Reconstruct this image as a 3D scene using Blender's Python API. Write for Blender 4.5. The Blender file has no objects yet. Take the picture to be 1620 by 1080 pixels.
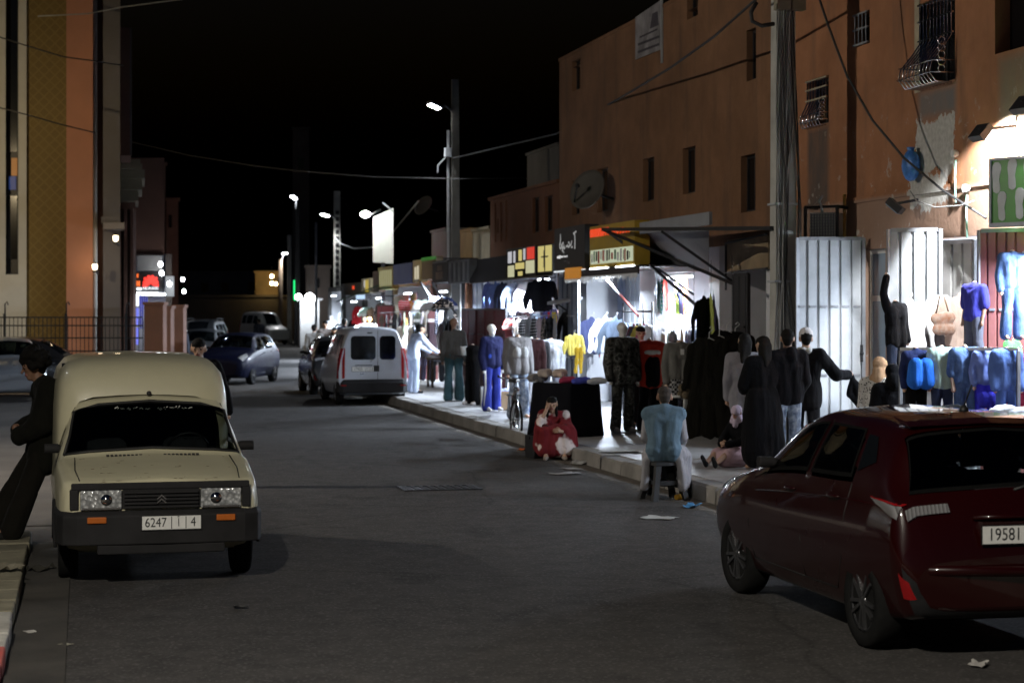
import bpy, bmesh, math, random
import numpy as np
from mathutils import Vector, Matrix, noise
random.seed(7)
R = math.radians
PI = math.pi
scene = bpy.context.scene
col = scene.collection

# ------------------------------------------------------------------ camera
FPX, HZ, EYE = 3080.0, 490.0, 2.2          # focal length and horizon in photo pixels, eye height in metres
TH = R(12.45)                               # the lens looks a little right of the street's own direction
ST, CT = math.sin(TH), math.cos(TH)
cam = bpy.data.cameras.new('camera'); camo = bpy.data.objects.new('camera', cam); col.objects.link(camo)
cam.sensor_width = 36; cam.lens = 36*FPX/1620; cam.shift_y = (HZ-540)/1620.0
camo.location = (0, 0, EYE); camo.rotation_euler = (R(90), 0, -TH)
cam.clip_end = 3000; cam.clip_start = .1
cam.dof.use_dof = True; cam.dof.focus_distance = 19; cam.dof.aperture_fstop = 2.8
scene.camera = camo

def ray(px, py):
    u = (px-810)/FPX; v = (HZ-py)/FPX
    return ST+u*CT, CT-u*ST, v
def at(px, py, d):
    a, b, v = ray(px, py); return Vector((a*d, b*d, EYE+v*d))
def onX(px, py, X):
    a, b, v = ray(px, py); d = X/a; return Vector((X, b*d, EYE+v*d))
def onZ(px, py, z=0.0):
    a, b, v = ray(px, py); d = (z-EYE)/v; return Vector((a*d, b*d, z))
def dep(p): return p[0]*ST+p[1]*CT

# ------------------------------------------------------------------ mesh builder
class MB:
    def __init__(s): s.v = []; s.f = []; s.m = []; s.sm = []
    def add(s, vs, fs, m=0, smooth=False):
        o = len(s.v); s.v += [tuple(v) for v in vs]
        for f in fs: s.f.append(tuple(i+o for i in f)); s.m.append(m); s.sm.append(smooth)
    def box(s, x0, x1, y0, y1, z0, z1, m=0):
        if x0 > x1: x0, x1 = x1, x0
        if y0 > y1: y0, y1 = y1, y0
        if z0 > z1: z0, z1 = z1, z0
        s.add([(x0,y0,z0),(x1,y0,z0),(x1,y1,z0),(x0,y1,z0),(x0,y0,z1),(x1,y0,z1),(x1,y1,z1),(x0,y1,z1)],
              [(0,3,2,1),(4,5,6,7),(0,1,5,4),(1,2,6,5),(2,3,7,6),(3,0,4,7)], m)
    def bar(s, p, q, w, h=None, m=0, up=(0,0,1)):           # square bar between two points
        p, q = Vector(p), Vector(q); h = h or w; d = (q-p).normalized(); upv = Vector(up)
        if abs(d.dot(upv)) > .95: upv = Vector((1,0,0))
        a = d.cross(upv).normalized()*w/2; b = d.cross(a).normalized()*h/2
        vs = [p-a-b, p+a-b, p+a+b, p-a+b, q-a-b, q+a-b, q+a+b, q-a+b]
        s.add(vs, [(0,1,2,3),(7,6,5,4),(0,4,5,1),(1,5,6,2),(2,6,7,3),(3,7,4,0)], m)
    def tube(s, pts, r, n=8, m=0, cap=True):                # round tube, r a number or a list
        pts = [Vector(p) for p in pts]; k = len(pts)
        rs = r if isinstance(r, (list, tuple)) else [r]*k
        vs = []; ref = None
        for i, p in enumerate(pts):
            d = (pts[min(i+1, k-1)]-pts[max(i-1, 0)]).normalized()
            if ref is None: ref = d.orthogonal().normalized()
            a = (ref-d*ref.dot(d)).normalized(); ref = a; b = d.cross(a)
            for j in range(n):
                t = 2*PI*j/n; vs.append(p+(a*math.cos(t)+b*math.sin(t))*rs[i])
        fs = []
        for i in range(k-1):
            for j in range(n):
                j2 = (j+1) % n; fs.append((i*n+j, i*n+j2, (i+1)*n+j2, (i+1)*n+j))
        if cap: fs.append(tuple(range(n))[::-1]); fs.append(tuple((k-1)*n+j for j in range(n)))
        s.add(vs, fs, m, True)
    def loft(s, rings, m=0, cap=True, closed=True, smooth=True):
        n = len(rings[0]); vs = [p for r_ in rings for p in r_]; fs = []
        for i in range(len(rings)-1):
            for j in range(n if closed else n-1):
                j2 = (j+1) % n; fs.append((i*n+j, i*n+j2, (i+1)*n+j2, (i+1)*n+j))
        s.add(vs, fs, m, smooth)
        if cap:
            o = len(s.v)-len(vs)
            s.f.append(tuple(o+j for j in range(n))[::-1]); s.m.append(m); s.sm.append(False)
            s.f.append(tuple(o+(len(rings)-1)*n+j for j in range(n))); s.m.append(m); s.sm.append(False)
    def lathe(s, prof, c=(0,0,0), axis='z', n=24, m=0, smooth=True):  # prof: (r, h)
        rings = []
        for r_, h in prof:
            ring = []
            for j in range(n):
                t = 2*PI*j/n; x, y = r_*math.cos(t), r_*math.sin(t)
                p = (x, y, h) if axis == 'z' else (h, x, y) if axis == 'x' else (x, h, y)
                ring.append((p[0]+c[0], p[1]+c[1], p[2]+c[2]))
            rings.append(ring)
        s.loft(rings, m, True, True, smooth)
    def ball(s, c, r, m=0, n=10, sc=(1,1,1)):
        prof = [(max(1e-4, r*math.sin(PI*i/n)), -r*math.cos(PI*i/n)) for i in range(n+1)]
        rings = [[(c[0]+a*math.cos(2*PI*j/(n+2))*sc[0], c[1]+a*math.sin(2*PI*j/(n+2))*sc[1], c[2]+h*sc[2]) for j in range(n+2)] for a, h in prof]
        s.loft(rings, m, True)
    def quad(s, a, b, c, d, m=0): s.add([a, b, c, d], [(0,1,2,3)], m)
    def slab(s, poly, off, m=0):                            # polygon (3-D points) thickened along vector off
        n = len(poly); off = Vector(off); vs = [Vector(p) for p in poly]+[Vector(p)+off for p in poly]
        s.add(vs, [tuple(range(n))[::-1], tuple(range(n, 2*n))]+[(i, (i+1) % n, n+(i+1) % n, n+i) for i in range(n)], m)
    def build(s, name, mats, parent=None, world=False, fixn=True, bevel=0):
        me = bpy.data.meshes.new(name)
        vs = s.v
        if world and parent is not None:
            l = parent.location; vs = [(v[0]-l[0], v[1]-l[1], v[2]-l[2]) for v in vs]
        me.from_pydata(vs, [], s.f)
        for mt in (mats if isinstance(mats, (list, tuple)) else [mats]): me.materials.append(mt)
        me.polygons.foreach_set('material_index', s.m); me.polygons.foreach_set('use_smooth', s.sm)
        if fixn:
            bm = bmesh.new(); bm.from_mesh(me); bmesh.ops.recalc_face_normals(bm, faces=bm.faces); bm.to_mesh(me); bm.free()
        me.update()
        return link(name, me, parent, bevel)

def link(name, me, parent=None, bevel=0):
    o = bpy.data.objects.new(name, me); col.objects.link(o)
    if parent is not None: o.parent = parent
    if bevel:
        b = o.modifiers.new('soft', 'BEVEL'); b.width = bevel; b.segments = 2; b.limit_method = 'ANGLE'
    return o

LABELS = {}
def tag(o, label, cat, group=None, kind=None):
    if label in LABELS and not (group and LABELS[label] == group): print('DUP LABEL', label)
    n = len(label.split())
    if n < 4 or n > 16: print('LABEL LEN', n, label)
    LABELS[label] = group
    o['label'] = label; o['category'] = cat
    if group: o['group'] = group
    if kind: o['kind'] = kind
    return o
def thing(name, label, cat, loc=(0,0,0), rz=0, group=None):
    o = bpy.data.objects.new(name, None); col.objects.link(o); o.empty_display_size = .2
    o.location = loc; o.rotation_euler = (0, 0, rz)
    return tag(o, label, cat, group)
def structure(o): o['kind'] = 'structure'; return o

# ------------------------------------------------------------------ materials
class NT:
    def __init__(s, name):
        s.m = bpy.data.materials.new(name); s.m.use_nodes = True; s.t = s.m.node_tree; s.n = s.t.nodes; s.l = s.t.links
        s.b = s.n['Principled BSDF']; s.out = s.n['Material Output']; s.tc = s.n.new('ShaderNodeTexCoord')
    def new(s, t, **k):
        x = s.n.new(t)
        for a, v in k.items(): setattr(x, a, v)
        return x
    def noise(s, scale, detail=4, rough=.55, co='Object', sc=None):
        x = s.new('ShaderNodeTexNoise'); x.inputs['Scale'].default_value = scale; x.inputs['Detail'].default_value = detail; x.inputs['Roughness'].default_value = rough
        src = s.tc.outputs[co]
        if sc:
            mp = s.new('ShaderNodeMapping'); mp.inputs['Scale'].default_value = sc; s.l.new(src, mp.inputs[0]); src = mp.outputs[0]
        s.l.new(src, x.inputs['Vector']); return x.outputs['Fac']
    def ramp(s, fac, stops):
        x = s.new('ShaderNodeValToRGB'); e = x.color_ramp.elements
        while len(e) < len(stops): e.new(.5)
        for i, (p, c) in enumerate(stops): e[i].position = p; e[i].color = (*c, 1) if len(c) == 3 else c
        s.l.new(fac, x.inputs[0]); return x.outputs[0]
    def mix(s, fac, a, b, mode='MIX'):
        x = s.new('ShaderNodeMix', data_type='RGBA', blend_type=mode)
        for i, v in ((0, fac), (6, a), (7, b)):
            if isinstance(v, (int, float)): x.inputs[i].default_value = v
            elif isinstance(v, tuple): x.inputs[i].default_value = (*v[:3], 1)
            else: s.l.new(v, x.inputs[i])
        return x.outputs[2]
    def math(s, op, a, b=0.0, c=0.0):
        x = s.new('ShaderNodeMath', operation=op)
        for i, v in enumerate((a, b, c)):
            if isinstance(v, (int, float)): x.inputs[i].default_value = v
            else: s.l.new(v, x.inputs[i])
        return x.outputs[0]
    def bump(s, h, strength=.3, dist=.02):
        x = s.new('ShaderNodeBump'); x.inputs['Strength'].default_value = strength; x.inputs['Distance'].default_value = dist
        s.l.new(h, x.inputs['Height']); s.l.new(x.outputs[0], s.b.inputs['Normal'])
    def setc(s, c):
        if isinstance(c, tuple): s.b.inputs['Base Color'].default_value = (*c, 1)
        else: s.l.new(c, s.b.inputs['Base Color'])
    def xyz(s, co='Object'):
        x = s.new('ShaderNodeSeparateXYZ'); s.l.new(s.tc.outputs[co], x.inputs[0]); return x.outputs
    def set(s, **k):
        for a, v in k.items():
            a = a.replace('_', ' ').title().replace('Ior', 'IOR')
            if isinstance(v, (int, float)): s.b.inputs[a].default_value = v
            elif isinstance(v, tuple): s.b.inputs[a].default_value = (*v, 1)
            else: s.l.new(v, s.b.inputs[a])
        return s

def worn(name, c, rough=.7, var=.25, scale=3., bump=.15, metal=0., fine=40., c2=None, spec=.5):
    k = NT(name); n1 = k.noise(scale, 6, .6); n2 = k.noise(fine, 3, .6)
    dark = c2 or tuple(x*(1-var*1.6) for x in c); lite = tuple(min(1, x*(1+var)) for x in c)
    k.setc(k.mix(k.math('MULTIPLY', n2, .35), k.ramp(n1, [(.3, dark), (.68, lite)]), tuple(x*.75 for x in c)))
    k.set(metallic=metal, specular_ior_level=spec); k.set(roughness=k.math('MULTIPLY_ADD', n1, .25, rough-.12))
    if bump: k.bump(n2, bump, .01)
    return k.m
def paint(name, c, rough=.3, coat=1., dirt=.2, metal=0., dirtc=(.10,.085,.065), spec=.5):
    k = NT(name); n1 = k.noise(2.2, 7, .65); z = k.xyz()[2]
    low = k.math('SUBTRACT', .75, z)
    f = k.math('MULTIPLY', k.math('MULTIPLY', k.math('ADD', k.math('MAXIMUM', low, 0), .25), n1), dirt*2)
    k.setc(k.mix(f, c, dirtc)); k.set(coat_weight=coat, coat_roughness=.03, metallic=metal, specular_ior_level=spec)
    k.set(roughness=k.math('MULTIPLY_ADD', n1, .2, rough-.1)); return k.m
def plain(name, c, rough=.5, metal=0., **kw):
    k = NT(name); n = k.noise(25, 3); k.setc(k.mix(n, tuple(x*.82 for x in c), tuple(min(1, x*1.12) for x in c))); k.set(roughness=rough, metallic=metal, **kw); return k.m
def glow(name, c, strength):
    k = NT(name); k.setc((.05,.05,.05)); k.b.inputs['Emission Color'].default_value = (*c, 1); k.b.inputs['Emission Strength'].default_value = strength; return k.m
def fabric_mat(name, c=None, pattern=None):
    k = NT(name)
    if c is None:
        oi = k.new('ShaderNodeObjectInfo'); base = oi.outputs['Color']
    else: base = None
    n1 = k.noise(5, 5, .6); n2 = k.noise(60, 3)
    src = base if c is None else c
    if pattern: src = pattern(k)
    k.setc(k.mix(1., src, k.ramp(n1, [(.25, (.72,.72,.72)), (.7, (1.05,1.05,1.05))]), 'MULTIPLY'))
    k.set(roughness=.92, sheen_weight=.02, specular_ior_level=.08)
    w = k.noise(7, 4, .5, sc=(1.6,1.6,.5)); k.bump(k.math('MULTIPLY_ADD', n2, .12, w), .55, .05)
    return k.m

M = {}
M['fabric'] = fabric_mat('fabric')
def camo(k):
    n = k.noise(11, 2, .5); return k.ramp(n, [(.38, (.012,.013,.011)), (.42, (.05,.05,.045)), (.55, (.05,.05,.045)), (.58, (.16,.16,.15)), (.66, (.02,.022,.02))])
M['camouflage'] = fabric_mat('camouflage_cloth', (1,1,1), camo)
def tiedye(k):
    n = k.noise(3.4, 2, .4); return k.ramp(n, [(.0, (.17,.022,.026)), (.565, (.16,.02,.024)), (.6, (.72,.6,.55)), (.8, (.75,.66,.6))])
M['tie_dye'] = fabric_mat('patterned_shawl_cloth', (1,1,1), tiedye)
def leopard(k):
    v = k.new('ShaderNodeTexVoronoi'); v.inputs['Scale'].default_value = 42; k.l.new(k.tc.outputs['Object'], v.inputs['Vector'])
    return k.ramp(v.outputs['Distance'], [(.32, (.02,.02,.02)), (.40, (.55,.52,.48))])
M['dotted'] = fabric_mat('dotted_cloth', (1,1,1), leopard)
def checks(k):
    b = k.new('ShaderNodeTexChecker'); b.inputs['Scale'].default_value = 26; b.inputs['Color1'].default_value = (.02,.02,.02,1); b.inputs['Color2'].default_value = (.45,.45,.45,1)
    k.l.new(k.tc.outputs['Object'], b.inputs['Vector']); return b.outputs[0]
M['checked'] = fabric_mat('checked_cloth', (1,1,1), checks)
def bleach(k):
    n = k.noise(9, 5, .6); return k.ramp(n, [(.35, (.10,.13,.20)), (.52, (.30,.36,.46)), (.68, (.62,.68,.76))])
M['acid_denim'] = fabric_mat('bleached_denim', (1,1,1), bleach)
M['denim'] = fabric_mat('pale_denim', (1,1,1), lambda k: k.ramp(k.noise(6, 5, .6), [(.3, (.045,.085,.21)), (.7, (.15,.24,.46))]))

def striped(k):
    oi = k.new('ShaderNodeObjectInfo'); z = k.xyz()[2]; f = k.math('GREATER_THAN', k.math('FRACT', k.math('MULTIPLY', z, 13.)), .55); return k.mix(f, oi.outputs['Color'], k.mix(.55, oi.outputs['Color'], (.7,.7,.7)))
def blocked(k):
    oi = k.new('ShaderNodeObjectInfo'); z = k.xyz()[2]; f = k.math('LESS_THAN', z, -.36); g_ = k.math('MULTIPLY', k.math('GREATER_THAN', z, -.33), k.math('LESS_THAN', z, -.24)); return k.mix(k.math('MULTIPLY', g_, .8), k.mix(k.math('MULTIPLY', f, .7), oi.outputs['Color'], (.03,.03,.04)), (.65,.63,.6))
def printed(k):
    oi = k.new('ShaderNodeObjectInfo'); n = k.noise(19, 3, .6); return k.mix(k.ramp(n, [(.54, (0,0,0)), (.58, (.9,.9,.9))]), oi.outputs['Color'], (.55,.45,.38))
def washed(k):
    oi = k.new('ShaderNodeObjectInfo'); n = k.noise(6, 5, .65); return k.mix(k.ramp(n, [(.4, (0,0,0)), (.7, (.6,.6,.6))]), oi.outputs['Color'], (.5,.55,.62))
for nm_, fn_ in (('striped', striped), ('blocked', blocked), ('printed', printed), ('washed', washed)): M[nm_] = fabric_mat(nm_+'_cloth', (1,1,1), fn_)
k = NT('asphalt'); n1 = k.noise(.35, 6, .6); n2 = k.noise(140, 2, .7); n3 = k.noise(3.5, 6, .7)
base = k.mix(k.ramp(n3, [(.35, (0,0,0)), (.7, (1,1,1))]), k.ramp(n1, [(.3, (.043,.0405,.0405)), (.72, (.068,.064,.062))]), (.090,.084,.080))
v = k.new('ShaderNodeTexVoronoi', feature='DISTANCE_TO_EDGE'); v.inputs['Scale'].default_value = .22
wv = k.new('ShaderNodeTexNoise'); wv.inputs['Scale'].default_value = 1.1; k.l.new(k.tc.outputs['Object'], wv.inputs['Vector'])
k.l.new(k.mix(.22, k.tc.outputs['Object'], wv.outputs['Color']), v.inputs['Vector'])
crack = k.ramp(v.outputs['Distance'], [(.0, (1,1,1)), (.006, (0,0,0))])
base = k.mix(k.math('MULTIPLY', crack, .5), base, (.02,.019,.018))
base = k.mix(k.ramp(k.noise(.9, 3, .5), [(.60, (0,0,0)), (.70, (.55,.55,.55))]), base, (.028,.027,.027))
sp = k.new('ShaderNodeTexVoronoi'); sp.inputs['Scale'].default_value = 55; k.l.new(k.tc.outputs['Object'], sp.inputs['Vector'])
base = k.mix(k.ramp(sp.outputs['Color'], [(.70, (0,0,0)), (.86, (.75,.75,.75))]), base, (.14,.135,.128))
base = k.mix(k.ramp(k.noise(1.7, 2, .4, sc=(1,.3,1)), [(.64, (0,0,0)), (.76, (.5,.5,.5))]), base, (.030,.0285,.028))
k.setc(k.mix(k.math('MULTIPLY', n2, .4), base, (.03,.029,.029))); k.set(specular_ior_level=.10, roughness=k.math('MULTIPLY_ADD', n1, .15, .85)); k.bump(k.math('ADD', n2, k.math('MULTIPLY', n3, .6)), .5, .012)
M['asphalt'] = k.m
k = NT('paving'); br = k.new('ShaderNodeTexBrick', offset=.0); br.inputs['Scale'].default_value = 1.; br.inputs['Brick Width'].default_value = .4; br.inputs['Row Height'].default_value = .4; br.inputs['Mortar Size'].default_value = .006
br.inputs['Color1'].default_value = (.40,.40,.41,1); br.inputs['Color2'].default_value = (.36,.36,.37,1); br.inputs['Mortar'].default_value = (.24,.235,.23,1)
k.l.new(k.tc.outputs['Object'], br.inputs['Vector']); n1 = k.noise(.8, 6, .65); n2 = k.noise(30, 3)
k.setc(k.mix(k.ramp(n1, [(.36, (0,0,0)), (.72, (.8,.8,.8))]), br.outputs['Color'], (.25,.235,.21))); k.set(roughness=k.math('MULTIPLY_ADD', n1, .4, .28)); k.bump(n2, .12, .01)
M['paving'] = k.m
M['concrete'] = worn('kerb_concrete', (.23,.215,.195), .85, .3, 1.6, .4)
M['soil'] = worn('dusty_ground', (.13,.115,.10), .95, .3, .5, .4)
M['gutter'] = worn('gutter_grime', (.05,.045,.038), .9, .35, 2., .4)

def plaster(name, c, stains, peel=None, scale=1., soot=(), band=None):
    """painted render: streaky stains; peel = list of (y0,y1,z0,z1) zones where the paint has come off"""
    k = NT(name); n1 = k.noise(.7*scale, 7, .62); n2 = k.noise(2.2*scale, 5, .6, sc=(1,1,.18)); n3 = k.noise(16, 4)
    c1 = k.mix(k.ramp(k.noise(.33*scale, 6, .7), [(.38, (0,0,0)), (.66, (.75,.75,.75))]), k.ramp(n1, [(.3, tuple(x*.62 for x in c)), (.7, tuple(x*1.08 for x in c))]), tuple(x*.5 for x in c))
    c1 = k.mix(k.ramp(n2, [(.52, (0,0,0)), (.75, (.75,.75,.75))]), c1, stains)
    x, y, z = k.xyz()
    p = k.ramp(k.noise(4.5, 8, .7), [(.615, (0,0,0)), (.63, (1,1,1))])
    lowz = k.math('MULTIPLY', k.math('SUBTRACT', 5.4, z), .35); lowz = k.math('MINIMUM', k.math('MAXIMUM', lowz, .0), 1.)
    msk = k.math('MULTIPLY', p, lowz) if peel else None
    def edge(v_, lo, hi, w):
        e1 = k.math('DIVIDE', k.math('SUBTRACT', v_, lo), w); e2 = k.math('DIVIDE', k.math('SUBTRACT', hi, v_), w)
        return k.math('MINIMUM', k.math('MINIMUM', e1, e2), 1.)
    for (a, b, c_, d) in (peel or []):
        inside = k.math('MINIMUM', edge(y, a, b, .35), edge(z, c_, d, .4))
        q = k.math('ADD', k.math('MULTIPLY', inside, .55), k.math('MULTIPLY', k.noise(5.5, 8, .72, sc=(1,1,.6)), .9))
        msk = k.math('MAXIMUM', msk, k.ramp(q, [(.80, (0,0,0)), (.82, (1,1,1))]))
    def zone(a, b, c_, d, w): return k.math('MAXIMUM', k.math('MINIMUM', edge(y, a, b, w), edge(z, c_, d, w)), 0.)
    for (a, b, c_, d, sc_) in soot: c1 = k.mix(k.math('MULTIPLY', zone(a, b, c_, d, .16), k.math('ADD', k.math('MULTIPLY', k.noise(3, 6, .7, sc=(1,1,.35)), .9), .35)), c1, sc_)
    if band: c1 = k.mix(k.ramp(k.math('ADD', k.math('SUBTRACT', band[0], z), .5), [(.48, (0,0,0)), (.52, (.85,.85,.85))]), c1, k.mix(n1, tuple(v_*.7 for v_ in band[1]), band[1]))
    if msk is not None: c1 = k.mix(msk, c1, k.ramp(n3, [(.3, (.40,.38,.34)), (.7, (.56,.54,.50))]))
    k.setc(c1); k.set(roughness=.9, specular_ior_level=.25); k.bump(k.math('ADD', n3, k.math('MULTIPLY', n1, .6)), .35, .02); return k.m

M['white_wall'] = worn('white_shop_wall', (.72,.72,.74), .6, .08, 2., .05)
M['grey_metal'] = worn('grey_steel', (.30,.31,.33), .5, .2, 4, .05, .3)
M['dark_metal'] = worn('dark_steel', (.035,.035,.038), .5, .2, 5, .05, .5)
M['galv'] = worn('galvanised_sheet', (.46,.48,.50), .55, .14, 3., .06, .25)
M['blue_sheet'] = worn('pale_blue_sheet', (.42,.50,.66), .5, .1, 3., .05)
M['dim_sheet'] = worn('dull_grey_sheet', (.30,.29,.28), .6, .15, 3., .05)
M['red_sheet'] = worn('rust_red_sheet', (.30,.11,.10), .6, .15, 3., .05)
M['maroon'] = worn('maroon_panel', (.075,.012,.012), .6, .2, 3, .05)
M['black'] = worn('black_plastic', (.014,.014,.015), .55, .2, 8, .05)
M['rubber'] = worn('tyre_rubber', (.012,.012,.012), .95, .2, 20, .2, spec=.12)
M['bumper'] = worn('bumper_plastic', (.020,.0195,.021), .75, .3, 3, .1, spec=.25)
M['chrome'] = plain('bright_metal', (.75,.75,.77), .12, 1.)
M['alloy'] = plain('alloy_wheel', (.22,.22,.23), .3, .9)
k = NT('window_glass'); k.setc((.006,.007,.008)); k.set(roughness=.06, specular_ior_level=.6); k.set(roughness=k.math('MULTIPLY_ADD', k.noise(3, 5), .12, .0)); M['glass'] = k.m
k = NT('car_glass'); k.n.remove(k.b); fr = k.new('ShaderNodeFresnel'); fr.inputs[0].default_value = 1.55; tr = k.new('ShaderNodeBsdfTransparent'); tr.inputs[0].default_value = (.42,.46,.45,1); gl = k.new('ShaderNodeBsdfGlossy'); gl.inputs['Roughness'].default_value = .03; ms = k.new('ShaderNodeMixShader'); k.l.new(fr.outputs[0], ms.inputs[0]); k.l.new(tr.outputs[0], ms.inputs[1]); k.l.new(gl.outputs[0], ms.inputs[2]); k.l.new(ms.outputs[0], k.out.inputs[0]); M['car_glass'] = k.m
k = NT('lamp_glass'); k.setc((.62,.64,.66)); vo = k.new('ShaderNodeTexVoronoi'); vo.inputs['Scale'].default_value = 34; k.l.new(k.tc.outputs['Object'], vo.inputs['Vector']); k.setc(k.ramp(vo.outputs['Distance'], [(.12, (.80,.82,.83)), (.7, (.30,.31,.32))])); k.set(roughness=.12, metallic=.35, coat_weight=1.); k.bump(vo.outputs['Distance'], .5, .02); M['lamp_glass'] = k.m
k = NT('clear_lens'); v_ = k.xyz()[0]; st_ = k.math('FRACT', k.math('MULTIPLY', v_, 38.)); k.setc(k.mix(st_, (.42,.42,.43), (.13,.12,.12))); k.set(roughness=.1, metallic=.3, coat_weight=1.); M['clear_lens'] = k.m
M['amber'] = plain('amber_lens', (.50,.13,.02), .2, 0., coat_weight=1.)
M['red_lens'] = plain('red_lens', (.30,.008,.010), .15, 0., coat_weight=1.)
M['plate'] = plain('plate_white', (.78,.78,.76), .35)
M['ink'] = plain('plate_black', (.012,.012,.014), .4)
M['white_paint'] = worn('white_marking', (.70,.69,.66), .6, .12, 6)
M['wood'] = worn('wood_pole', (.16,.11,.065), .85, .3, 4, .3)
M['pole_concrete'] = worn('pole_concrete', (.44,.43,.39), .85, .2, 2, .3)
M['cable'] = plain('cable_black', (.02,.02,.021), .6)
M['cable_grey'] = plain('cable_grey', (.26,.26,.25), .55)
M['night_pane'] = plain('dark_window_pane', (.008,.008,.009), .12)
M['white_plastic'] = plain('white_plastic', (.70,.70,.68), .4)
M['cement'] = worn('bare_cement', (.16,.155,.15), .9, .25, 1.5, .4)
M['card'] = worn('cardboard', (.28,.19,.11), .85, .15, 5, .1)
M['skin'] = None
def skin(name, c):
    k = NT(name); n = k.noise(14, 4); k.setc(k.ramp(n, [(.3, tuple(x*.85 for x in c)), (.7, c)])); k.set(roughness=.5, subsurface_weight=.06); return k.m
M['skin_tan'] = skin('tan_skin', (.42,.25,.165)); M['skin_brown'] = skin('brown_skin', (.25,.135,.085)); M['skin_dummy'] = skin('mannequin_skin', (.62,.42,.30)); M['dummy_white'] = skin('mannequin_white', (.75,.74,.72)); M['dummy_orange'] = skin('mannequin_orange', (.75,.28,.07))
M['grey_hair'] = worn('cropped_grey_hair', (.06,.05,.043), .8, .3, 30, .5, spec=.15); M['hair'] = worn('black_hair', (.008,.007,.006), .8, .3, 30, .5, spec=.15)

# lights that the place has
M['tube'] = glow('lit_tube', (.86,.93,1.0), 14.)
M['led'] = glow('lit_led', (.95,.97,1.0), 60.)
M['warm_bulb'] = glow('lit_warm_bulb', (1.,.72,.36), 30.)
M['white_bulb'] = glow('lit_white_bulb', (.93,.96,1.), 30.)

# ------------------------------------------------------------------ night sky and moonlight
w = bpy.data.worlds.new('World'); scene.world = w; w.use_nodes = True; wt = w.node_tree
sky = wt.nodes.new('ShaderNodeTexSky'); sky.sky_type = 'NISHITA'; sky.sun_disc = False; sky.sun_elevation = R(-3.); sky.sun_rotation = R(200)
bg = wt.nodes['Background']; tn = wt.nodes.new('ShaderNodeMix'); tn.data_type = 'RGBA'; tn.blend_type = 'MULTIPLY'; tn.inputs[0].default_value = 1; tn.inputs[7].default_value = (.5,.85,1.5,1); wt.links.new(sky.outputs[0], tn.inputs[6]); wt.links.new(tn.outputs[2], bg.inputs[0]); bg.inputs[1].default_value = .09
sun = bpy.data.lights.new('moon', 'SUN'); sun.energy = .006; sun.angle = R(.5); sun.color = (1,.93,.82)
so = bpy.data.objects.new('moon', sun); col.objects.link(so); so.rotation_euler = (R(40), 0, R(-25)); so.location = (0, 0, 40)
scene.view_settings.view_transform = 'Standard'; scene.view_settings.look = 'None'; scene.view_settings.exposure = 0; scene.view_settings.gamma = 1
scene.cycles.use_denoising = True
try: scene.cycles.denoiser = 'OPENIMAGEDENOISE'
except Exception: pass
scene.cycles.max_bounces = 6; scene.cycles.diffuse_bounces = 3; scene.cycles.glossy_bounces = 3; scene.cycles.sample_clamp_indirect = 4.; scene.cycles.caustics_reflective = False; scene.cycles.caustics_refractive = False

def lamp(kind, loc, watts, color=(1,1,1), parent=None, size=.1, target=None, spot=100, blend=.6, name='light'):
    l = bpy.data.lights.new(name, kind); l.energy = watts; l.color = color
    if kind in ('POINT', 'SPOT'): l.shadow_soft_size = size
    if kind == 'SPOT': l.spot_size = R(spot); l.spot_blend = blend
    if kind == 'AREA': l.shape = 'RECTANGLE'; l.size = size[0]; l.size_y = size[1]
    o = bpy.data.objects.new(name, l); col.objects.link(o); loc = Vector(loc)
    if target is not None: o.rotation_euler = (Vector(target)-loc).to_track_quat('-Z', 'Y').to_euler()
    if parent is not None: loc = loc-Vector(parent.location); o.parent = parent
    o.location = loc
    return o
# ================================================================== ground, road, pavements
def bend(X, Y):                                   # the street turns a little to the right past Y = 62
    return X+max(0., Y-62)*.11
def strip(name, x0, x1, ys, z, mat, thick=None):
    b = MB(); vs = []
    for Y in ys: vs += [(bend(x0, Y), Y, z), (bend(x1, Y), Y, z)]
    b.add(vs, [(2*i, 2*i+1, 2*i+3, 2*i+2) for i in range(len(ys)-1)])
    if thick:
        n = len(ys); lo = [(v[0], v[1], z-thick) for v in vs]
        b.add(vs+lo, [(2*i, 2*i+2, 2*n+2*i+2, 2*n+2*i) for i in range(n-1)]+[(2*i+1, 2*n+2*i+1, 2*n+2*i+3, 2*i+3) for i in range(n-1)])
    return structure(b.build(name, mat))
YS = [-30, 0, 20, 40, 62, 70, 80, 95, 110, 140, 200, 300]
g = MB(); g.quad((-500,-200,-.012), (600,-200,-.012), (600,1200,-.012), (-500,1200,-.012)); structure(g.build('ground', M['soil']))
strip('road', -.15, 7.0, YS, 0.0, M['asphalt'])
b = MB(); b.quad((-60, 20.5, -.004), (-.15, 20.5, -.004), (-.15, 52, -.004), (-60, 52, -.004)); structure(b.build('side_street', M['soil']))
strip('pavement', 7.28, 16., [y for y in YS if y > -20 and y < 250], .19, M['paving'], .25)
# kerb stones, each laid a little differently, as one kerb
b = MB(); y = -10.
while y < 150:
    L = .98; j = [random.uniform(-.012, .012) for _ in range(4)]; h = .185+random.uniform(-.012, .012)
    x0 = bend(7.0, y)+j[0]; b.add([(x0+.03, y, h), (x0+.29, y, h+j[1]*.4), (x0+.29, y+L, h+j[1]*.4), (x0+.03, y+L, h), (x0, y, h-.03), (x0, y+L, h-.03), (x0-.015, y, -.05), (x0-.015, y+L, -.05), (x0+.29, y, -.05), (x0+.29, y+L, -.05)],
        [(0,1,2,3), (4,0,3,5), (6,4,5,7), (1,8,9,2), (6,8,1,0,4), (7,5,3,2,9)])
    y += 1.0
structure(b.build('kerb', M['concrete']))
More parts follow.
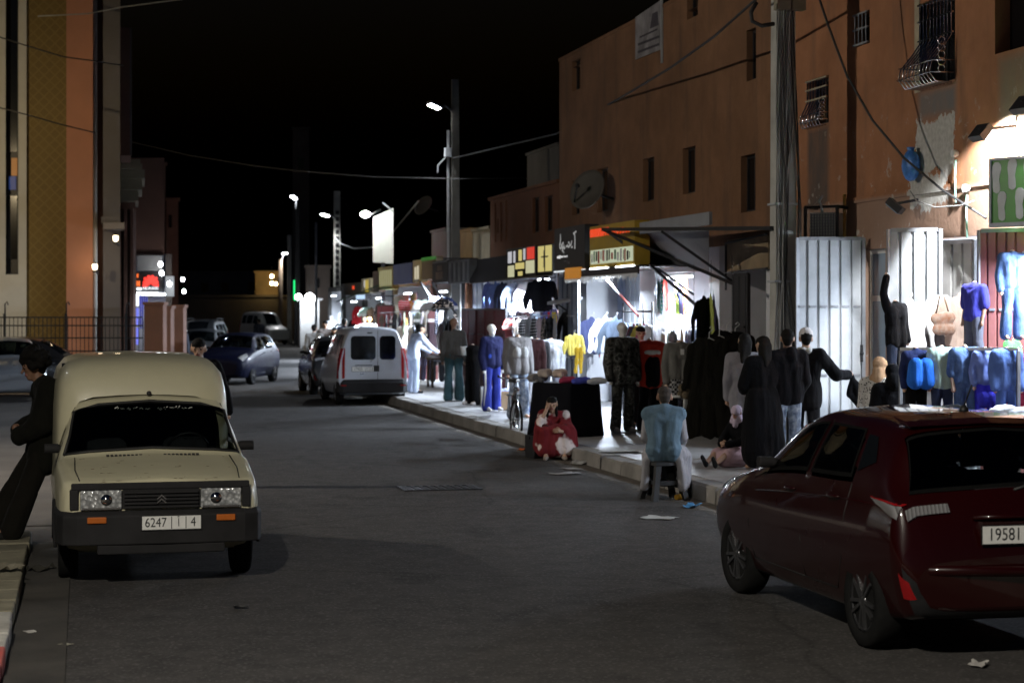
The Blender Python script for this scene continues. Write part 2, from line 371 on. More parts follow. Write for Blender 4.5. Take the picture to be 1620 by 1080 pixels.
# dusty edge of the road where dirt gathers along the kerb
k = NT('kerb_dust'); x_ = k.xyz()[0]
f = k.math('MULTIPLY', k.math('SUBTRACT', 1., k.math('DIVIDE', k.math('ABSOLUTE', k.math('SUBTRACT', x_, 7.0)), .95)), k.math('ADD', k.noise(1.2, 6, .7), .35))
k.setc(k.ramp(k.noise(7, 5), [(.3, (.085,.072,.058)), (.7, (.17,.15,.125))])); k.set(roughness=.95); k.set(alpha=k.ramp(f, [(.42, (0,0,0)), (.62, (.85,.85,.85))])); M['dust'] = k.m
strip('road_edge_dirt', 6.05, 7.0, [-10, 0, 20, 40, 62], .004, M['dust'])
# left pavement with painted kerb blocks
b = MB(); y = -12.; i = 0
k = NT('left_kerb_paint'); pm = []
M['kerb_red'] = worn('kerb_red_paint', (.46,.085,.07), .8, .22, 4., .3, c2=(.25,.13,.11)); M['kerb_white'] = worn('kerb_white_paint', (.50,.49,.45), .8, .18, 4., .3, c2=(.25,.23,.2)); M['kerb_yellow'] = worn('kerb_bare_paint', (.24,.22,.155), .85, .3, 3., .3)
pat = {8: 0, 9: 0, 10: 0, 11: 0, 12: 1, 13: 1}
while y < 19:
    mi = 0 if y < 12.05 else 1 if y < 14.0 else 2
    if y < 11: mi = int((y+12)//1.5) % 2
    j = random.uniform(-.008, .008); b.box(-.78, -.47+j, y, y+.49, -.05, .11+j, mi); y += .5
structure(b.build('left_kerb', [M['kerb_red'], M['kerb_white'], M['kerb_yellow']], bevel=.015))
b = MB(); b.box(-4.5, -.785, -12, 19, -.05, .105); structure(b.build('left_pavement', M['concrete']))
b = MB(); n = 40
b.loft([[(-.46,yy,.008), (-.40,yy,.004), (-.28,yy,.003), (-.17,yy,.006), (-.10,yy,.012)] for yy in (-12, 0, 10, 19)], 0, False, False); structure(b.build('gutter', M['gutter']))
# drain grating and litter
p = onZ(697, 772); q = thing('drain_grate', 'black slotted drain grate set flat in the asphalt', 'drain', p)
b = MB(); b.box(-.42,.42,-.27,.27,-.02,.006); b.build('drain_pit', M['ink'], q)
b = MB()
for i in range(9): b.box(-.45+.1*i+.01, -.45+.1*i+.06, -.24, .24, .006, .014)
b.box(-.5,-.45,-.3,.3,.002,.013); b.box(.42,.47,-.3,.3,.002,.013); b.box(-.45,.42,-.3,-.25,.002,.013); b.box(-.45,.42,.25,.3,.002,.013); b.build('grate_bars', M['dark_metal'], q)

# ================================================================== buildings on the right
XF = 10.8
def YF(px, X=XF): return onX(px, 490, X).y
def wall_x(mb, X, y0, y1, z0, z1, holes, depth=.2, m=0, mr=0):
    """street wall in the plane x = X with rectangular openings (ya, yb, za, zb) and their reveals"""
    ys = sorted({y0, y1, *[min(max(v, y0), y1) for h in holes for v in h[:2]]}); zs = sorted({z0, z1, *[min(max(v, z0), z1) for h in holes for v in h[2:4]]})
    for i in range(len(ys)-1):
        for j in range(len(zs)-1):
            cy, cz = (ys[i]+ys[i+1])/2, (zs[j]+zs[j+1])/2
            if any(h[0] < cy < h[1] and h[2] < cz < h[3] for h in holes): continue
            mb.quad((X, ys[i], zs[j]), (X, ys[i], zs[j+1]), (X, ys[i+1], zs[j+1]), (X, ys[i+1], zs[j]), m)
    for a, b_, c, d in holes:
        c2 = max(c, z0)
        mb.quad((X,a,c2), (X+depth,a,c2), (X+depth,a,d), (X,a,d), mr); mb.quad((X,b_,c2), (X+depth,b_,c2), (X+depth,b_,d), (X,b_,d), mr)
        mb.quad((X,a,d), (X+depth,a,d), (X+depth,b_,d), (X,b_,d), mr)
        if c > z0: mb.quad((X,a,c), (X+depth,a,c), (X+depth,b_,c), (X,b_,c), mr)
def hole(px0, py0, px1, py1, X=XF):
    a = onX(px0, py0, X); b_ = onX(px1, py1, X); c = onX(px0, py1, X); d = onX(px1, py0, X)
    ys = sorted((a.y, b_.y)); return (ys[0], ys[1], (b_.z+c.z)/2, (a.z+d.z)/2)
def window(parent, h, X=XF, depth=.17, bars=0, pane='night_pane'):
    ya, yb, za, zb = h
    b = MB(); t = .045
    b.box(X+depth-.04, X+depth, ya, yb, za, za+t); b.box(X+depth-.04, X+depth, ya, yb, zb-t, zb); b.box(X+depth-.04, X+depth, ya, ya+t, za+t, zb-t); b.box(X+depth-.04, X+depth, yb-t, yb, za+t, zb-t)
    b.box(X+depth-.035, X+depth-.004, (ya+yb)/2-.02, (ya+yb)/2+.02, za+t, zb-t)
    wn = b.build('window', M['dark_metal'], parent, True)
    b = MB(); b.box(X+depth-.02, X+depth+.01, ya, yb, za, zb); b.build('pane', M[pane], wn).location = -Vector(parent.location)
    return wn
def grille(parent, win, h, X=XF, belly=.0, n=9):
    ya, yb, za, zb = h; b = MB()
    for i in range(n):
        y = ya+(yb-ya)*(i+.5)/n
        if belly: b.tube([(X-.03,y,zb), (X-.03,y,za+(zb-za)*.52), (X-.03-belly*.35,y,za+(zb-za)*.38), (X-.03-belly*.9,y,za+(zb-za)*.2), (X-.03-belly,y,za+(zb-za)*.08), (X-.03-belly*.7,y,za-.02), (X-.02,y,za-.03)], .011, 6)
        else: b.tube([(X-.03,y,zb), (X-.03,y,za)], .010, 6)
    for z in ((zb-.02, zb-(zb-za)*.22, zb-(zb-za)*.45) if belly else (zb-.02, (za+zb)/2, za+.02)): b.box(X-.045, X-.018, ya, yb, z-.012, z+.012)
    if belly:
        for f in (.22, .08): b.tube([(X-.02,ya,za+(zb-za)*f), (X-.03-belly*(.9 if f > .1 else 1.), ya, za+(zb-za)*f), (X-.03-belly*(.9 if f > .1 else 1.), yb, za+(zb-za)*f), (X-.02,yb,za+(zb-za)*f)], .011, 6)
        for i in range(5):                       # scrolls on the side of the belly
            c = (X-.05-belly*.45, ya, za+(zb-za)*(.12+.08*i)); b.tube([(c[0]+.05*math.cos(t), ya, c[2]+.05*math.sin(t)) for t in [PI*2*k_/8 for k_ in range(9)]], .008, 5)
    b.build('grille', M['chrome' if belly else 'grey_metal'], win).location = -Vector(parent.location)
Z1 = 3.35                                          # top of the shops
# --- near house: orange render, peeling by the lamp
yA0, yA1 = 12.0, YF(1236)
M['pale_wall'] = worn('cream_jamb', (.42,.36,.25), .85, .2, 4, .2); bA = thing('plastered_house', 'orange plastered house with peeling paint patch and two barred windows', 'building', (14, (yA0+yA1)/2, 0))
hA = [hole(1456, 12, 1511, 136), hole(1278, 124, 1311, 198), hole(1353, 20, 1376, 72)]
hA[0] = (hA[0][0], hA[0][1], 5.12, 6.22)
off = Vector(bA.location)
pz = hole(1449, 172, 1519, 292)
rc = hole(1574, -60, 1650, 76); hA.append(rc); z2 = hA[1]; z1 = hA[0]
M['wall_near'] = plaster('orange_plaster', (.46,.21,.105), (.17,.10,.065), [(pz[0]-off.y-.05, pz[1]-off.y+.2, pz[2]-.1, pz[3]+.15), (pz[0]-off.y+.15, pz[1]-off.y+.45, pz[2]-.55, pz[3]-.55)], soot=[(z2[0]-off.y-.08, z2[1]-off.y+.08, z2[2]-1.5, z2[2]+.05, (.085,.075,.068)), (z1[0]-off.y-.1, z1[1]-off.y+.12, z1[2]-.5, z1[2]+.02, (.17,.165,.16)), (rc[0]-off.y-.2, rc[1]-off.y-.02, rc[2]-1.0, rc[2]+.02, (.20,.17,.12))], band=(3.76, (.34,.225,.165)))
shopA = (YF(1640), YF(1404), 0, 3.12); doorA = (YF(1401), YF(1366), 0, 3.05)
b = MB(); wall_x(b, XF, yA0, yA1, .19, 8.6, hA+[(shopA[0], shopA[1], .19, 3.12), (doorA[0], doorA[1], .19, 3.05)], .22)
b.box(XF+.001, XF+6, yA0, yA0+.01, .19, 8.6); b.box(XF, XF+6, yA1-.012, yA1-.002, 3.4, 8.6); b.quad((XF,yA0,8.6), (XF+6,yA0,8.6), (XF+6,yA1,8.6), (XF,yA1,8.6))
# string course: a thin rendered ledge with a cable run over the shops
l0 = onX(1250, 333, XF); b.box(XF-.035, XF-.001, yA0, yA1-.05, 3.72, 3.80)
b.build('wall', M['wall_near'], bA, True)
b = MB(); h = hA[0]; b.box(XF-.012, XF+.10, h[1]+.0, h[1]+.16, h[2]-.05, h[3]+.1); b.build('window_jamb', M['pale_wall'], bA, True)
b = MB(); b.box(XF+.2, XF+.24, rc[0], rc[1], rc[2], min(rc[3], 8.5)); b.build('balcony_recess', M['night_pane'], bA, True)
w0 = window(bA, hA[0]); grille(bA, w0, hA[0], belly=.30, n=10)
w1 = window(bA, hA[1]); grille(bA, w1, hA[1], belly=.12, n=7)
w2 = window(bA, hA[2]); grille(bA, w2, hA[2], n=4)
b = MB()                                           # room behind the stall
b.quad((XF+2.2,shopA[0],.195), (XF+2.2,shopA[1],.195), (XF+2.2,shopA[1],3.12), (XF+2.2,shopA[0],3.12)); b.quad((XF+.22,shopA[0],3.118), (XF+2.2,shopA[0],3.118), (XF+2.2,shopA[1],3.118), (XF+.22,shopA[1],3.118))
b.quad((XF+.22,shopA[1],.195), (XF+2.2,shopA[1],.195), (XF+2.2,shopA[1],3.118), (XF+.22,shopA[1],3.118)); b.quad((XF+.22,shopA[0],.195), (XF+2.2,shopA[0],.195), (XF+2.2,shopA[0],3.118), (XF+.22,shopA[0],3.118))
b.build('shop_interior', M['white_wall'], bA, True)
d = MB(); ya, yb = doorA[:2]; d.box(XF+.1,XF+.16,ya,ya+.06,.19,3.05); d.box(XF+.1,XF+.16,yb-.06,yb,.19,3.05); d.box(XF+.1,XF+.16,ya+.06,yb-.06,2.99,3.05); d.box(XF+.1,XF+.16,ya+.06,yb-.06,2.32,2.40); d.box(XF+.1,XF+.16,ya+.06,yb-.06,.19,.6)
dr = d.build('shop_door', M['white_plastic'], bA, True); k = NT('milky_glass'); k.setc((.30,.38,.48)); k.set(roughness=.15); M['milky'] = k.m
d = MB(); d.box(XF+.12,XF+.14,ya+.06,yb-.06,.6,2.32); d.box(XF+.12,XF+.14,ya+.06,yb-.06,2.40,2.99); d.build('door_glass', M['milky'], dr).location = -off

# --- long brown house over the lit shops
yB0, yB1 = YF(1234), YF(885)
bB = thing('brown_house', 'long brown two storey house with small dark windows above the lit shops', 'building', (14, (yB0+yB1)/2, 0))
M['wall_brown'] = plaster('brown_plaster', (.30,.155,.082), (.11,.07,.048))
hB = [hole(1181, 46, 1196, 127), hole(1087, -14, 1104, 28), hole(905, 95, 918, 143), hole(1017, 250, 1035, 318), hole(1080, 233, 1100, 306), hole(1172, 245, 1195, 335), hole(905, 284, 917, 340), hole(945, 266, 962, 335)]
ZT = 7.95
R1, R2, R3 = (YF(882), YF(742)), (YF(1012), YF(928)), (YF(1122), YF(1036))
R4 = (YF(1212), YF(1138))
opn = [(a, c, .19, 3.3) for a, c in (R1, R2, R3, R4)]
b = MB(); wall_x(b, XF, yB0+.01, yB1, .19, 3.3, [(o[0], min(o[1], yB1), o[2], o[3]) for o in opn if o[0] < yB1], .18); b.build('shop_piers', M['white_wall'], bB, True)
b = MB(); wall_x(b, XF, yB0+.01, yB1, 3.3, ZT, hB, .18)
b.box(XF+.18, XF+5, yB1-.01, yB1, 3.4, ZT); b.quad((XF,yB0,ZT-.3), (XF+5,yB0,ZT-.3), (XF+5,yB1,ZT-.3), (XF,yB1,ZT-.3)); b.box(XF-.02, XF+.18, yB0+.02, yB1+.02, ZT+.001, ZT+.06)
b.build('wall', M['wall_brown'], bB, True)
for h in hB: window(bB, h, depth=.15)
b = MB()
for y0, y1 in (R2, R3, R4):
    dpt = 1.9
    b.quad((XF+dpt,y0,.195), (XF+dpt,y1,.195), (XF+dpt,y1,3.3), (XF+dpt,y0,3.3)); b.quad((XF+.18,y0,3.298), (XF+dpt,y0,3.298), (XF+dpt,y1,3.298), (XF+.18,y1,3.298))
    for yy in (y0, y1): b.quad((XF+.18,yy,.195), (XF+dpt,yy,.195), (XF+dpt,yy,3.298), (XF+.18,yy,3.298))
b.build('shop_interior', M['white_wall'], bB, True)
# --- low terracotta house and roof blocks further on
yC0, yC1 = yB1+.02, YF(776)
bC = thing('terracotta_house', 'low terracotta house with flat roof left of the tall brown house', 'building', (14, (yC0+yC1)/2, 0))
M['wall_terra'] = plaster('terracotta_plaster', (.26,.115,.06), (.15,.075,.045))
hC = [hole(842, 312, 853, 368), hole(862, 310, 874, 366), hole(787, 345, 794, 368)]
b = MB(); wall_x(b, XF, yC0, yC1, 3.3, 5.15, hC, .15); b.box(XF+.15, XF+6, yC1-.01, yC1, 3.3, 5.15); b.quad((XF,yC0,5.14), (XF+6,yC0,5.14), (XF+6,yC1,5.14), (XF,yC1,5.14)); b.box(XF-.06, XF+.2, yC0, yC1+.06, 5.15, 5.23)
for px in (783, 792, 800): b.box(XF-.03, XF-.001, YF(px)-.12, YF(px)+.12, 4.0, 5.05)
b.box(XF+.18, XF+1.9, yB1+.03, R1[1], 3.3, 3.32); wall_x(b, XF, yC0, R1[1]+.6, .19, 3.3, [(R1[0], R1[1], .19, 3.28)], .18)
b.build('wall', M['wall_terra'], bC, True)
for h in hC: window(bC, h, depth=.12)
b = MB(); y0, y1 = R1; b.quad((XF+1.9,y0,.195), (XF+1.9,y1,.195), (XF+1.9,y1,3.26), (XF+1.9,y0,3.26)); b.quad((XF+.18,y0,3.255), (XF+1.9,y0,3.255), (XF+1.9,y1,3.255), (XF+.18,y1,3.255))
for yy in (y0+.004, y1-.004): b.quad((XF+.18,yy,.195), (XF+1.9,yy,.195), (XF+1.9,yy,3.25), (XF+.18,yy,3.25))
b.build('shop_interior', M['white_wall'], bC, True)
M['grey_render'] = worn('grey_render', (.10,.095,.088), .9, .2, 1., .3); M['ochre_render'] = worn('ochre_render', (.30,.21,.10), .9, .2, 1., .3); M['pale_render'] = worn('pale_render', (.26,.235,.17), .9, .15, 1., .3)
def block(name, label, mat, px0, px1, ytop, X, zb, back=4.):
    a, c = onX(px0, ytop, X), onX(px1, ytop, X); zt = (a.z+c.z)/2
    t = thing(name, label, 'building', ((X+X+back)/2, (a.y+c.y)/2, zb))
    m = MB(); m.box(X, X+back, c.y, a.y, zb, zt); m.build('wall', mat, t, True)
    m = MB(); m.box(X-.05, X+back+.05, c.y-.05, a.y+.05, zt, zt+.07); m.build('roof_edge', mat, t, True); return t
block('roof_room', 'pale grey rooftop room rising behind the terracotta house', M['grey_render'], 834, 884, 238, 13.2, 5.2)
block('roof_room', 'pale yellow roof block beside the tall lamp post', M['pale_render'], 748, 775, 364, XF+.3, 3.3)
block('roof_room', 'narrow ochre roof block right behind the lamp post', M['ochre_render'], 728, 747, 366, XF+.5, 3.3)
block('roof_room', 'grey roof block left of the tall lamp post', M['grey_render'], 683, 706, 366, XF+.3, 3.3)
block('roof_room', 'lower grey roof block touching the lamp post', M['grey_render'], 707, 722, 374, XF+.8, 3.3)
# --- far shop row: ground-floor units with lit rooms
def shop_unit(px0, px1, zt, label, mat, X=XF, depth=2.2, inner='white_wall', htop=3.0):
    y0, y1 = onX(px1, 490, X).y, onX(px0, 490, X).y
    t = thing('shop_building', label, 'building', (X+2, (y0+y1)/2, .19))
    m = MB(); wall_x(m, X, y0, y1, .19, zt, [(y0+.15, y1-.15, .19, htop)], .15); m.quad((X,y0,zt), (X+5,y0,zt), (X+5,y1,zt), (X,y1,zt)); m.box(X+.15,X+5,y1-.01,y1,.19,zt); m.box(X+.15,X+5,y0,y0+.01,.19,zt)
    m.build('wall', mat, t, True)
    m = MB(); y0 += .15; y1 -= .15; m.quad((X+depth,y0,.195), (X+depth,y1,.195), (X+depth,y1,htop), (X+depth,y0,htop)); m.quad((X+.15,y0,htop-.002), (X+depth,y0,htop-.002), (X+depth,y1,htop-.002), (X+.15,y1,htop-.002))
    for yy in (y0, y1): m.quad((X+.15,yy,.195), (X+depth,yy,.195), (X+depth,yy,htop), (X+.15,yy,htop))
    m.build('shop_interior', M[inner], t, True); return t
shop_unit(683, 741, 3.35, 'single storey shop with grey striped sign and white lit room', M['grey_render'])
shop_unit(622, 682, 3.35, 'single storey shop under the navy blue sign panel', M['ochre_render'])
shop_unit(575, 621, 3.4, 'single storey shop below the tall floodlit white panel', M['grey_render'])
shop_unit(541, 574, 3.3, 'far single storey shop with red goods and green edged canopy', M['grey_render'])
shop_unit(519, 540, 3.2, 'last far lit shop beside the tall pale street pole', M['grey_render'])
# dark buildings that close the view
def mass(name, label, px0, px1, ytop, d, depth, mat, ybase=None, wins=()):
    a = at(px0, ytop, d); c = at(px1, ytop, d); rx, ry, _ = ray(px1-3, 490); dv = Vector((rx, ry, 0)).normalized(); mid = (a+c)/2
    t = thing(name, label, 'building', (mid.x, mid.y, 0)); zt = a.z
    m = MB(); p = [Vector((a.x,a.y,-.1)), Vector((c.x,c.y,-.1)), Vector((c.x,c.y,-.1))+dv*depth, Vector((a.x,a.y,-.1))+dv*depth]; m.slab(p, (0,0,zt+.1)); m.build('wall', mat, t, True)
    m = MB(); e = dv*.12; s_ = (c-a).normalized()*.1
    p2 = [Vector((a.x,a.y,zt))-e-s_, Vector((c.x,c.y,zt))-e+s_, Vector((c.x,c.y,zt))+e+s_, Vector((a.x,a.y,zt))+e-s_]; m.slab(p2, (0,0,.18)); m.build('parapet', mat, t, True)
    for (x0, x1, ya, yb) in wins:
        w_ = [at(x0,ya,d-.02), at(x1,ya,d-.02), at(x1,yb,d-.02), at(x0,yb,d-.02)]; m = MB(); m.slab(w_, dv*.3); m.build('window', M['night_pane'], t, True)
    return t
M['far_wall'] = worn('far_dark_wall', (.13,.105,.09), .9, .25, .4, .2); M['far_pink'] = worn('far_pink_wall', (.24,.12,.085), .9, .2, .5, .2)
mass('far_house', 'low dark house closing the far end of the street', 288, 446, 432, 190, 12, M['far_wall'], wins=[(318,330,448,462), (350,362,448,462), (392,404,446,460)])
mass('far_wall', 'dark perimeter wall below the far house', 262, 480, 470, 150, 1, M['far_wall'])
mass('far_house', 'dim pinkish town house past the phone shop', 236, 262, 262, 104, 12, M['far_pink'], wins=[(243,249,300,330), (243,249,360,392)])
mass('far_house', 'far narrow house edge catching orange light', 263, 282, 318, 112, 10, M['far_pink'], wins=[(267,272,340,360)])
mass('minaret', 'tall dark tower standing behind the street poles', 463, 489, 205, 170, 5, M['far_wall'], wins=[(471,481,250,268)])
mass('far_house', 'dark corner house behind the far right poles', 484, 522, 424, 118, 8, M['far_wall'], wins=[(500,506,440,455)])
b = thing('white_kiosk', 'pale shuttered kiosk under a bright bulb between two poles', 'kiosk', at(490, 520, 112)*1)
b.location.z = 0; m = MB(); p = b.location; m.box(p.x-.55,p.x+.55,p.y,p.y+.9,0,2.75); m.build('wall', M['galv'], b, True); m = MB(); m.box(p.x-.7,p.x+.7,p.y-.35,p.y+1,2.75,2.85); m.build('roof', M['grey_metal'], b, True)
# ================================================================== left side: hall, portico, phone shop, fence
FW = Vector((ST, CT, 0)); RT = Vector((CT, -ST, 0)); UPV = Vector((0, 0, 1))
def pane(px0, px1, y0, y1, d, thick=.3, mb=None, m=0, zb=None):
    """upright slab whose front face stands d metres away and squarely faces down the street"""
    mb = mb or MB(); a, c = at(px0, y0, d), at(px1, y1, d); zt, z0 = a.z, (c.z if zb is None else zb)
    p = [Vector((a.x,a.y,z0)), Vector((c.x,c.y,z0)), Vector((c.x,c.y,zt)), Vector((a.x,a.y,zt))]
    rx, ry, _ = ray(px1-6, 490); dv = Vector((rx, ry, 0)).normalized() if thick > .9 else FW      # deep blocks run straight away from the street corner
    mb.slab(p, dv*thick, m); return mb
M['hall_white'] = worn('hall_white_render', (.56,.55,.50), .85, .12, .5, .15)
M['hall_pink'] = worn('hall_pink_render', (.42,.19,.115), .85, .12, .5, .2)
M['hall_grey'] = worn('hall_grey_render', (.12,.11,.11), .85, .15, .5, .2)
M['hall_brown'] = worn('hall_brown_render', (.17,.085,.06), .85, .15, .5, .2)
k = NT('lattice_tile'); br = k.new('ShaderNodeTexBrick', offset=0.); br.inputs['Scale'].default_value = 1; br.inputs['Brick Width'].default_value = .24; br.inputs['Row Height'].default_value = .24; br.inputs['Mortar Size'].default_value = .02
mp = k.new('ShaderNodeMapping'); mp.inputs['Rotation'].default_value = (R(90), 0, R(45)); k.l.new(k.tc.outputs['Object'], mp.inputs[0]); k.l.new(mp.outputs[0], br.inputs['Vector'])
br.inputs['Color1'].default_value = (.16,.105,.02,1); br.inputs['Color2'].default_value = (.145,.095,.02,1); br.inputs['Mortar'].default_value = (.19,.13,.035,1); k.setc(br.outputs['Color']); k.set(roughness=.7); M['lattice'] = k.m
D0 = 62.
hall = thing('town_hall', 'tall public building with white wall, ochre lattice panel and pink pilaster', 'building', (at(60, 490, D0+4).x, at(60, 490, D0+4).y, 0))
def hpart(n, mat, *a, parent=None, **k_):
    o = pane(*a, **k_).build(n, mat, parent or hall)
    base = hall.location; o.location = -Vector(base); return o
YT = -60
m = pane(-170, 9, YT, 600, D0, 6, zb=0); pane(29, 42, YT, 600, D0, 6, m, zb=0); pane(9, 29, 434, 600, D0, 6, m, zb=0); o = m.build('wall', M['hall_white'], hall); o.location = -hall.location
wn = hpart('window', M['dark_metal'], 9.2, 28.8, YT, 433, D0+.35, .1); 
for (ya, yb, mt) in ((-50, 240, 'night_pane'), (310, 410, 'night_pane')):
    m = pane(11, 27, ya, yb, D0+.32, .05); m.build('pane', M[mt], wn)
M['lit_room'] = glow('stained_glass_orange', (1.,.35,.05), .22); M['lit_blue'] = glow('stained_glass_blue', (.1,.25,1.), .10)
pane(18, 27, 250, 278, D0+.31, .05).build('stained_pane', M['lit_room'], wn); pane(14, 25, 279, 300, D0+.31, .05).build('stained_pane', M['lit_blue'], wn)
hpart('lattice_panel', M['lattice'], 42, 105, YT, 600, D0+.15, 5, zb=0)
hpart('pilaster', M['hall_pink'], 105, 147, YT, 600, D0-.5, 5, zb=0)
hpart('brown_pier', M['hall_brown'], 147, 163, YT, 600, D0+.2, 5, zb=0)
hpart('grey_pier', M['hall_grey'], 163, 190, YT, 600, D0-.1, 6, zb=0)
a = at(150.5, 0, D0-.2); m = MB(); m.tube([(a.x,a.y,0), (a.x,a.y,14)], .07, 8); o = m.build('drain_pipe', M['hall_white'], hall); o.location = -hall.location
hpart('upper_bay', M['hall_brown'], 190, 207, 44, 246, D0+3, 6)
hpart('bay_edge', M['hall_grey'], 205.5, 208, 44, 246, D0+2.95, .05)
# portico beside it
pb = at(205, 490, 70); port = thing('portico', 'brown entrance portico with heavy overhanging cornice and small lamp', 'building', (pb.x, pb.y, 0))
def ppart(n, mat, lst, **k_):
    m = MB()
    for a_ in lst: pane(*a_, mb=m, **k_)
    o = m.build(n, mat, port); o.location = -port.location; return o
ppart('wall', M['hall_brown'], [(188, 214, 312, 600, 70, 6)], zb=0)
for x0, x1 in ((186,191), (196,201), (206,211)): ppart('column', M['hall_brown'], [(x0, x1, 330, 600, 69.4, .5)], zb=0)
ppart('cornice', M['pale_render'], [(188, 222, 252, 259, 68.4, 5), (188, 225, 259, 268, 68.2, 5.4), (188, 229, 268, 282, 68.5, 5), (188, 225, 282, 300, 68.8, 4.6), (188, 219, 300, 318, 69.1, 4.3)])
ppart('porch_roof', M['hall_grey'], [(160, 190, 343, 352, 60.6, 1.4), (163, 197, 352, 362, 60.4, 1.6)])
def wall_lamp(px, py, d, label, mat, watts, colr, grp=None):
    p = at(px, py, d); t = thing('wall_lamp', label, 'lamp', p)
    m = MB(); m.lathe([(.03,-.02), (.07,.01), (.085,.13), (.065,.16)], (0,0,0), 'z', 12); m.build('lamp_globe', M[mat], t)
    m = MB(); m.lathe([(.10,.162), (.04,.21), (.01,.24)], (0,0,0), 'z', 12); m.bar((0,0,-.02), (FW.x*.5,FW.y*.5,-.14), .04); m.lathe([(.06,-.10), (.07,-.021)], (0,0,0), 'z', 10); m.build('lamp_bracket', M['dark_metal'], t)
    lamp('POINT', p+Vector((0,0,.12))-FW*.25, watts, colr, t, .1); return t
M['sconce'] = glow('lit_sconce', (1.,.80,.52), 7.)
wall_lamp(150, 426, D0-.95, 'lit globe lamp on the pink pilaster', 'sconce', 9, (1,.75,.45))
wall_lamp(183, 381, 60, 'lit globe lamp under the grey porch roof', 'sconce', 9, (1,.75,.45))
# phone shop
ps = at(235, 490, 84); shop = thing('phone_shop', 'small phone shop with red petal logo sign and blue white lit front', 'building', (ps.x, ps.y, 0))
def spart(n, mat, *a, **k_):
    o = pane(*a, **k_).build(n, mat, shop); o.location = -shop.location; return o
spart('wall', M['hall_brown'], 200, 260, 250, 402, 84, 8); spart('side_wall', M['far_wall'], 200, 207, 402, 640, 84, 8, zb=0); spart('side_wall', M['far_wall'], 262, 272, 402, 640, 84, 8, zb=0); spart('back_wall', M['white_wall'], 207, 262, 402, 640, 86, .2, zb=0)
spart('shutter_box', M['dim_sheet'], 217, 256, 404, 428, 83.6, .35)
sg = spart('sign', M['black'], 215, 257, 430, 462, 83.4, .3)
M['red_led'] = glow('lit_red_sign', (1.,.035,.02), 1.6); M['white_led'] = glow('lit_white_sign', (.9,.95,1.), 1.8); M['orange_led'] = glow('lit_orange_sign', (1.,.16,.02), 1.4); M['blue_led'] = glow('lit_blue_panel', (.22,.25,1.), .9)
c0 = at(238.5, 450, 83.36); m = MB()
for i in range(8):                                   # eight petals fanning up from one foot
    t = R(-8+28*i); d_ = RT*math.cos(t)+UPV*math.sin(t); n_ = RT*(-math.sin(t))+UPV*math.cos(t); L = .42 if 1 < i < 6 else .36
    m.slab([c0+d_*.03, c0+d_*L*.55+n_*.07, c0+d_*L*.88+n_*.075, c0+d_*L+n_*.01, c0+d_*L*.9-n_*.055, c0+d_*L*.5-n_*.05], -FW*.03)
lg = m.build('petal_logo', M['red_led'], sg); lg.location = (0,0,0)
def text(name, body, size, p, right, up, mat, parent, thick=.004, align='CENTER', sx=1.):
    cu = bpy.data.curves.new(name, 'FONT'); cu.body = body; cu.size = size; cu.align_x = align; cu.align_y = 'CENTER'; cu.extrude = thick; cu.resolution_u = 3
    o = bpy.data.objects.new(name, cu); col.objects.link(o); dg = bpy.context.evaluated_depsgraph_get()
    me = bpy.data.meshes.new_from_object(o.evaluated_get(dg)); bpy.data.objects.remove(o)
    r_, u_ = Vector(right).normalized(), Vector(up).normalized(); n_ = r_.cross(u_)
    me.transform(Matrix(((r_.x*sx,u_.x,n_.x,p[0]), (r_.y*sx,u_.y,n_.y,p[1]), (r_.z*sx,u_.z,n_.z,p[2]), (0,0,0,1))))
    me.materials.clear(); me.materials.append(mat); return link(name, me, parent)
text('sign_letters', 'HUAWEI', .17, at(238, 456.2, 83.33), RT, UPV, M['white_led'], sg, .01)
m = MB(); pane(216.5, 218.5, 433, 439, 83.3, .05, m); pane(216, 217.4, 444, 453, 83.3, .05, m); pane(219, 221, 444, 453, 83.3, .05, m); pane(217, 220, 447.5, 449.5, 83.29, .05, m); m.build('orange_characters', M['orange_led'], sg)
pane(216, 224, 455, 459, 83.3, .05).build('white_strip', M['white_led'], sg)
spart('lit_panel', M['white_led'], 212, 219, 467, 484, 83.9, .1); spart('lit_panel', M['blue_led'], 212, 219, 487, 515, 83.9, .1); spart('lit_panel', M['blue_led'], 211, 219, 518, 545, 83.9, .1)
m = MB()
for i in range(4): pane(221+i*3.4, 222.6+i*3.4, 466, 520, 84.2, .1, m)
o = m.build('blue_curtain', plain('blue_blind', (.05,.06,.55), .5), shop); o.location = -shop.location
for i, (px, py) in enumerate(((227,462), (240,462.5), (251,463))):
    p = at(px, py+2.5, 83.2); m = MB(); m.tube([p-RT*.28, p+RT*.28], .05, 8); o = m.build('tube_light', M['tube'], shop); o.location = -shop.location
lamp('AREA', at(239, 468, 84.6), 26, (.85,.9,1), shop, (1.4,.3), at(239, 600, 84.4))
p = at(268, 450, 82); t = thing('projecting_sign', 'small lit white box sign sticking out beyond the phone shop', 'sign', p); m = MB(); m.slab([RT*-.17-UPV*.5, RT*.17-UPV*.5, RT*.17+UPV*.35, RT*-.17+UPV*.35], FW*.15); m.build('sign_face', glow('dim_sign', (.8,.85,.9), .35), t)
m = MB(); m.bar(FW*.15+RT*-.1, FW*2+RT*-.3, .06); m.build('bracket', M['dark_metal'], t)
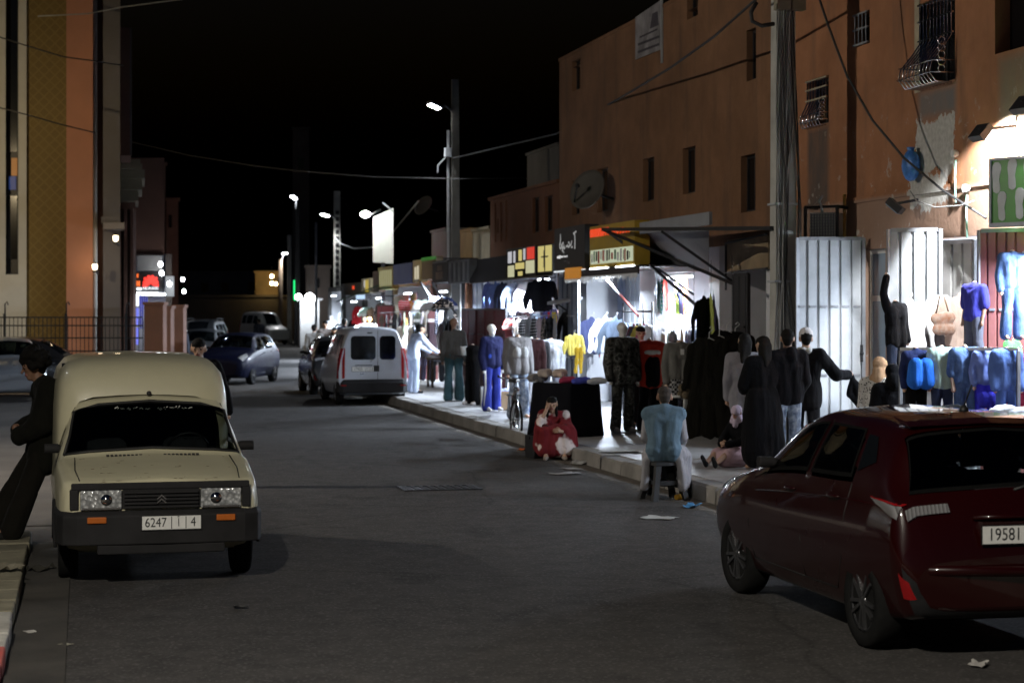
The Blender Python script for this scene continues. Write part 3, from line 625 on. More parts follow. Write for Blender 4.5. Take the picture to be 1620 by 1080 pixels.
for (px, py, d, lb) in ((254,418,83,'upper small round white lamp right of the phone sign'), (256,432,83,'lower small round white lamp right of the phone sign'), (268,449,81.6,'bright white lamp above the small lit box sign'), (289,442,120,'tiny far white lamp past the phone shop'), (291,461,126,'tiny lower white lamp past the phone shop')):
    p = at(px, py, d); t = thing('small_lamp', lb, 'lamp', p); m = MB(); m.ball((0,0,0), .11 if d < 100 else .13, 0, 8, (.8,.8,1)); m.build('bulb', M['white_bulb'], t); m = MB(); m.bar((0,0,.09), Vector((0,0,.12))+FW*.9, .035); m.build('bracket', M['dark_metal'], t)
lamp('POINT', at(268, 449, 81.2), 25, (.85,.92,1), None, .1)
M['pier_pink'] = worn('pier_pink_render', (.15,.07,.045), .9, .2, .8, .2)
for (x0, x1, yt, d, lb) in ((228,258,482,56,'broad pinkish gate pier at the end of the fence'), (261,270,488,58,'narrow pinkish gate pier right of the broad pier'), (273,290,486,60,'farthest pinkish gate pier beside the far cars')):
    p = at((x0+x1)/2, 490, d); t = thing('gate_pier', lb, 'pier', (p.x, p.y, 0)); w_ = (x1-x0)/FPX*d/2; zt = at(0, yt, d).z
    m = MB(); m.slab([RT*-w_, RT*w_, RT*w_+UPV*zt, RT*-w_+UPV*zt], FW*.6); m.build('shaft', M['pier_pink'], t); w_ += .04; m = MB(); m.slab([RT*-w_+UPV*zt-FW*.04, RT*w_+UPV*zt-FW*.04, RT*w_+UPV*(zt+.08)-FW*.04, RT*-w_+UPV*(zt+.08)-FW*.04], FW*.68); m.build('cap', M['pier_pink'], t)
# iron fence
p = at(70, 490, 52); fn = thing('iron_fence', 'dark iron fence of thin bars in front of the public building', 'fence', (p.x, p.y, 0)); m = MB()
def fp(px, z): a_ = at(px, 490, 52); return Vector((a_.x, a_.y, z))-Vector((p.x, p.y, 0))
for z in (2.0, 1.78, 1.45, 1.1, .8): m.bar(fp(-150, z), fp(226, z), .035)
for i in range(58): m.bar(fp(-150+i*6.6, .5), fp(-150+i*6.6, 1.98), .02)
m.build('bars', M['dark_metal'], fn); m = MB(); m.slab([fp(-150,0), fp(226,0), fp(226,.5), fp(-150,.5)], FW*.2); m.build('low_wall', M['hall_pink'], fn)
for px in (-90, 8, 105, 200): m = MB(); m.bar(fp(px,.0)-FW*.05, fp(px,2.1)-FW*.05, .07); m.tube([fp(px,2.1), fp(px,2.35), fp(px+3,2.42), fp(px+5,2.33)], .02, 6); m.build('post', M['dark_metal'], fn)

# ================================================================== poles and street lamps
def street_pole(label, base, h, r0, r1, mat, square=False, name='street_pole'):
    t = thing(name, label, 'pole', base); m = MB()
    if square: m.loft([[(r*a_, r*.8*b_, z) for a_, b_ in ((-1,-1),(1,-1),(1,1),(-1,1))] for r, z in ((r0,-.1),(r1,h))], 0, True, True, False)
    else: m.tube([(0,0,-.1), (0,0,h*.5), (0,0,h)], [r0, (r0+r1)/2, r1], 12)
    m.build('shaft', mat, t); return t
def lamp_head(parent, tip, direction, watts, colr, base=None, led='led', size=1., spot=150, aim=None):
    """arm from the pole, tilted LED head with a shining lens, and its light"""
    tip = Vector(tip); o = Vector(parent.location); d_ = Vector(direction).normalized()
    m = MB(); a_ = base if base is not None else Vector((0,0,tip.z-o.z-.35)); m.tube([a_, (a_+(tip-o))/2+Vector((0,0,.12)), tip-o-d_*.25*size], .035*size, 8); arm = m.build('lamp_arm', M['grey_metal'], parent)
    s_ = d_.cross(UPV).normalized(); up = s_.cross(d_).normalized(); c = tip-o
    m = MB(); m.slab([c+s_*.13*size-d_*.28*size, c+s_*.15*size+d_*.25*size, c-s_*.15*size+d_*.25*size, c-s_*.13*size-d_*.28*size], up*.09*size); hd = m.build('lamp_head', M['grey_metal'], parent)
    m = MB(); m.slab([c+s_*.10*size-d_*.2*size-up*.002, c+s_*.11*size+d_*.2*size-up*.002, c-s_*.11*size+d_*.2*size-up*.002, c-s_*.10*size-d_*.2*size-up*.002], -up*.05*size); m.build('lens', M[led], hd)
    if watts: lamp('SPOT', tip-up*.12, watts, colr, parent, .12, tip-up*3, spot, .5) if aim is None else lamp('SPOT', tip-up*.12, watts, colr, parent, .12, tip+Vector(aim), spot, .5)
    return hd
M['dark_pole'] = worn('weathered_pole', (.13,.125,.11), .9, .2, 2, .3); pole = street_pole('tall square concrete lamp post behind the shop signs', (10.35, onX(720, 490, 10.35).y, .19), 8.55, .135, .095, M['dark_pole'], True, 'lamp_post')
tip = onX(687, 168, 10.0); tip = at(687, 168, dep(pole.location)-.3)
lamp_head(pole, tip, (-.86,-.35,.28), 900, (.93,.97,1), Vector((0,0,7.6)), size=.8, spot=125, aim=(-1.9,-.3,-3))
m = MB(); m.box(-.3,-.12,-.1,.1,6.35,6.6); m.bar((-.12,0,6.5), (-.5,0,6.1), .03); m.bar((-.5,0,6.1), (-.5,0,5.9), .03); m.bar((-.2,0,7.1), (-.2,0,3.4), .06); m.build('junction_box', M['galv'], pole)
p3 = at(533, 490, 100); pl3 = street_pole('pale concrete street pole with ladder holes and bright lamp', (p3.x, p3.y, .19), at(0,303,100).z-.19, .17, .15, M['pole_concrete'], True, 'lamp_post')
m = MB()
for i in range(14): m.box(-.09,.09,-.16,-.13,2.6+i*.33,2.8+i*.33)
m.build('ladder_recess', M['ink'], pl3)
lamp_head(pl3, at(514, 340, 99), (-.7,-.6,.2), 700, (.93,.97,1), Vector((0,0,6.6)), size=1.0)
p4 = at(500, 490, 92); street_pole('thin plain grey pole left of the laddered lamp post', (p4.x, p4.y, .19), at(0,352,92).z-.19, .065, .055, M['grey_metal'])
p5 = at(443.5, 490, 130); pl5 = street_pole('wooden street pole with small white lamp near the far van', (p5.x, p5.y, 0), at(0,410,130).z, .17, .14, M['wood'], False, 'lamp_post')
lamp_head(pl5, at(453, 400, 130), (.8,-.5,.1), 500, (.95,.97,1), Vector((0,0,5.4)), size=1.2)
p6 = at(458, 490, 128); street_pole('grey far pole right of the wooden pole', (p6.x, p6.y, 0), at(0,372,128).z, .16, .14, M['pole_concrete'])
p7 = at(470, 490, 122); pl7 = street_pole('dark steel mast with tiny lamp and green neon strip', (p7.x, p7.y, 0), at(0,330,122).z, .17, .13, M['dark_metal'], True, 'lamp_post')
lamp_head(pl7, at(465, 312, 122), (-.5,-.6,.3), 0, (1,1,1), Vector((0,0,6.0)), 'white_bulb', 1.1)
m = MB(); p = at(465.5, 443, 121.7)-pl7.location; q = at(465.5, 474, 121.7)-pl7.location; m.bar(p, q, .09); m.bar(q, q+RT*.2, .09); m.build('neon_strip', glow('green_neon', (.02,1.,.25), 1.2), pl7)
for (px, py, d, w_, lb) in ((490,472,111,300,'round bright bulb hanging over the pale shuttered kiosk'), (472,470,116,60,'smaller round bulb left of the pale kiosk'), (436,449,150,0,'right yellow far lamp by the low house'), (430,448,150,0,'lower yellow far lamp by the low house'), (430,437,150,0,'upper yellow far lamp by the low house')):
    p = at(px, py, d); t = thing('hanging_bulb', lb, 'lamp', p); m = MB(); m.ball((0,0,0), (.30 if w_ > 100 else .2 if w_ else .14), 0, 9); m.build('bulb', M['white_bulb' if w_ else 'warm_bulb'], t); m = MB(); m.bar((0,0,.1), (0,0,.8), .03); m.build('cord', M['cable'], t)
    if w_: lamp('POINT', p-FW*.5-UPV*.4, w_, (.92,.96,1), t, .2)
for (px, y0, y1) in ((415,438,455),): mass('far_house', 'small house front lit yellow by far lamps', 404, 440, 432, 152, 3, M['ochre_render'])
lamp('POINT', at(425, 448, 149), 60, (1,.75,.3), None, .2)
# concrete pole wrapped in cables in front of the houses
p8 = at(1239, 490, 27.8); pl8 = street_pole('thick concrete pole wrapped in loose cables between the two tall houses', (p8.x, p8.y, .19), 9.6, .165, .13, M['pole_concrete'], True)
for i in range(13):
    x = random.uniform(-.17,.17); y = random.uniform(-.2,-.12); pts = []; kx = random.uniform(.4,1.3); out = random.choice((0,0,0,.12,.18))
    for j in range(15):
        z = .1+j*.68; s_ = math.sin(PI*min(1, max(0, (z-1.5)/3)))
        pts.append((x*(1-.03*j)+.035*math.sin(j*kx+i)+(-out*s_ if i % 2 else out*s_*.5), y-.02*math.cos(j*1.3+i), z))
    m = MB(); m.tube(pts, random.uniform(.009,.016), 6); m.build('cable', M['cable_grey' if i % 4 else 'cable'], pl8)
m = MB(); m.box(-.20,.0,-.32,-.15,6.25,6.8); m.box(.03,.23,-.3,-.15,6.25,6.85); m.build('meter_box', M['pale_render'], pl8)
for zz in (.9, 2.4, 3.5): m = MB(); m.box(-.185,.185,-.17,.15,zz,zz+.03); m.build('band', M['galv'], pl8)
# street lamps standing beside the photographer and by the side street, out of the picture; the third one is an added light
ls = street_pole('slim steel street lamp on the left pavement near the photographer', (-3.2, 3.5, .1), 7.4, .09, .05, M['grey_metal'], False, 'street_lamp')
lamp_head(ls, (-2.2, 4.1, 7.6), (.75,.6,.05), 4300, (1,.93,.80), size=1.2, spot=165)
lw = street_pole('slim steel street lamp at the corner of the side street', (-9., 50., 0), 7.4, .09, .05, M['grey_metal'], False, 'street_lamp')
lamp_head(lw, (-8.2, 51.2, 7.5), (.4,.8,.05), 3000, (1,.78,.46), size=1.2, spot=118, aim=(1.9,3,-1.7))
lc = street_pole('added unseen street lamp at the far left brightening the right hand facades', (-7.4, 26., 0), 7.4, .09, .05, M['grey_metal'], False, 'street_lamp')  # added lamp out of view, lifts the awning and the right facades
lamp_head(lc, (-6.4, 26.2, 7.5), (.95,.2,.05), 3300, (1,.92,.80), size=1.2, spot=112, aim=(3,.5,-1.5))

# ================================================================== cables overhead
def cable(label, pts, r=.012, mat='cable', sag=0.):
    P_ = [Vector(p) for p in pts]
    if sag:
        a, b_ = P_[0], P_[-1]; P_ = [a.lerp(b_, i/14)-UPV*sag*4*(i/14)*(1-i/14) for i in range(15)]
    base = P_[0].copy(); m = MB(); m.tube([p-base for p in P_], r, 6); o = m.build('overhead_cable', M[mat]); o.location = base; return tag(o, label, 'cable')
ptop = Vector(pole.location)+Vector((-.1,0,6.3))
cable('black cable swooping from the big pole along the brown house', [at(1195,0,27.6), at(1130,58,30), at(1060,108,34), at(990,150,39), at(925,187,44), at(880,212,48), ptop], .022)
cable('thin cable stretched across the dark sky over the road', [at(205,224,62), at(300,246,60), at(400,262,58), at(465,270,57), at(590,280,56), at(720,283,55), at(835,282,54.9)], .012, 'cable')
cable('pale cable hanging between the laddered pole and the lit panel', [at(529,375,99), at(540,386,97), at(560,393,92), at(590,391,84), at(615,375,78), at(640,345,73), at(662,318,70)], .028, 'cable_grey')
cable('dark cable looping down over the orange wall to the shops', [at(1290,-20,26.2), at(1310,40,26.1), at(1340,120,25.9), at(1380,190,25.6), at(1430,250,25.2), at(1490,300,24.6), at(1560,345,23.6)], .017)
cable('thin slack cable drooping under the blue bag on the orange wall', [at(1440,302,24.9), at(1450,318,24.8), at(1480,328,24.5), at(1520,325,24.1), at(1540,318,23.8)], .009, 'cable_grey')
cable('upper cable across the public building', [at(-10,56,57), at(40,72,57), at(100,90,57.5), at(150,97,58), at(195,104,59)], .02)
cable('lower cable across the public building', [at(-10,168,57), at(40,181,57), at(100,198,57.5), at(150,210,58)], .02)
cable('pale cable entering over the dark sky at the top left', [at(60,26,57), at(140,22,58), at(190,12,58), at(250,4,58), at(330,-6,58)], .018, 'cable_grey')
cable('thick black hose loop beside the big pole', [at(1197,4,27.4), at(1188,20,27.4), at(1190,34,27.4), at(1205,41,27.4), at(1224,38,27.5)], .03)
# ================================================================== signs, awnings and fittings on the shops
XS = 9.55
def sign_box(name, label, px0, px1, yt0, yt1, yb, mat, X=XS, depth=.28, cat='sign'):
    """box sign in a plane parallel to the street; yt0/yt1 top edge at its two ends"""
    a, c = onX(px0, yt0, X), onX(px1, yt1, X); zb = (onX(px0, yb, X).z+onX(px1, yb, X).z)/2; zt = (a.z+c.z)/2
    t = thing(name, label, cat, (X, (a.y+c.y)/2, zb)); m = MB(); m.box(0, depth, c.y-t.location.y, a.y-t.location.y, 0, zt-zb); m.build('sign_box', mat, t)
    m = MB()
    for f in (.15, .85): m.bar((depth, (c.y-a.y)*(f-.5), zt-zb-.06), (XF-X-.005, (c.y-a.y)*(f-.5), zt-zb-.06), .04)
    m.build('bracket', M['dark_metal'], t); t['w'] = a.y-c.y; t['h'] = zt-zb; return t
def on_sign(t, f0, f1, g0, g1, out=.012, mb=None, m=0):
    """flat panel on the sign's face; f from its far (left in photo) edge 0..1, g from the bottom 0..1"""
    W, H_ = t['w'], t['h']; mb = mb or MB(); mb.box(-out, .0, W/2-f0*W, W/2-f1*W, g0*H_, g1*H_, m); return mb
k = NT('matt_black_sign'); k.setc((.012,.012,.012)); k.set(roughness=.5); M['sign_black'] = k.m
M['sign_yellow'] = worn('yellow_sign_panel', (.42,.27,.025), .5, .12, 3, .03)
s1 = sign_box('shop_sign', 'square black shop sign with white brushed script', 877, 925, 360, 357, 426, M['sign_black'])
def strokes(t, lst, mat, wd=.02, out=.006, name='lettering'):
    m = MB(); W, H_ = t['w'], t['h']
    for pts in lst:
        for i in range(len(pts)-1):
            (f0, g0, w0), (f1, g1, w1) = pts[i], pts[i+1]
            a, c = Vector((-out, W/2-f0*W, g0*H_)), Vector((-out, W/2-f1*W, g1*H_)); d_ = (c-a); n_ = Vector((0, -d_.z, d_.y)).normalized()
            m.slab([a-n_*w0*wd, c-n_*w1*wd, c+n_*w1*wd, a+n_*w0*wd], (out-.0005-.0006*i, 0, 0))
    return m.build(name, mat, t)
M['sign_white'] = glow('lit_script', (.9,.9,.88), .28)
arc = lambda cx, cy, rx, ry, a0, a1, n=7, w=1.: [(cx+rx*math.cos(R(a0+(a1-a0)*i/n)), cy+ry*math.sin(R(a0+(a1-a0)*i/n)), w) for i in range(n+1)]
strokes(s1, [[(.21,.86,.5),(.22,.72,1.3),(.20,.60,1.5)], arc(.22,.58,.035,.07,90,400), [(.24,.60,1),(.28,.52,1.4),(.31,.42,1)], arc(.305,.58,.03,.06,60,340), [(.33,.60,.8),(.335,.50,1.2),(.37,.52,.9)],
            [(.40,.54,1),(.46,.56,.8)], arc(.49,.58,.035,.055,180,470), [(.52,.55,.9),(.57,.57,1),(.60,.66,.8)], [(.575,.5,.7),(.62,.52,.9)], [(.66,.82,1.3),(.69,.80,1.1),(.70,.62,1.4),(.69,.46,1.5)], [(.64,.82,.7),(.74,.86,.8)], [(.27,.47,1.2),(.275,.45,1.2)], [(.33,.42,1),(.335,.40,1)]], M['sign_white'], .022)
strokes(s1, [[(.10,.305,1.4),(.16,.31,1.6)], arc(.20,.31,.03,.025,0,300), [(.24,.31,1.),(.30,.315,1)], [(.33,.33,1),(.34,.30,1)], [(.36,.31,.8),(.42,.31,.8)], [(.44,.33,.8),(.445,.30,.9)]], glow('lit_small_script', (.95,.95,.95), .7), .016, name='small_lettering')
strokes(s1, [[(.34,.20,.8),(.42,.20,.7)], [(.44,.22,.7),(.44,.13,.7)], [(.47,.19,.7),(.50,.13,.7)], [(.52,.20,.7),(.52,.13,.7)]], plain('dull_script', (.2,.2,.2), .6), .014, name='dull_lettering')
m = MB(); m.tube([(.0,-s1['w']/2,-.03), (.0,s1['w']/2,-.03)], .018, 8); m.build('light_strip', glow('dim_strip', (.9,.95,1), .8), s1)
s2 = sign_box('shop_sign', 'yellow shop sign with red letters and strip of pictured goods', 933, 1004, 361, 346, 421, M['sign_yellow'])
m = MB(); random.seed(3); x = .02
for wd_ in (.07,.055,.06,.05,.05,.045,.04,.05,.04,.05,.04,.035,.05,.03): 
    h0 = .74; on_sign(s2, x, min(.99, x+wd_), h0, .93 if x < .45 else .84+random.uniform(0,.05), .012, m)
    if x > .28: on_sign(s2, x+wd_*.3, x+wd_*.7, h0-.01, .80, .0125, m, 1)
    x += wd_+(.006 if x < .3 else .022)
M['red_dim'] = glow('lit_red_letters', (1.,.07,.01), .75); m.build('red_letters', [M['red_dim'], M['sign_yellow']], s2)
m = MB(); on_sign(s2, .03, .97, .08, .42, .010, m); pn = m.build('picture_strip', glow('lit_picture', (.80,.88,.62), .55), s2); m = MB(); x = .05
mats = [M['ink'], plain('deep_green', (.02,.16,.08), .4), plain('print_red', (.5,.04,.03), .4), plain('print_white', (.8,.8,.8), .4), M['ink']]
while x < .94:
    wd_ = random.uniform(.012,.04); on_sign(s2, x, x+wd_, random.uniform(.09,.2), random.uniform(.3,.41), .013, m, random.randrange(5)); x += wd_+random.uniform(.01,.03)
m.build('pictured_goods', mats, pn)
m = MB(); m.tube([(.0,-s2['w']/2+.05,-.03), (.0,-s2['w']/2+1.2,-.03)], .022, 8); m.tube([(.0,.25,-.03), (.0,1.5,-.03)], .022, 8); m.build('light_strip', M['tube'], s2)
s3 = sign_box('light_box', 'lit box sign of four rows of pictured clothes with red square', 801, 848, 396, 386, 440, M['sign_black'], 9.6)
cols = [('w',glow('lit_panel_white', (.85,.85,.9), .55)), ('y',glow('lit_panel_yellow', (1,.85,.3), .55)), ('r',glow('lit_panel_red', (1,.06,.03), .6)), ('g',glow('lit_panel_pale', (.9,.88,.55), .55)), ('k',plain('print_grey', (.25,.24,.26), .5))]
m = MB()
for f0, f1, g0, g1, c in ((.07,.20,.52,.90,0),(.21,.26,.52,.90,4),(.265,.33,.52,.90,0),(.335,.37,.52,.9,4),(.44,.54,.56,.92,1),(.60,.66,.58,.94,0),(.67,.71,.58,.94,4),(.72,.95,.58,.96,2),(.07,.28,.06,.44,3),(.33,.62,.30,.50,1),(.42,.56,.08,.22,1),(.68,.95,.14,.54,3)): on_sign(s3, f0, f1, g0, g1, .01, m, c)
m.build('picture_panels', [c[1] for c in cols], s3)
s4 = sign_box('light_box', 'tall narrow lit yellow box sign with dark cross strut', 850, 874, 388, 386, 432, M['sign_black'], 9.6)
m = on_sign(s4, .08, .46, .06, .96, .01); on_sign(s4, .56, .96, .06, .96, .01, m); m.build('lit_panel', cols[1][1], s4); m = on_sign(s4, .3, .75, .55, .6, .016); on_sign(s4, .46, .56, .2, .8, .016, m); m.build('strut', M['ink'], s4)
# small orange lamp under the black sign
p = onX(905, 432, 9.5); t = thing('orange_lightbar', 'small orange lit bar below the black script sign', 'sign', p); m = MB(); m.box(0,.12,-.6,.6,-.11,.11); m.build('bar', glow('orange_bar', (1,.38,.02), .35), t); m = MB(); m.box(.12,.2,-.65,.65,-.13,.13); m.build('bar_back', M['black'], t)
def flat_sign(label, px0, px1, yt0, yt1, yb, mat, name='shop_sign', X=XS, deco=None, depth=.2):
    t = sign_box(name, label, px0, px1, yt0, yt1, yb, mat, X, depth)
    if deco:
        m = MB()
        for f0, f1, g0, g1, c in deco[0]: on_sign(t, f0, f1, g0, g1, .012, m, c)
        m.build('sign_pattern', deco[1], t)
    return t
M['navy'] = worn('navy_panel', (.035,.06,.22), .45, .12, 2, .03)
flat_sign('plain navy blue sign panel between the lit panel and lamp post', 622, 652, 419, 415, 449, M['navy'])
flat_sign('pale yellow sign with two upright figures right of the navy panel', 653, 666, 413, 410, 447, worn('sign_cream', (.42,.34,.15), .5, .1), deco=([(.25,.45,.15,.7,0), (.55,.75,.15,.75,0), (.2,.8,.05,.12,1)], [glow('lit_figure', (.95,.85,.6), .55), M['ink']]))
flat_sign('plain tan sign board with green top strip', 667, 690, 408, 405, 442, worn('sign_tan', (.19,.14,.07), .6, .15), deco=([(0,1,.86,1.0,0)], [glow('green_strip', (.05,.6,.02), .18)]))
flat_sign('dark sign board showing a pale seated figure', 684, 708, 414, 411, 447, worn('sign_dark', (.05,.045,.04), .6, .2), X=XS-.3, deco=([(.25,.7,.15,.5,0), (.35,.65,.55,.78,0), (.05,.95,.92,.97,1)], [worn('figure_tone', (.24,.17,.12), .6, .3), M['grey_metal']]))
flat_sign('grey sign board with upright faded stripes', 709, 742, 414, 409, 448, worn('sign_grey', (.13,.13,.13), .6, .3), X=XS-.3, deco=([(.08+.11*i,.12+.11*i,.08,.9,i % 2) for i in range(8)], [worn('stripe_pale', (.26,.26,.25), .6, .3), worn('stripe_dark', (.05,.05,.05), .6, .3)]))
flat_sign('narrow yellow shop fascia with pictured bottles left of navy panel', 598, 621, 424, 420, 458, worn('fascia_yellow', (.30,.25,.06), .5, .2), deco=([(.1+.15*i,.2+.15*i,.15,.85,0) for i in range(6)], [glow('fascia_light', (.85,.8,.4), .3)]))
flat_sign('brown blank sign panel under the tall lit panel', 590, 600, 430, 428, 462, worn('fascia_brown', (.10,.06,.04), .6, .2))
flat_sign('white and yellow curved shop sign far down the row', 572, 586, 441, 440, 464, worn('fascia_white', (.55,.5,.35), .5, .2), deco=([(.45,.8,.1,.9,0), (.3,.45,.4,.9,1)], [glow('fascia_gold', (1,.75,.1), .4), glow('fascia_pale', (.9,.9,.85), .5)]))
flat_sign('grey sign board with small red mark far down the row', 545, 571, 449, 446, 466, M['grey_render'], deco=([(.5,.62,.45,.75,0)], [M['red_dim']]))
flat_sign('small lit pale blue sign strip at the far shops', 563, 578, 468, 463, 474, M['sign_black'], X=9.4, deco=([(.04,.96,.1,.9,0)], [glow('pale_blue_strip', (.55,.75,1), 1.)]))
# tall floodlit white panel on a roof post
p = at(606, 420, 66); t = thing('billboard', 'tall narrow white panel floodlit by a lamp on its arm', 'sign', (p.x, p.y, p.z))
m = MB(); a, c = at(590, 415, 66)-p, at(622, 330, 66)-p; m.slab([(a.x,a.y,a.z), (c.x,c.y,a.z-.05), (c.x,c.y,c.z+.02), (a.x,a.y,c.z-.28)], FW*.15); m.build('panel', worn('panel_white', (.62,.63,.58), .6, .1, 1.5, .05), t)
m = MB(); m.bar((0,0,-1.2), (0,0,.1), .12); m.build('post', M['dark_metal'], t); tip = at(578, 339, 65.3)-p; m = MB(); m.tube([c+Vector((-.45,-.05,-.05)), tip+RT*.2], .03, 6); m.ball(tip, .16, 1, 9, (1,1,.7)); m.bar(c-UPV*.1, c+UPV*.2-RT*.35, .05); m.build('flood_lamp', [M['grey_metal'], M['led']], t)
lamp('SPOT', at(577, 337, 64.6), 110, (.93,1,.93), t, .1, at(608, 380, 66.5), 100, .7); lamp('POINT', at(578, 343, 64.4), 70, (.93,.97,1), t, .1)

# --- grey fold-out awning with its frame
t = thing('awning', 'grey fabric awning with pale fascia band and dark folding arms', 'awning', (10.2, onX(1062, 380, 10.2).y, 3.2)); off = Vector(t.location)
k = NT('awning_cloth'); wv = k.new('ShaderNodeTexWave', bands_direction='Y'); wv.inputs['Scale'].default_value = 3; k.l.new(k.tc.outputs['Object'], wv.inputs['Vector']); k.setc(k.mix(k.noise(2,5), (.15,.15,.16), (.22,.22,.235))); k.set(roughness=.85); k.bump(k.noise(6,3), .4, .03); M['awning'] = k.m
A = [onX(1006, 362, 9.7), onX(1121, 366, 9.7), onX(1121, 430, 10.55), onX(1006, 428, 10.55)]
m = MB(); m.slab([p-off for p in A], (.01,0,.02)); m.build('awning_cloth', M['awning'], t)
m = MB(); a, c = onX(1007, 344, 9.64), onX(1122, 345, 9.64); zb = onX(1060, 364, 9.64).z; m.box(-.0+9.64-off.x, 9.69-off.x, c.y-off.y, a.y-off.y, zb-off.z, (a.z+c.z)/2-off.z); m.build('fascia_band', worn('fascia_pale', (.26,.265,.28), .7, .1, 2), t)
m = MB(); m.bar(onX(954,363,9.2)-off, onX(1222,361,9.6)-off, .06); m.build('front_bar', M['dark_metal'], t)
for q0, q1 in (((956,364,9.2),(1182,458,10.4)), ((1046,366,9.3),(1168,452,10.6)), ((1027,418,9.6),(1112,492,10.7)), ((956,363,9.25),(1098,466,10.72))):
    m = MB(); m.bar(onX(*q0)-off, onX(*q1)-off, .045); m.build('folding_arm', M['dark_metal'], t)
# dark awning over the middle shop and its fringe
t = thing('valance', 'dark brown valance with pale tattered fringe under the yellow sign', 'awning', (XS, onX(955, 430, XS).y, 2.9)); off = Vector(t.location)
m = MB(); a, c = onX(893, 424, XS), onX(1010, 422, XS); m.box(-.02, .02, c.y-off.y, a.y-off.y, onX(950,437,XS).z-off.z, onX(950,425,XS).z-off.z); m.box(.02, 1.2, c.y-off.y, a.y-off.y, onX(950,426,XS).z-off.z, onX(950,425,XS).z-off.z+.01); m.build('band', worn('valance_brown', (.045,.035,.032), .9, .2), t)
m = MB(); yy = c.y-off.y; zt = onX(950,437,XS).z-off.z
while yy < a.y-off.y-.1:
    wd_ = random.uniform(.07,.13); dp = random.uniform(.04,.13); m.slab([(-.025,yy,zt+.02), (-.025,yy+wd_*.9,zt+.02), (-.025,yy+wd_*.75,zt-dp*.6), (-.025,yy+wd_*.45,zt-dp), (-.025,yy+wd_*.1,zt-dp*.5)], (.006,0,0)); yy += wd_
m.build('fringe', M['white_paint'], t)
t = thing('awning', 'plain dark awning sheet left of the lit clothes box sign', 'awning', (9.7, onX(770, 440, 9.7).y, 3.0)); off = Vector(t.location)
m = MB(); m.slab([onX(743,412,9.55)-off, onX(800,404,9.55)-off, onX(800,440,9.2)-off, onX(743,449,9.2)-off], (.03,0,0)); m.build('awning_cloth', worn('dark_canvas', (.035,.032,.033), .9, .25, 2), t)
m = MB(); m.slab([onX(743,449,9.2)-off, onX(874,436,9.2)-off, onX(874,433,10.7)-off, onX(743,446,10.7)-off], (0,0,.02)); m.build('soffit', worn('soffit_tone', (.12,.10,.09), .9, .2), t)
t = thing('awning_support', 'pair of dark folding struts under the tan and grey signs', 'awning strut', onX(675,446,9.2))
for q0, q1 in (((665,446,9.2),(700,500,10.5)), ((684,446,9.2),(713,498,10.5))): m = MB(); m.bar(onX(*q0)-t.location, onX(*q1)-t.location, .05); m.build('strut', M['dark_metal'], t)
t = thing('awning', 'green edged canopy sheet over the far clothes stalls', 'awning', onX(570, 464, 9.0)); off = Vector(t.location)
m = MB(); m.slab([onX(532,478,9.0)-off, onX(600,452,9.0)-off, onX(600,452,10.7)-off, onX(532,478,10.7)-off], (0,0,.04)); m.build('canopy_sheet', worn('green_canvas', (.04,.09,.06), .85, .2), t)

# ================================================================== sheet-metal doors
def metal_door(label, p, q, zt, mat, ribs=6, zb=.21, rails=(.36, .68), fr='grey_metal', amp=.035):
    """folded sheet door leaf from p to q (plan points), with frame and ribs pressed in"""
    p, q = Vector((p[0],p[1],0)), Vector((q[0],q[1],0)); d_ = q-p; L = d_.length; d_.normalize(); n_ = Vector((d_.y,-d_.x,0))
    if n_.dot(FW) > 0: n_ = -n_
    t = thing('metal_door', label, 'door', (p.x, p.y, zb)); H_ = zt-zb; prof = []
    w_ = L/ribs
    for i in range(ribs):
        x = i*w_; prof += [(x,0), (x+w_*.70,0), (x+w_*.76,amp), (x+w_*.94,amp)]
    prof.append((L, 0))
    m = MB(); f_ = [d_*x+n_*(-y) for x, y in prof]; b_ = [v-n_*.006 for v in f_]; n2 = len(prof)
    vs = f_+[v+UPV*H_ for v in f_]+b_+[v+UPV*H_ for v in b_]
    fs = [(i,i+1,n2+i+1,n2+i) for i in range(n2-1)]+[(2*n2+i,3*n2+i,3*n2+i+1,2*n2+i+1) for i in range(n2-1)]+[(n2+i,n2+i+1,3*n2+i+1,3*n2+i) for i in range(n2-1)]
    m.add(vs, fs); m.build('sheet', mat, t)
    m = MB()
    for x in (0, L): m.bar(d_*x-n_*.02, d_*x-n_*.02+UPV*H_, .05)
    for f in (.004, .996): m.bar(d_*.025-n_*.02+UPV*H_*f, d_*(L-.025)-n_*.02+UPV*H_*f, .05)
    m.build('door_frame', M[fr], t)
    for f in rails:
        for i in range(ribs): m = MB(); m.bar(d_*(i*w_+.02)+n_*.012+UPV*H_*f, d_*(i*w_+w_*.70)+n_*.012+UPV*H_*f, .028); o = m.build('cross_bar', M[fr], t)
    m = MB(); m.bar(d_*L*.97+n_*.02+UPV*H_*.42, d_*L*.97+n_*.02+UPV*H_*.50, .03); m.ball(d_*L*.97+n_*.03+UPV*H_*.46, .03, 0, 6); m.build('latch', M['dark_metal'], t)
    return t
metal_door('grey ribbed sheet metal door standing open beside the cable pole', at(1262,490,27.3), at(1366,490,27.3), 3.21, M['galv'])
metal_door('bright white ribbed metal door lit by the flood lamp', at(1406,490,24.4), at(1487,490,24.2), 3.21, M['galv'], 4)
metal_door('dull grey ribbed metal door behind the hanging clothes', at(1476,490,25.2), at(1541,490,24.6), 3.08, M['dim_sheet'], 4)
metal_door('rust red ribbed metal door at the right end stall', at(1549,490,22.9), at(1640,490,22.5), 3.14, M['red_sheet'], 6)
metal_door('pale blue ribbed door panel behind the hung white shirt', onX(926,490,11.5), onX(1000,490,11.5), 3.1, M['blue_sheet'], 6)
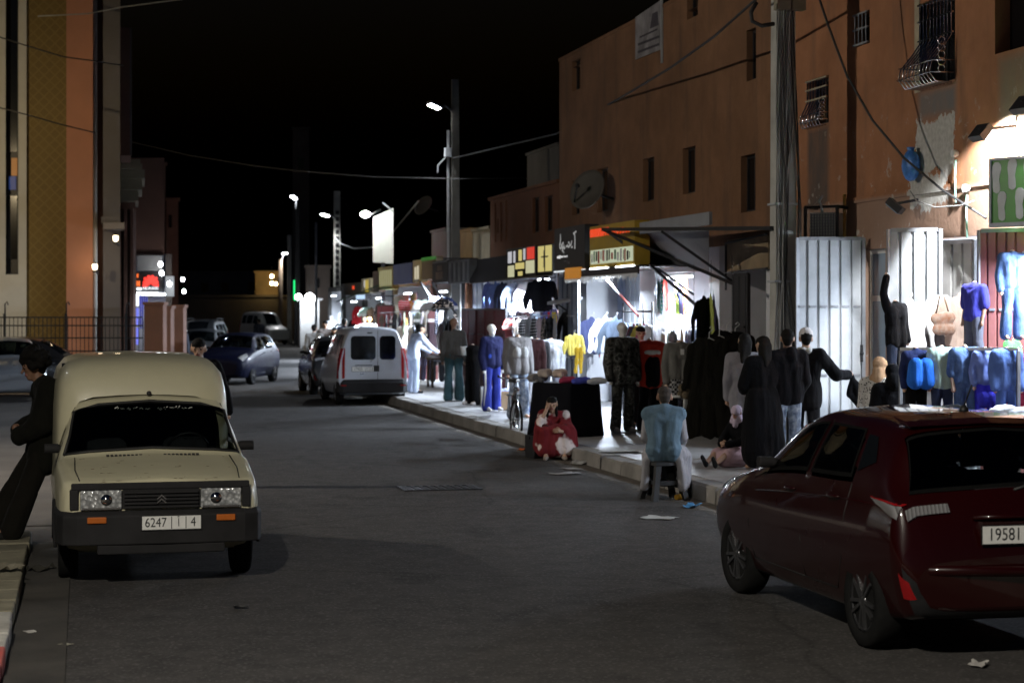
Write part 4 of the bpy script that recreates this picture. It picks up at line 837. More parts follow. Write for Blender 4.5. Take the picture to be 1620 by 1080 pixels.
metal_door('blue grey ribbed panel right of the pale blue door', onX(990,490,11.2), onX(1014,490,11.2), 3.1, M['galv'], 3)
metal_door('dark grey ribbed door leaf right of the black jumper', onX(884,490,10.3), onX(914,490,9.9), 2.95, worn('slate_sheet', (.10,.12,.16), .5, .15, 3), 4)
metal_door('tall maroon ribbed door standing behind the dark mannequins', onX(730,490,9.9), onX(800,490,9.9), 2.22, M['maroon'], 5, fr='dark_metal')
metal_door('pale lilac panel door in the shop behind the maroon door', onX(730,490,10.9), onX(765,490,10.9), 3.0, M['blue_sheet'], 4)
metal_door('narrow white door left of the lilac panel door', onX(713,490,10.7), onX(727,490,10.7), 2.95, M['white_plastic'], 1, fr='white_plastic', amp=.01)
metal_door('black open door leaf beside the dark clothes shop', onX(1160,490,9.9), onX(1182,490,9.9), 2.75, worn('night_sheet', (.02,.02,.022), .5, .2, 3), 2, fr='dark_metal')
metal_door('small red locker door in the far stall', onX(597,490,9.6), onX(622,490,9.6), 2.35, worn('locker_red', (.50,.06,.09), .5, .1, 3), 1, rails=(), fr='maroon', amp=.01)
metal_door('olive wooden panel door right of the red locker', onX(624,490,10.4), onX(647,490,10.4), 2.7, worn('olive_board', (.22,.19,.11), .7, .15, 3), 2, rails=(), amp=.01)
metal_door('yellowish panel door right of the olive panel', onX(648,490,10.6), onX(659,490,10.6), 2.75, worn('straw_board', (.42,.38,.18), .7, .1, 3), 2, rails=(), amp=.01)
# barred shop window between the tee shirts
t = thing('shop_window', 'dark shop window with grey roller grille behind hanging tee shirts', 'window', (12.3, onX(1078,490,12.3).y, 1.0)); off = Vector(t.location)
m = MB(); a, c = onX(1042,490,12.3).y-off.y, onX(1112,490,12.3).y-off.y; m.box(.02,.1,c,a,0,1.95); m.build('pane', M['night_pane'], t); m = MB()
for yy in (a, c, a*.35+c*.65): m.box(-.02,.018,yy-.05,yy+.05,0,1.95)
m.box(-.022,.016,c,a,1.9,2.0); m.box(-.022,.016,c,a,-.05,.05); m.build('window_frame', M['dark_metal'], t)
m = MB()
for i in range(15): m.box(0,.015,c+.04,a-.04,.10+i*.12,.15+i*.12)
m.build('slats', M['grey_metal'], t)

# ================================================================== fittings on the walls
p = onX(1300, 357, XF-.45); t = thing('air_conditioner', 'old air conditioner unit in a cage over the grey door', 'air conditioner', (p.x, p.y, p.z-.17), R(48))
m = MB(); m.box(.03,.44,-.19,.19,0,.36); m.build('casing', M['white_plastic'], t); m = MB()
for i in range(9): m.box(.012,.029,-.18+i*.042,-.168+i*.042,.02,.34)
for i in range(8): m.box(.008,.0285,-.18,.18,.03+i*.042,.036+i*.042)
m.build('front_grid', M['grey_metal'], t); m = MB()
for yy in (-.24,.24): m.bar((-.02,yy,-.05), (-.02,yy,.44), .04); m.bar((-.02,yy,-.05), (.44,yy,-.05), .04); m.bar((-.02,yy,.44), (.44,yy,.44), .04)
m.bar((0,-.24,-.05),(0,.24,-.05),.035); m.bar((0,-.24,.44),(0,.24,.44),.035); m.build('cage', M['dark_metal'], t)
m = MB(); m.tube([(.02,0,.36), (-.01,0,.44), (.0,.04,.52), (.0,-.02,.6)], .02, 6); m.build('pipe', M['galv'], t)
def dish(label, px, py, X, r, mat, aim):
    p = onX(px, py, X); t = thing('satellite_dish', label, 'satellite dish', p); a_ = Vector(aim).normalized(); s_ = a_.orthogonal().normalized(); u_ = a_.cross(s_); m = MB()
    rings = [[(s_*math.cos(2*PI*j/24)+u_*math.sin(2*PI*j/24))*r*f+a_*r*.28*f*f for j in range(24)] for f in (.02,.3,.6,.85,1.)]
    back = [[v-a_*.02 for v in rg] for rg in rings[::-1]]; m.loft(rings+back, 0, True); m.build('reflector', mat, t)
    m = MB(); m.tube([u_*-r*.9+a_*r*.2, a_*r*.9-u_*.05], .015, 6); m.ball(a_*r*.9-u_*.05, .05, 0, 6); m.tube([a_*-.02, Vector((.3,0,-.1)), Vector((XF-X if X < XF else .5,0,-.15))], .03, 6); m.build('feed_arm', M['dark_metal'], t); return t
dish('grey satellite dish on the brown house between two windows', 934, 303, XF-.5, .44, worn('dish_grey', (.10,.09,.075), .7, .15), (-.75,-.55,.35))
dish('dim satellite dish above the floodlit panel', 672, 327, 12.2, .40, worn('dish_dim', (.035,.032,.028), .8, .2), (-.7,-.5,.5))
p = onX(1441, 262, XF-.1); o = MB(); o.ball((0,0,0), .19, 0, 10, (.55,1,1.1)); o.lathe([(.03,.16),(.06,.24)], (0,0,0), 'z', 8); o = o.build('plastic_bag', worn('blue_plastic', (.06,.20,.55), .4, .35, 9, .5)); o.location = p; tag(o, 'crumpled blue plastic bag stuffed in a hole in the orange wall', 'bag')
p = onX(1336, 345, XF-.05); m = MB(); m.tube([(0,0,-.45),(0,0,.3),(0,.0,.34)], .025, 8); o = m.build('wall_pipe', worn('yellow_pipe', (.5,.26,.05), .5, .15)); o.location = p; tag(o, 'short yellow pipe upright on the orange wall by the air conditioner', 'pipe')
def flood(label, p, aim, w_, lit, colr=(1,1,1), sz=.22, spot=150, lit_off=.0):
    t = thing('flood_lamp', label, 'lamp', p); a_ = Vector(aim).normalized(); s_ = a_.cross(UPV).normalized(); u_ = s_.cross(a_)
    m = MB(); m.slab([s_*-sz-u_*sz*.7, s_*sz-u_*sz*.7, s_*sz+u_*sz*.7, s_*-sz+u_*sz*.7], a_*-.09); m.build('housing', M['black'], t)
    m = MB(); q_ = sz*.88; m.slab([s_*-q_-u_*q_*.66+a_*.002, s_*q_-u_*q_*.66+a_*.002, s_*q_+u_*q_*.66+a_*.002, s_*-q_+u_*q_*.66+a_*.002], a_*.012); m.build('lens', lit, t)
    m = MB(); m.bar(a_*-.09, Vector((XF-p[0],0,.12)), .035); m.build('bracket', M['dark_metal'], t)
    if w_: lamp('SPOT', Vector(p)+a_*.05, w_, colr, t, .04, Vector(p)+a_*2, spot, .12)
    return t
p = onX(1556, 214, XF-.42); flood('black square flood lamp shining down the orange wall', p, (.76,.06,-.64), 1250, glow('flood_lens', (.95,.97,1), 20), (.93,.96,1), .14, 150)
p = onX(1624, 170, XF-.4); flood('second flood lamp by the right edge of the orange wall', p, (.75,.1,-.65), 40, glow('flood_lens_b', (.95,.97,1), 30), (.95,.97,1), .15, 105)
p = onX(1413, 330, XF-.35); flood('unlit grey flood lamp above the white metal door', p, (-.55,.35,-.75), 0, M['milky'], sz=.16)
for (px, py, lb) in ((1530,298,'round meter box cover by the flood lamp'), (1512,243,'small white pipe elbow on the orange wall')):
    p = onX(px, py, XF-.06); t = thing('wall_fitting', lb, 'fitting', p); m = MB(); m.lathe([(.05,-.05),(.05,.0),(.03,.03)], (0,0,0), 'x', 12); m.build('cover', M['white_plastic'], t); m = MB(); m.tube([(0,0,-.08),(0,.02,-.3),(0,.0,-.62)], .014, 6); m.build('hose', worn('pale_green_hose', (.25,.45,.36), .5, .1), t)
# green board with pale insole shapes
t = thing('shop_board', 'green shop board printed with white shoe sole shapes', 'sign', at(1566, 360, 22.6)); off = Vector(t.location)
e0, e1 = at(1566, 360, 22.6), at(1660, 357, 21.9); d_ = (e1-e0); d_.z = 0; Lb = d_.length; d_.normalize(); Hb = .80; n_ = Vector((d_.y,-d_.x,0)); n_ = n_ if n_.dot(FW) < 0 else -n_
m = MB(); m.slab([Vector((0,0,0)), d_*Lb, d_*Lb+UPV*Hb, UPV*Hb], -n_*.08); m.build('board', worn('board_green', (.07,.30,.04), .45, .12, 3, .02), t)
m = MB()
for q in ((0,0,Lb,.05), (0,Hb-.03,Lb,.03), (0,.05,.03,Hb-.08)): m.slab([d_*q[0]+UPV*q[1]+n_*.02, d_*(q[0]+q[2])+UPV*q[1]+n_*.02, d_*(q[0]+q[2])+UPV*(q[1]+q[3])+n_*.02, d_*q[0]+UPV*(q[1]+q[3])+n_*.02], -n_*.018)
m.build('board_edge', M['grey_metal'], t)
m = MB(); outline = [(0,-.5),(.10,-.48),(.15,-.40),(.14,-.22),(.11,-.05),(.15,.12),(.20,.28),(.18,.42),(.08,.50),(-.06,.50),(-.15,.40),(-.18,.2),(-.15,-.05),(-.15,-.3),(-.12,-.44)]
for i, (cx, cz, s_) in enumerate(((.10,.57,.36), (.33,.60,.36), (.18,.24,.34), (.44,.26,.36), (.56,.60,.34))): m.slab([d_*(cx+x*s_)+UPV*(cz+z*s_)+n_*(.006+.0004*i) for x, z in outline], -n_*.006)
m.build('sole_shapes', worn('sole_grey', (.55,.58,.56), .5, .15, 5), t)
# faded banner on the brown house
t = thing('banner', 'faded grey printed banner hanging high on the brown house', 'banner', onX(1026, 50, XF-.03)); off = Vector(t.location)
m = MB(); m.slab([onX(1005,95,XF-.03)-off, onX(1046,78,XF-.03)-off, onX(1046,0,XF-.03)-off, onX(1005,28,XF-.03)-off], (.01,0,0)); m.build('banner_cloth', worn('banner_grey', (.30,.28,.28), .8, .4, 2.2, .1), t); m = MB(); m.bar(onX(1047,100,XF-.03)-off, onX(1047,-8,XF-.03)-off, .04)
m.build('banner_pole', M['galv'], t); m = MB()
for (x0, x1, ya, yb) in ((1009,1043,84,80), (1009,1043,72,68), (1012,1040,60,57)): m.slab([onX(x0,ya+1,XF-.033)-off, onX(x1,ya-12,XF-.033)-off, onX(x1,yb-12,XF-.033)-off, onX(x0,yb+1,XF-.033)-off], (.002,0,0))
m.slab([onX(1028,46,XF-.033)-off, onX(1042,40,XF-.033)-off, onX(1040,18,XF-.033)-off, onX(1032,22,XF-.033)-off], (.002,0,0)); m.build('banner_print', worn('banner_dark', (.07,.06,.07), .8, .3), t)
# service pipe and conduit at the big pole, shop board frames by the dark shop
p = onX(1190, 400, XF-.05); t = thing('sign_frame', 'empty rusty sign frame with blank cream board by the dark clothes shop', 'sign', p); m = MB(); a, c = onX(1150,400,XF-.05).y-p.y, onX(1215,400,XF-.05).y-p.y; m.box(0,.03,c,a,-.28,.26); m.build('board', worn('cream_board', (.30,.22,.13), .8, .25, 2), t); m = MB(); m.bar((-.02,a,.2),(-.02,c,.28),.03); m.bar((-.02,a,-.3),(-.02,c,-.27),.03); m.bar((-.02,a,.2),(-.02,a,-.6),.03); m.build('frame_bars', M['dark_metal'], t)

# ================================================================== fluorescent tubes in the shops
random.seed(11); LK = 5.8
def tube_light(label, p, L, watts, colr=(.74,.85,1.), along=(0,1,0), tgt=(-.42,0,-1), r=.022, grp='fluorescent tubes in the lit shops'):
    t = thing('tube_light', label, 'lamp', p, 0, grp); a_ = Vector(along).normalized(); m = MB(); m.tube([a_*-L/2, a_*L/2], r, 8); m.build('tube', M['tube'], t)
    m = MB(); m.bar(a_*-L/2+UPV*.05, a_*L/2+UPV*.05, .05, .03); m.build('batten', M['white_plastic'], t)
    l = lamp('AREA', Vector(p)-UPV*.05, watts, colr, t, (L*.95, .08), Vector(p)+Vector(tgt)); return t
def yof(px, X): return onX(px, 490, X).y
G1 = 'fluorescent tubes over the clothes stalls'
LS = [ # px, X, z, L, W
 (845,10.5,2.68,1.4,150,'tube over the black jumper in the bright white shop'), (780,10.6,2.68,1.4,95,'tube over the jeans rack behind the maroon door'),
 (955,10.3,2.86,1.4,62,'tube above the pale blue ribbed door'), (1075,10.7,2.80,1.5,170,'tube above the hanging tee shirts'), (1150,11.6,3.0,.9,25,'tube deep inside the dark clothes shop'),
 (700,10.2,2.72,1.4,150,'tube under the grey striped sign'), (645,10.2,2.72,1.4,150,'tube under the navy sign panel'), (600,10.0,2.60,1.4,150,'tube over the red locker'), (560,9.9,2.50,1.4,110,'tube at the far canopy'), (528,10.6,2.8,1.4,150,'tube in the last far shop'),
 (860,11.9,3.0,1.2,60,'tube added at the back to brighten the white shop walls'), (1075,11.9,3.1,1.2,60,'tube added at the back to brighten the tee shirt shop walls'), (1450,12.,3.0,1.2,20,'tube inside the stall behind the white metal door'), (1585,11.6,3.0,1.4,60,'tube inside the right end stall'), (1668,10.5,2.8,1.4,46,'tube over the right end clothes stall')]  # the two tubes at the shop backs are added to brighten the inner walls
for px, X, z, L, W, lb in LS:
    X2 = bend(X, yof(px, X)) if yof(px, X) > 62 else X
    tube_light('white fluorescent '+lb, (X, yof(px, X), z), L, W*LK, grp=None)
# ================================================================== vehicles
def pchip(xs, ys, x):
    """smooth interpolation that never overshoots"""
    n = len(xs)
    if x <= xs[0]: return ys[0]
    if x >= xs[-1]: return ys[-1]
    d = [(ys[i+1]-ys[i])/(xs[i+1]-xs[i]) for i in range(n-1)]
    def sl(i):
        if i == 0: return d[0]
        if i == n-1: return d[-1]
        return 0. if d[i-1]*d[i] <= 0 else 2*d[i-1]*d[i]/(d[i-1]+d[i])
    i = max(j for j in range(n-1) if xs[j] <= x); h = xs[i+1]-xs[i]; t = (x-xs[i])/h
    return (2*t**3-3*t*t+1)*ys[i]+(t**3-2*t*t+t)*h*sl(i)+(-2*t**3+3*t*t)*ys[i+1]+(t**3-t*t)*h*sl(i+1)
class Shell:
    """car body as a smooth skin over stations (y, z0, ws, wm, zm, wb, zb, wt, zt[, crown]); front at small y, x half-widths"""
    def __init__(s, st, rnd=.07): s.st = st; s.ys = [t[0] for t in st]; s.rnd = rnd
    def ring(s, y):
        v = [pchip(s.ys, [t[i] for t in s.st], y) for i in range(1, 9)]; z0, ws, wm, zm, wb, zb, wt, zt = v
        h = zt-zb; r_ = min(s.rnd, h*.45)
        P_ = [(0,z0,0), (ws*.92,z0,1), (ws,z0+.05,2), (wm,zm,3), (wb,zb,4), (wt+(wb-wt)*.12,zt-r_*1.1,5), (wt-r_*.9,zt-.012,6), (0,zt+.02,7)]
        for _ in range(2):
            Q = [P_[0]]
            for i in range(len(P_)-1):
                a, b_ = P_[i], P_[i+1]
                w0, w1 = (.75, .25)
                if i > 0: Q.append(tuple(a[k_]*w0+b_[k_]*w1 for k_ in range(3)))
                if i < len(P_)-2: Q.append(tuple(a[k_]*w1+b_[k_]*w0 for k_ in range(3)))
            Q.append(P_[-1]); P_ = Q
        return P_
    def pt(s, y, k, side=1, off=0.):
        P_ = s.ring(y)
        for i in range(len(P_)-1):
            if P_[i][2] <= k <= P_[i+1][2]+1e-9:
                t = (k-P_[i][2])/max(1e-9, P_[i+1][2]-P_[i][2]); x = P_[i][0]+(P_[i+1][0]-P_[i][0])*t; z = P_[i][1]+(P_[i+1][1]-P_[i][1])*t; break
        p = Vector((x*side, y, z))
        if off:
            e = .02; a = s.pt(min(s.ys[-1], y+e), k, side)-s.pt(max(s.ys[0], y-e), k, side); k2 = min(7, k+.08); k1 = max(0, k-.08); b_ = s.pt(y, k2, side)-s.pt(y, k1, side)
            n_ = a.cross(b_)*side
            if n_.length > 1e-9:
                n_.normalize(); c = Vector((0, y, (s.pt(y, 3.2).z)))
                if n_.dot(p-c) < 0: n_ = -n_
                p += n_*off
        return p
    def patchz(s, c, nx=8, nz=4, off=.008, side=1, mb=None, m=0):
        mb = mb or MB(); vs = []
        for i in range(nx+1):
            for j in range(nz+1):
                u, v = i/nx, j/nz; y, z = [(c[0][q]*(1-u)+c[1][q]*u)*(1-v)+(c[3][q]*(1-u)+c[2][q]*u)*v for q in (0, 1)]; vs.append(s.pt(y, s.kz(y, z), side, off))
        mb.add(vs, [(i*(nz+1)+j, (i+1)*(nz+1)+j, (i+1)*(nz+1)+j+1, i*(nz+1)+j+1) for i in range(nx) for j in range(nz)], m, True); return mb
    def kz(s, y, z):
        return min((abs(s.pt(y, k_/50.).z-z), k_/50.) for k_ in range(130, 300))[1]
    def body(s, ny=72):
        m = MB(); y0, y1 = s.ys[0], s.ys[-1]; ys = sorted(set([y0+(y1-y0)*i/ny for i in range(ny+1)]+s.ys)); rings = []
        for y in ys:
            P_ = s.ring(y); half = [(x, y, z) for x, z, _ in P_]; rings.append(half+[(-x, y_, z) for x, y_, z in half[-2:0:-1]])
        m.loft(rings, 0, True, True, True); return m
    def patch(s, c, nx=8, nk=6, off=.004, side=1, mb=None, m=0, thick=0.):
        """panel following the skin; c = four (y, k) corners in order"""
        mb = mb or MB(); vs = []; seal = m == 'win'; ctr = max(q[1] for q in c) > 6.9
        if seal and not hasattr(s, 'wins'): s.wins = []
        if seal: s.wins.append((c, side))
        for i in range(nx+1):
            for j in range(nk+1):
                u, v = i/nx, j/nk; y = (c[0][0]*(1-u)+c[1][0]*u)*(1-v)+(c[3][0]*(1-u)+c[2][0]*u)*v; kk = (c[0][1]*(1-u)+c[1][1]*u)*(1-v)+(c[3][1]*(1-u)+c[2][1]*u)*v
                vs.append(s.pt(y, kk, side, off))
        fs = [(i*(nk+1)+j, (i+1)*(nk+1)+j, (i+1)*(nk+1)+j+1, i*(nk+1)+j+1) for i in range(nx) for j in range(nk)]
        if not seal: mb.add(vs, fs, m, True); return mb
        for q, (i, j) in zip(fs, [(i, j) for i in range(nx) for j in range(nk)]): mb.f.append(tuple(v_+len(mb.v) for v_ in q)); mb.m.append(1 if i in (0, nx-1) or j == 0 or (j == nk-1 and not ctr) else 0); mb.sm.append(True)
        mb.v += [tuple(v_) for v_ in vs]; return mb
    def patch2(s, c, **k_):                       # one that crosses the centre line: both halves in one mesh
        mb = MB(); s.patch(c, side=1, mb=mb, **k_); s.patch(c, side=-1, mb=mb, **k_); return mb
    def line(s, pts, r=.006, side=1, off=.003, mb=None, m=0):
        mb = mb or MB(); mb.tube([s.pt(y, k_, side, off) for y, k_ in pts], r, 5, m); return mb
def weld(o):
    bm = bmesh.new(); bm.from_mesh(o.data); bmesh.ops.remove_doubles(bm, verts=bm.verts, dist=.0008); bmesh.ops.recalc_face_normals(bm, faces=bm.faces); bm.to_mesh(o.data); bm.free()
def open_glass(o, sh):
    """take the sheet metal away behind every pane"""
    bm = bmesh.new(); bm.from_mesh(o.data); dead = []
    for f in bm.faces:
        c = f.calc_center_median()
        if c.z < .85 or not sh.ys[0] < c.y < sh.ys[-1]: continue
        P_ = sh.ring(c.y); x = abs(c.x); best = (9, 0)
        for i in range(len(P_)-1):
            ax, az = P_[i][0], P_[i][1]; dx, dz = P_[i+1][0]-ax, P_[i+1][1]-az; t = max(0, min(1, ((x-ax)*dx+(c.z-az)*dz)/max(1e-9, dx*dx+dz*dz))); d = (x-ax-t*dx)**2+(c.z-az-t*dz)**2
            if d < best[0]: best = (d, P_[i][2]+(P_[i+1][2]-P_[i][2])*t)
        for q, sd in sh.wins:
            if sd*c.x < -1e-4: continue
            sg = [(q[(i+1) % 4][0]-q[i][0])*(best[1]-q[i][1])-(q[(i+1) % 4][1]-q[i][1])*(c.y-q[i][0]) for i in range(4)]
            if all(v_ >= -1e-6 for v_ in sg) or all(v_ <= 1e-6 for v_ in sg): dead.append(f); break
    bmesh.ops.delete(bm, geom=dead, context='FACES'); bm.to_mesh(o.data); bm.free()
GLZ = [M['car_glass'], worn('window_rubber', (.006,.006,.006), .9, .2, 20, .1, spec=.08)]
def cabin(t, rows, w_=.36, dash=1.28, wheel_x=.34, zs=0.):
    for y in rows:
        for sd in (1,-1):
            m = MB(); m.box(sd*w_-.23, sd*w_+.23, y-.45, y+.05, .42+zs, .58+zs); m.loft([[(sd*w_+a_*.23*k_, y+b_*.06+.16*(z-.55), z+zs) for a_, b_ in ((-1,-1),(1,-1),(1,1),(-1,1))] for z, k_ in ((.5,1),(.8,1),(1.02,.85),(1.06,.6))], 0, True, True, False); m.loft([[(sd*w_+a_*.12, y+.09+b_*.04, z+zs) for a_, b_ in ((-1,-1),(1,-1),(1,1),(-1,1))] for z in (1.09,1.24)], 0, True, True, False); m.build('seat', M['seat'], t, bevel=.02)
    m = MB(); m.box(-.66,.66,dash-.12,dash+.16,.72,.95+zs*.3); m.build('dashboard', M['bumper'], t, bevel=.03)
    m = MB(); m.tube([(wheel_x+.18*math.cos(a_*PI/8), dash+.26-.07*math.sin(a_*PI/8), .98+.15*math.sin(a_*PI/8)) for a_ in range(17)], .013, 6); m.bar((wheel_x,dash+.26,.98),(wheel_x,dash+.1,.88),.04); m.build('steering_wheel', M['black'], t)
M['seat'] = worn('seat_cloth', (.045,.045,.05), .95, .2, 12, .2, spec=.1)
def cut_arches(o, holes, dark):
    """real wheel arches: bore cylinders out of the body"""
    o.data.materials.append(dark); tmp = []
    for (y, z, r_, side, wid, xo) in holes:
        m = MB(); m.lathe([(r_, side*(xo-wid)), (r_, side*(xo+.35))], (0, y, z), 'x', 40, 0, True); c = m.build('cutter', dark); tmp.append(c)
        md = o.modifiers.new('arch', 'BOOLEAN'); md.object = c; md.operation = 'DIFFERENCE'; md.solver = 'EXACT'; md.material_mode = 'TRANSFER'
    dg = bpy.context.evaluated_depsgraph_get(); me = bpy.data.meshes.new_from_object(o.evaluated_get(dg)); o.modifiers.clear(); o.data = me
    for c in tmp: bpy.data.objects.remove(c)
def wheel(parent, x, y, r_, wid, side, style='alloy', steer=0.):
    t = bpy.data.objects.new('wheel', None); col.objects.link(t); t.parent = parent; t.location = (x, y, r_); t.rotation_euler = (0, 0, steer); s_ = side; rr = r_*.66
    m = MB(); m.lathe([(rr,-s_*wid*.45), (r_*.93,-s_*wid*.5), (r_,-s_*wid*.36), (r_,s_*wid*.34), (r_*.94,s_*wid*.48), (rr*1.03,s_*wid*.46), (rr,s_*wid*.36)], (0,0,0), 'x', 36); m.build('tyre', M['rubber'], t)
    m = MB(); m.lathe([(rr*1.0,-s_*wid*.3), (rr*1.01,s_*wid*.42), (rr*.93,s_*wid*.41), (rr*.90,s_*wid*.25), (rr*.88,s_*wid*.1), (.03,s_*wid*.08)], (0,0,0), 'x', 32, 0 if style == 'alloy' else 1)
    if style == 'alloy':
        for i in range(10):
            a_ = 2*PI*i/10+(.10 if i % 2 else -.10); c, sn = math.cos(a_), math.sin(a_); b0 = 2*PI*i/10
            m.bar((s_*wid*.40, .03*math.cos(b0), .03*math.sin(b0)), (s_*wid*.41, rr*.93*c, rr*.93*sn), .022, .022, 2)
        m.lathe([(.055,s_*wid*.36), (.05,s_*wid*.44), (.01,s_*wid*.45)], (0,0,0), 'x', 14, 2)
    else: m.lathe([(rr*.55,s_*wid*.12), (rr*.5,s_*wid*.3), (.05,s_*wid*.33), (.01,s_*wid*.34)], (0,0,0), 'x', 18, 1)
    m.build('rim', [M['dark_metal'], M['grey_metal'], M['alloy']], t); return t
def mirror_part(parent, p, side, mat):
    m = MB(); q = Vector(p)+Vector((-.03*side,0,.01)); m.loft([[q+Vector((side*a_*.72, b_*.032, c_*(.038 if a_ > .03 else .02))) for b_, c_ in ((-1,-1),(1,-1),(1.2,0),(1,1),(-1,1),(-1.6,0))] for a_ in (0,.05,.12,.18,.2)]); m.build('mirror', mat, parent)
def vehicle(name, label, cat, loc, rz, sh, mat, L, axles, r_=.30, wid=.185, style='alloy', track=None, steer=0., wells=True, ny=72, group=None):
    t = thing(name, label, cat, loc, rz, group); o = sh.body(ny).build('body', mat, t); weld(o); hw = max(s_[3] for s_ in sh.st); xo = (track or hw)-.0
    if wells: cut_arches(o, [(y, r_+.01, r_*1.2, sd, .27, xo) for y in axles for sd in (1,-1)], M['black'])
    for i, y in enumerate(axles):
        for sd in (1,-1): wheel(t, sd*(xo-wid*.5-.015), y, r_, wid, sd, style, steer if i == 0 else 0.)
    return t, o
def pl(parent, p, right, up, w, h, items, frame='ink', name='number_plate'):
    """number plate: white board, dark rim, black characters; items = (text, centre fraction, size) or (None, fraction, 0) for a rule"""
    p, r_, u_ = Vector(p), Vector(right).normalized(), Vector(up).normalized(); n_ = r_.cross(u_)
    m = MB(); m.slab([p-r_*(w/2+.008)-u_*(h/2+.008), p+r_*(w/2+.008)-u_*(h/2+.008), p+r_*(w/2+.008)+u_*(h/2+.008), p-r_*(w/2+.008)+u_*(h/2+.008)], n_*.006, 0); m.slab([p-r_*w/2-u_*h/2+n_*.006, p+r_*w/2-u_*h/2+n_*.006, p+r_*w/2+u_*h/2+n_*.006, p-r_*w/2+u_*h/2+n_*.006], n_*.003, 1)
    pt_ = m.build(name, [M[frame], M['plate']], parent); m = MB()
    for tx, f, sz in items:
        if tx is None: c = p+r_*(f*w)+n_*.009; m.slab([c-r_*.003-u_*h*.46, c+r_*.003-u_*h*.46, c+r_*.003+u_*h*.46, c-r_*.003+u_*h*.46], n_*.002)
        else: text('plate_characters', tx, sz, p+r_*(f*w)+n_*.0095, r_, u_, M['ink'], pt_, .001, sx=.82)
    if m.v: m.build('plate_rule', M['ink'], pt_)
    return pt_
V3 = lambda a, b: Vector((a, b, 0))
# --------------------------------------------------- cream panel van with box body, nose towards us (front = -y)
M['cream_paint'] = paint('cream_car_paint', (.66,.62,.43), .42, .35, .6)
M['dark_seal'] = plain('door_gap_black', (.012,.012,.012), .6)
px, py = 252, 900; g0 = onZ(px, py); vx = .615; vy = 15.75
van = [ # y,   z0,  ws,  wm,  zm,  wb,  zb,  wt,  zt
 (0.00,.46,.60,.70,.56,.66,.71,.60,.775), (.05,.42,.70,.765,.54,.735,.75,.66,.835), (.18,.38,.73,.80,.53,.775,.815,.72,.862), (.55,.22,.745,.815,.55,.79,.865,.745,.912), (.98,.21,.75,.82,.58,.80,.925,.75,.968),
 (1.02,.21,.75,.82,.58,.80,.92,.74,.985), (1.38,.21,.75,.82,.58,.795,.94,.635,1.39), (1.52,.21,.75,.82,.58,.79,.94,.615,1.445), (1.9,.21,.75,.82,.58,.79,.95,.575,1.47), (2.3,.21,.75,.82,.58,.79,.95,.575,1.47)]
sh = Shell(van, .07); c15, bd = vehicle('panel_van', 'old cream panel van with high box body parked facing us at the left', 'van', (vx, vy, 0), R(1.9), sh, M['cream_paint'], 4., (.72, 3.12), .285, .155, 'steel', .80)
m = MB(); BX = [(1.48,.66,.56,1.46), (1.52,.715,.62,1.60), (1.62,.74,.60,1.71), (1.82,.752,.5,1.775), (2.4,.757,.5,1.80), (3.4,.755,.5,1.80), (3.95,.75,.5,1.77), (3.99,.74,.52,1.74)]; rings = []
for y, w_, z0, z1 in BX:
    half = [(0,z0), (w_*.97,z0), (w_,z0+.04), (w_,z0+(z1-z0)*.45), (w_*.995,z1-.46), (w_*.975,z1-.27), (w_*.93,z1-.14), (w_*.83,z1-.05), (w_*.66,z1-.014), (w_*.33,z1), (0,z1+.006)]; rings.append([(x-.04,y,z) for x, z in half]+[(-x-.04,y,z) for x, z in half[-2:0:-1]])
m.loft(rings, 0, False); o = m.build('cargo_box', M['cream_paint'], c15); weld(o)
m = MB(); m.box(-.72,.66,2.24,2.27,.3,1.72); m.build('bulkhead', M['bumper'], c15)
m = MB(); m.box(-.76,.76,2.2,3.9,.24,.50); m.build('box_floor', M['bumper'], c15)
sh.patch2([(1.055,5.35),(1.365,5.3),(1.365,7),(1.055,7)], nx=22, nk=14, off=.006, m='win').build('windscreen', GLZ, c15)
m = MB(); m.tube([*[sh.pt(*a_,.008) for a_ in ((1.05,5.35,-1),(1.05,6.2,-1),(1.05,6.8,-1),(1.05,7,1),(1.05,6.8,1),(1.05,6.2,1),(1.05,5.35,1),(1.2,5.32,1),(1.37,5.3,1),(1.375,6.2,1),(1.375,7,1),(1.375,6.2,-1),(1.37,5.3,-1),(1.2,5.32,-1),(1.05,5.35,-1))]], .013, 6); m.build('windscreen_seal', M['dark_seal'], c15)
m = MB(); random.seed(5)                            # white script along the top of the windscreen
for i in range(13):
    if i in (6,): continue
    x = -.30+i*.052
    for j in range(3): q = Vector((x+j*.012, 1.328+.006*abs(7-i)*.12, 1.338+.003*random.uniform(-2,2))); m.bar(q, q+Vector((random.uniform(.006,.018), .004, random.uniform(-.012,.016))), .006)
o = m.build('windscreen_script', plain('script_white', (.65,.65,.62), .6), c15); o.location = (0,-.012,.014)
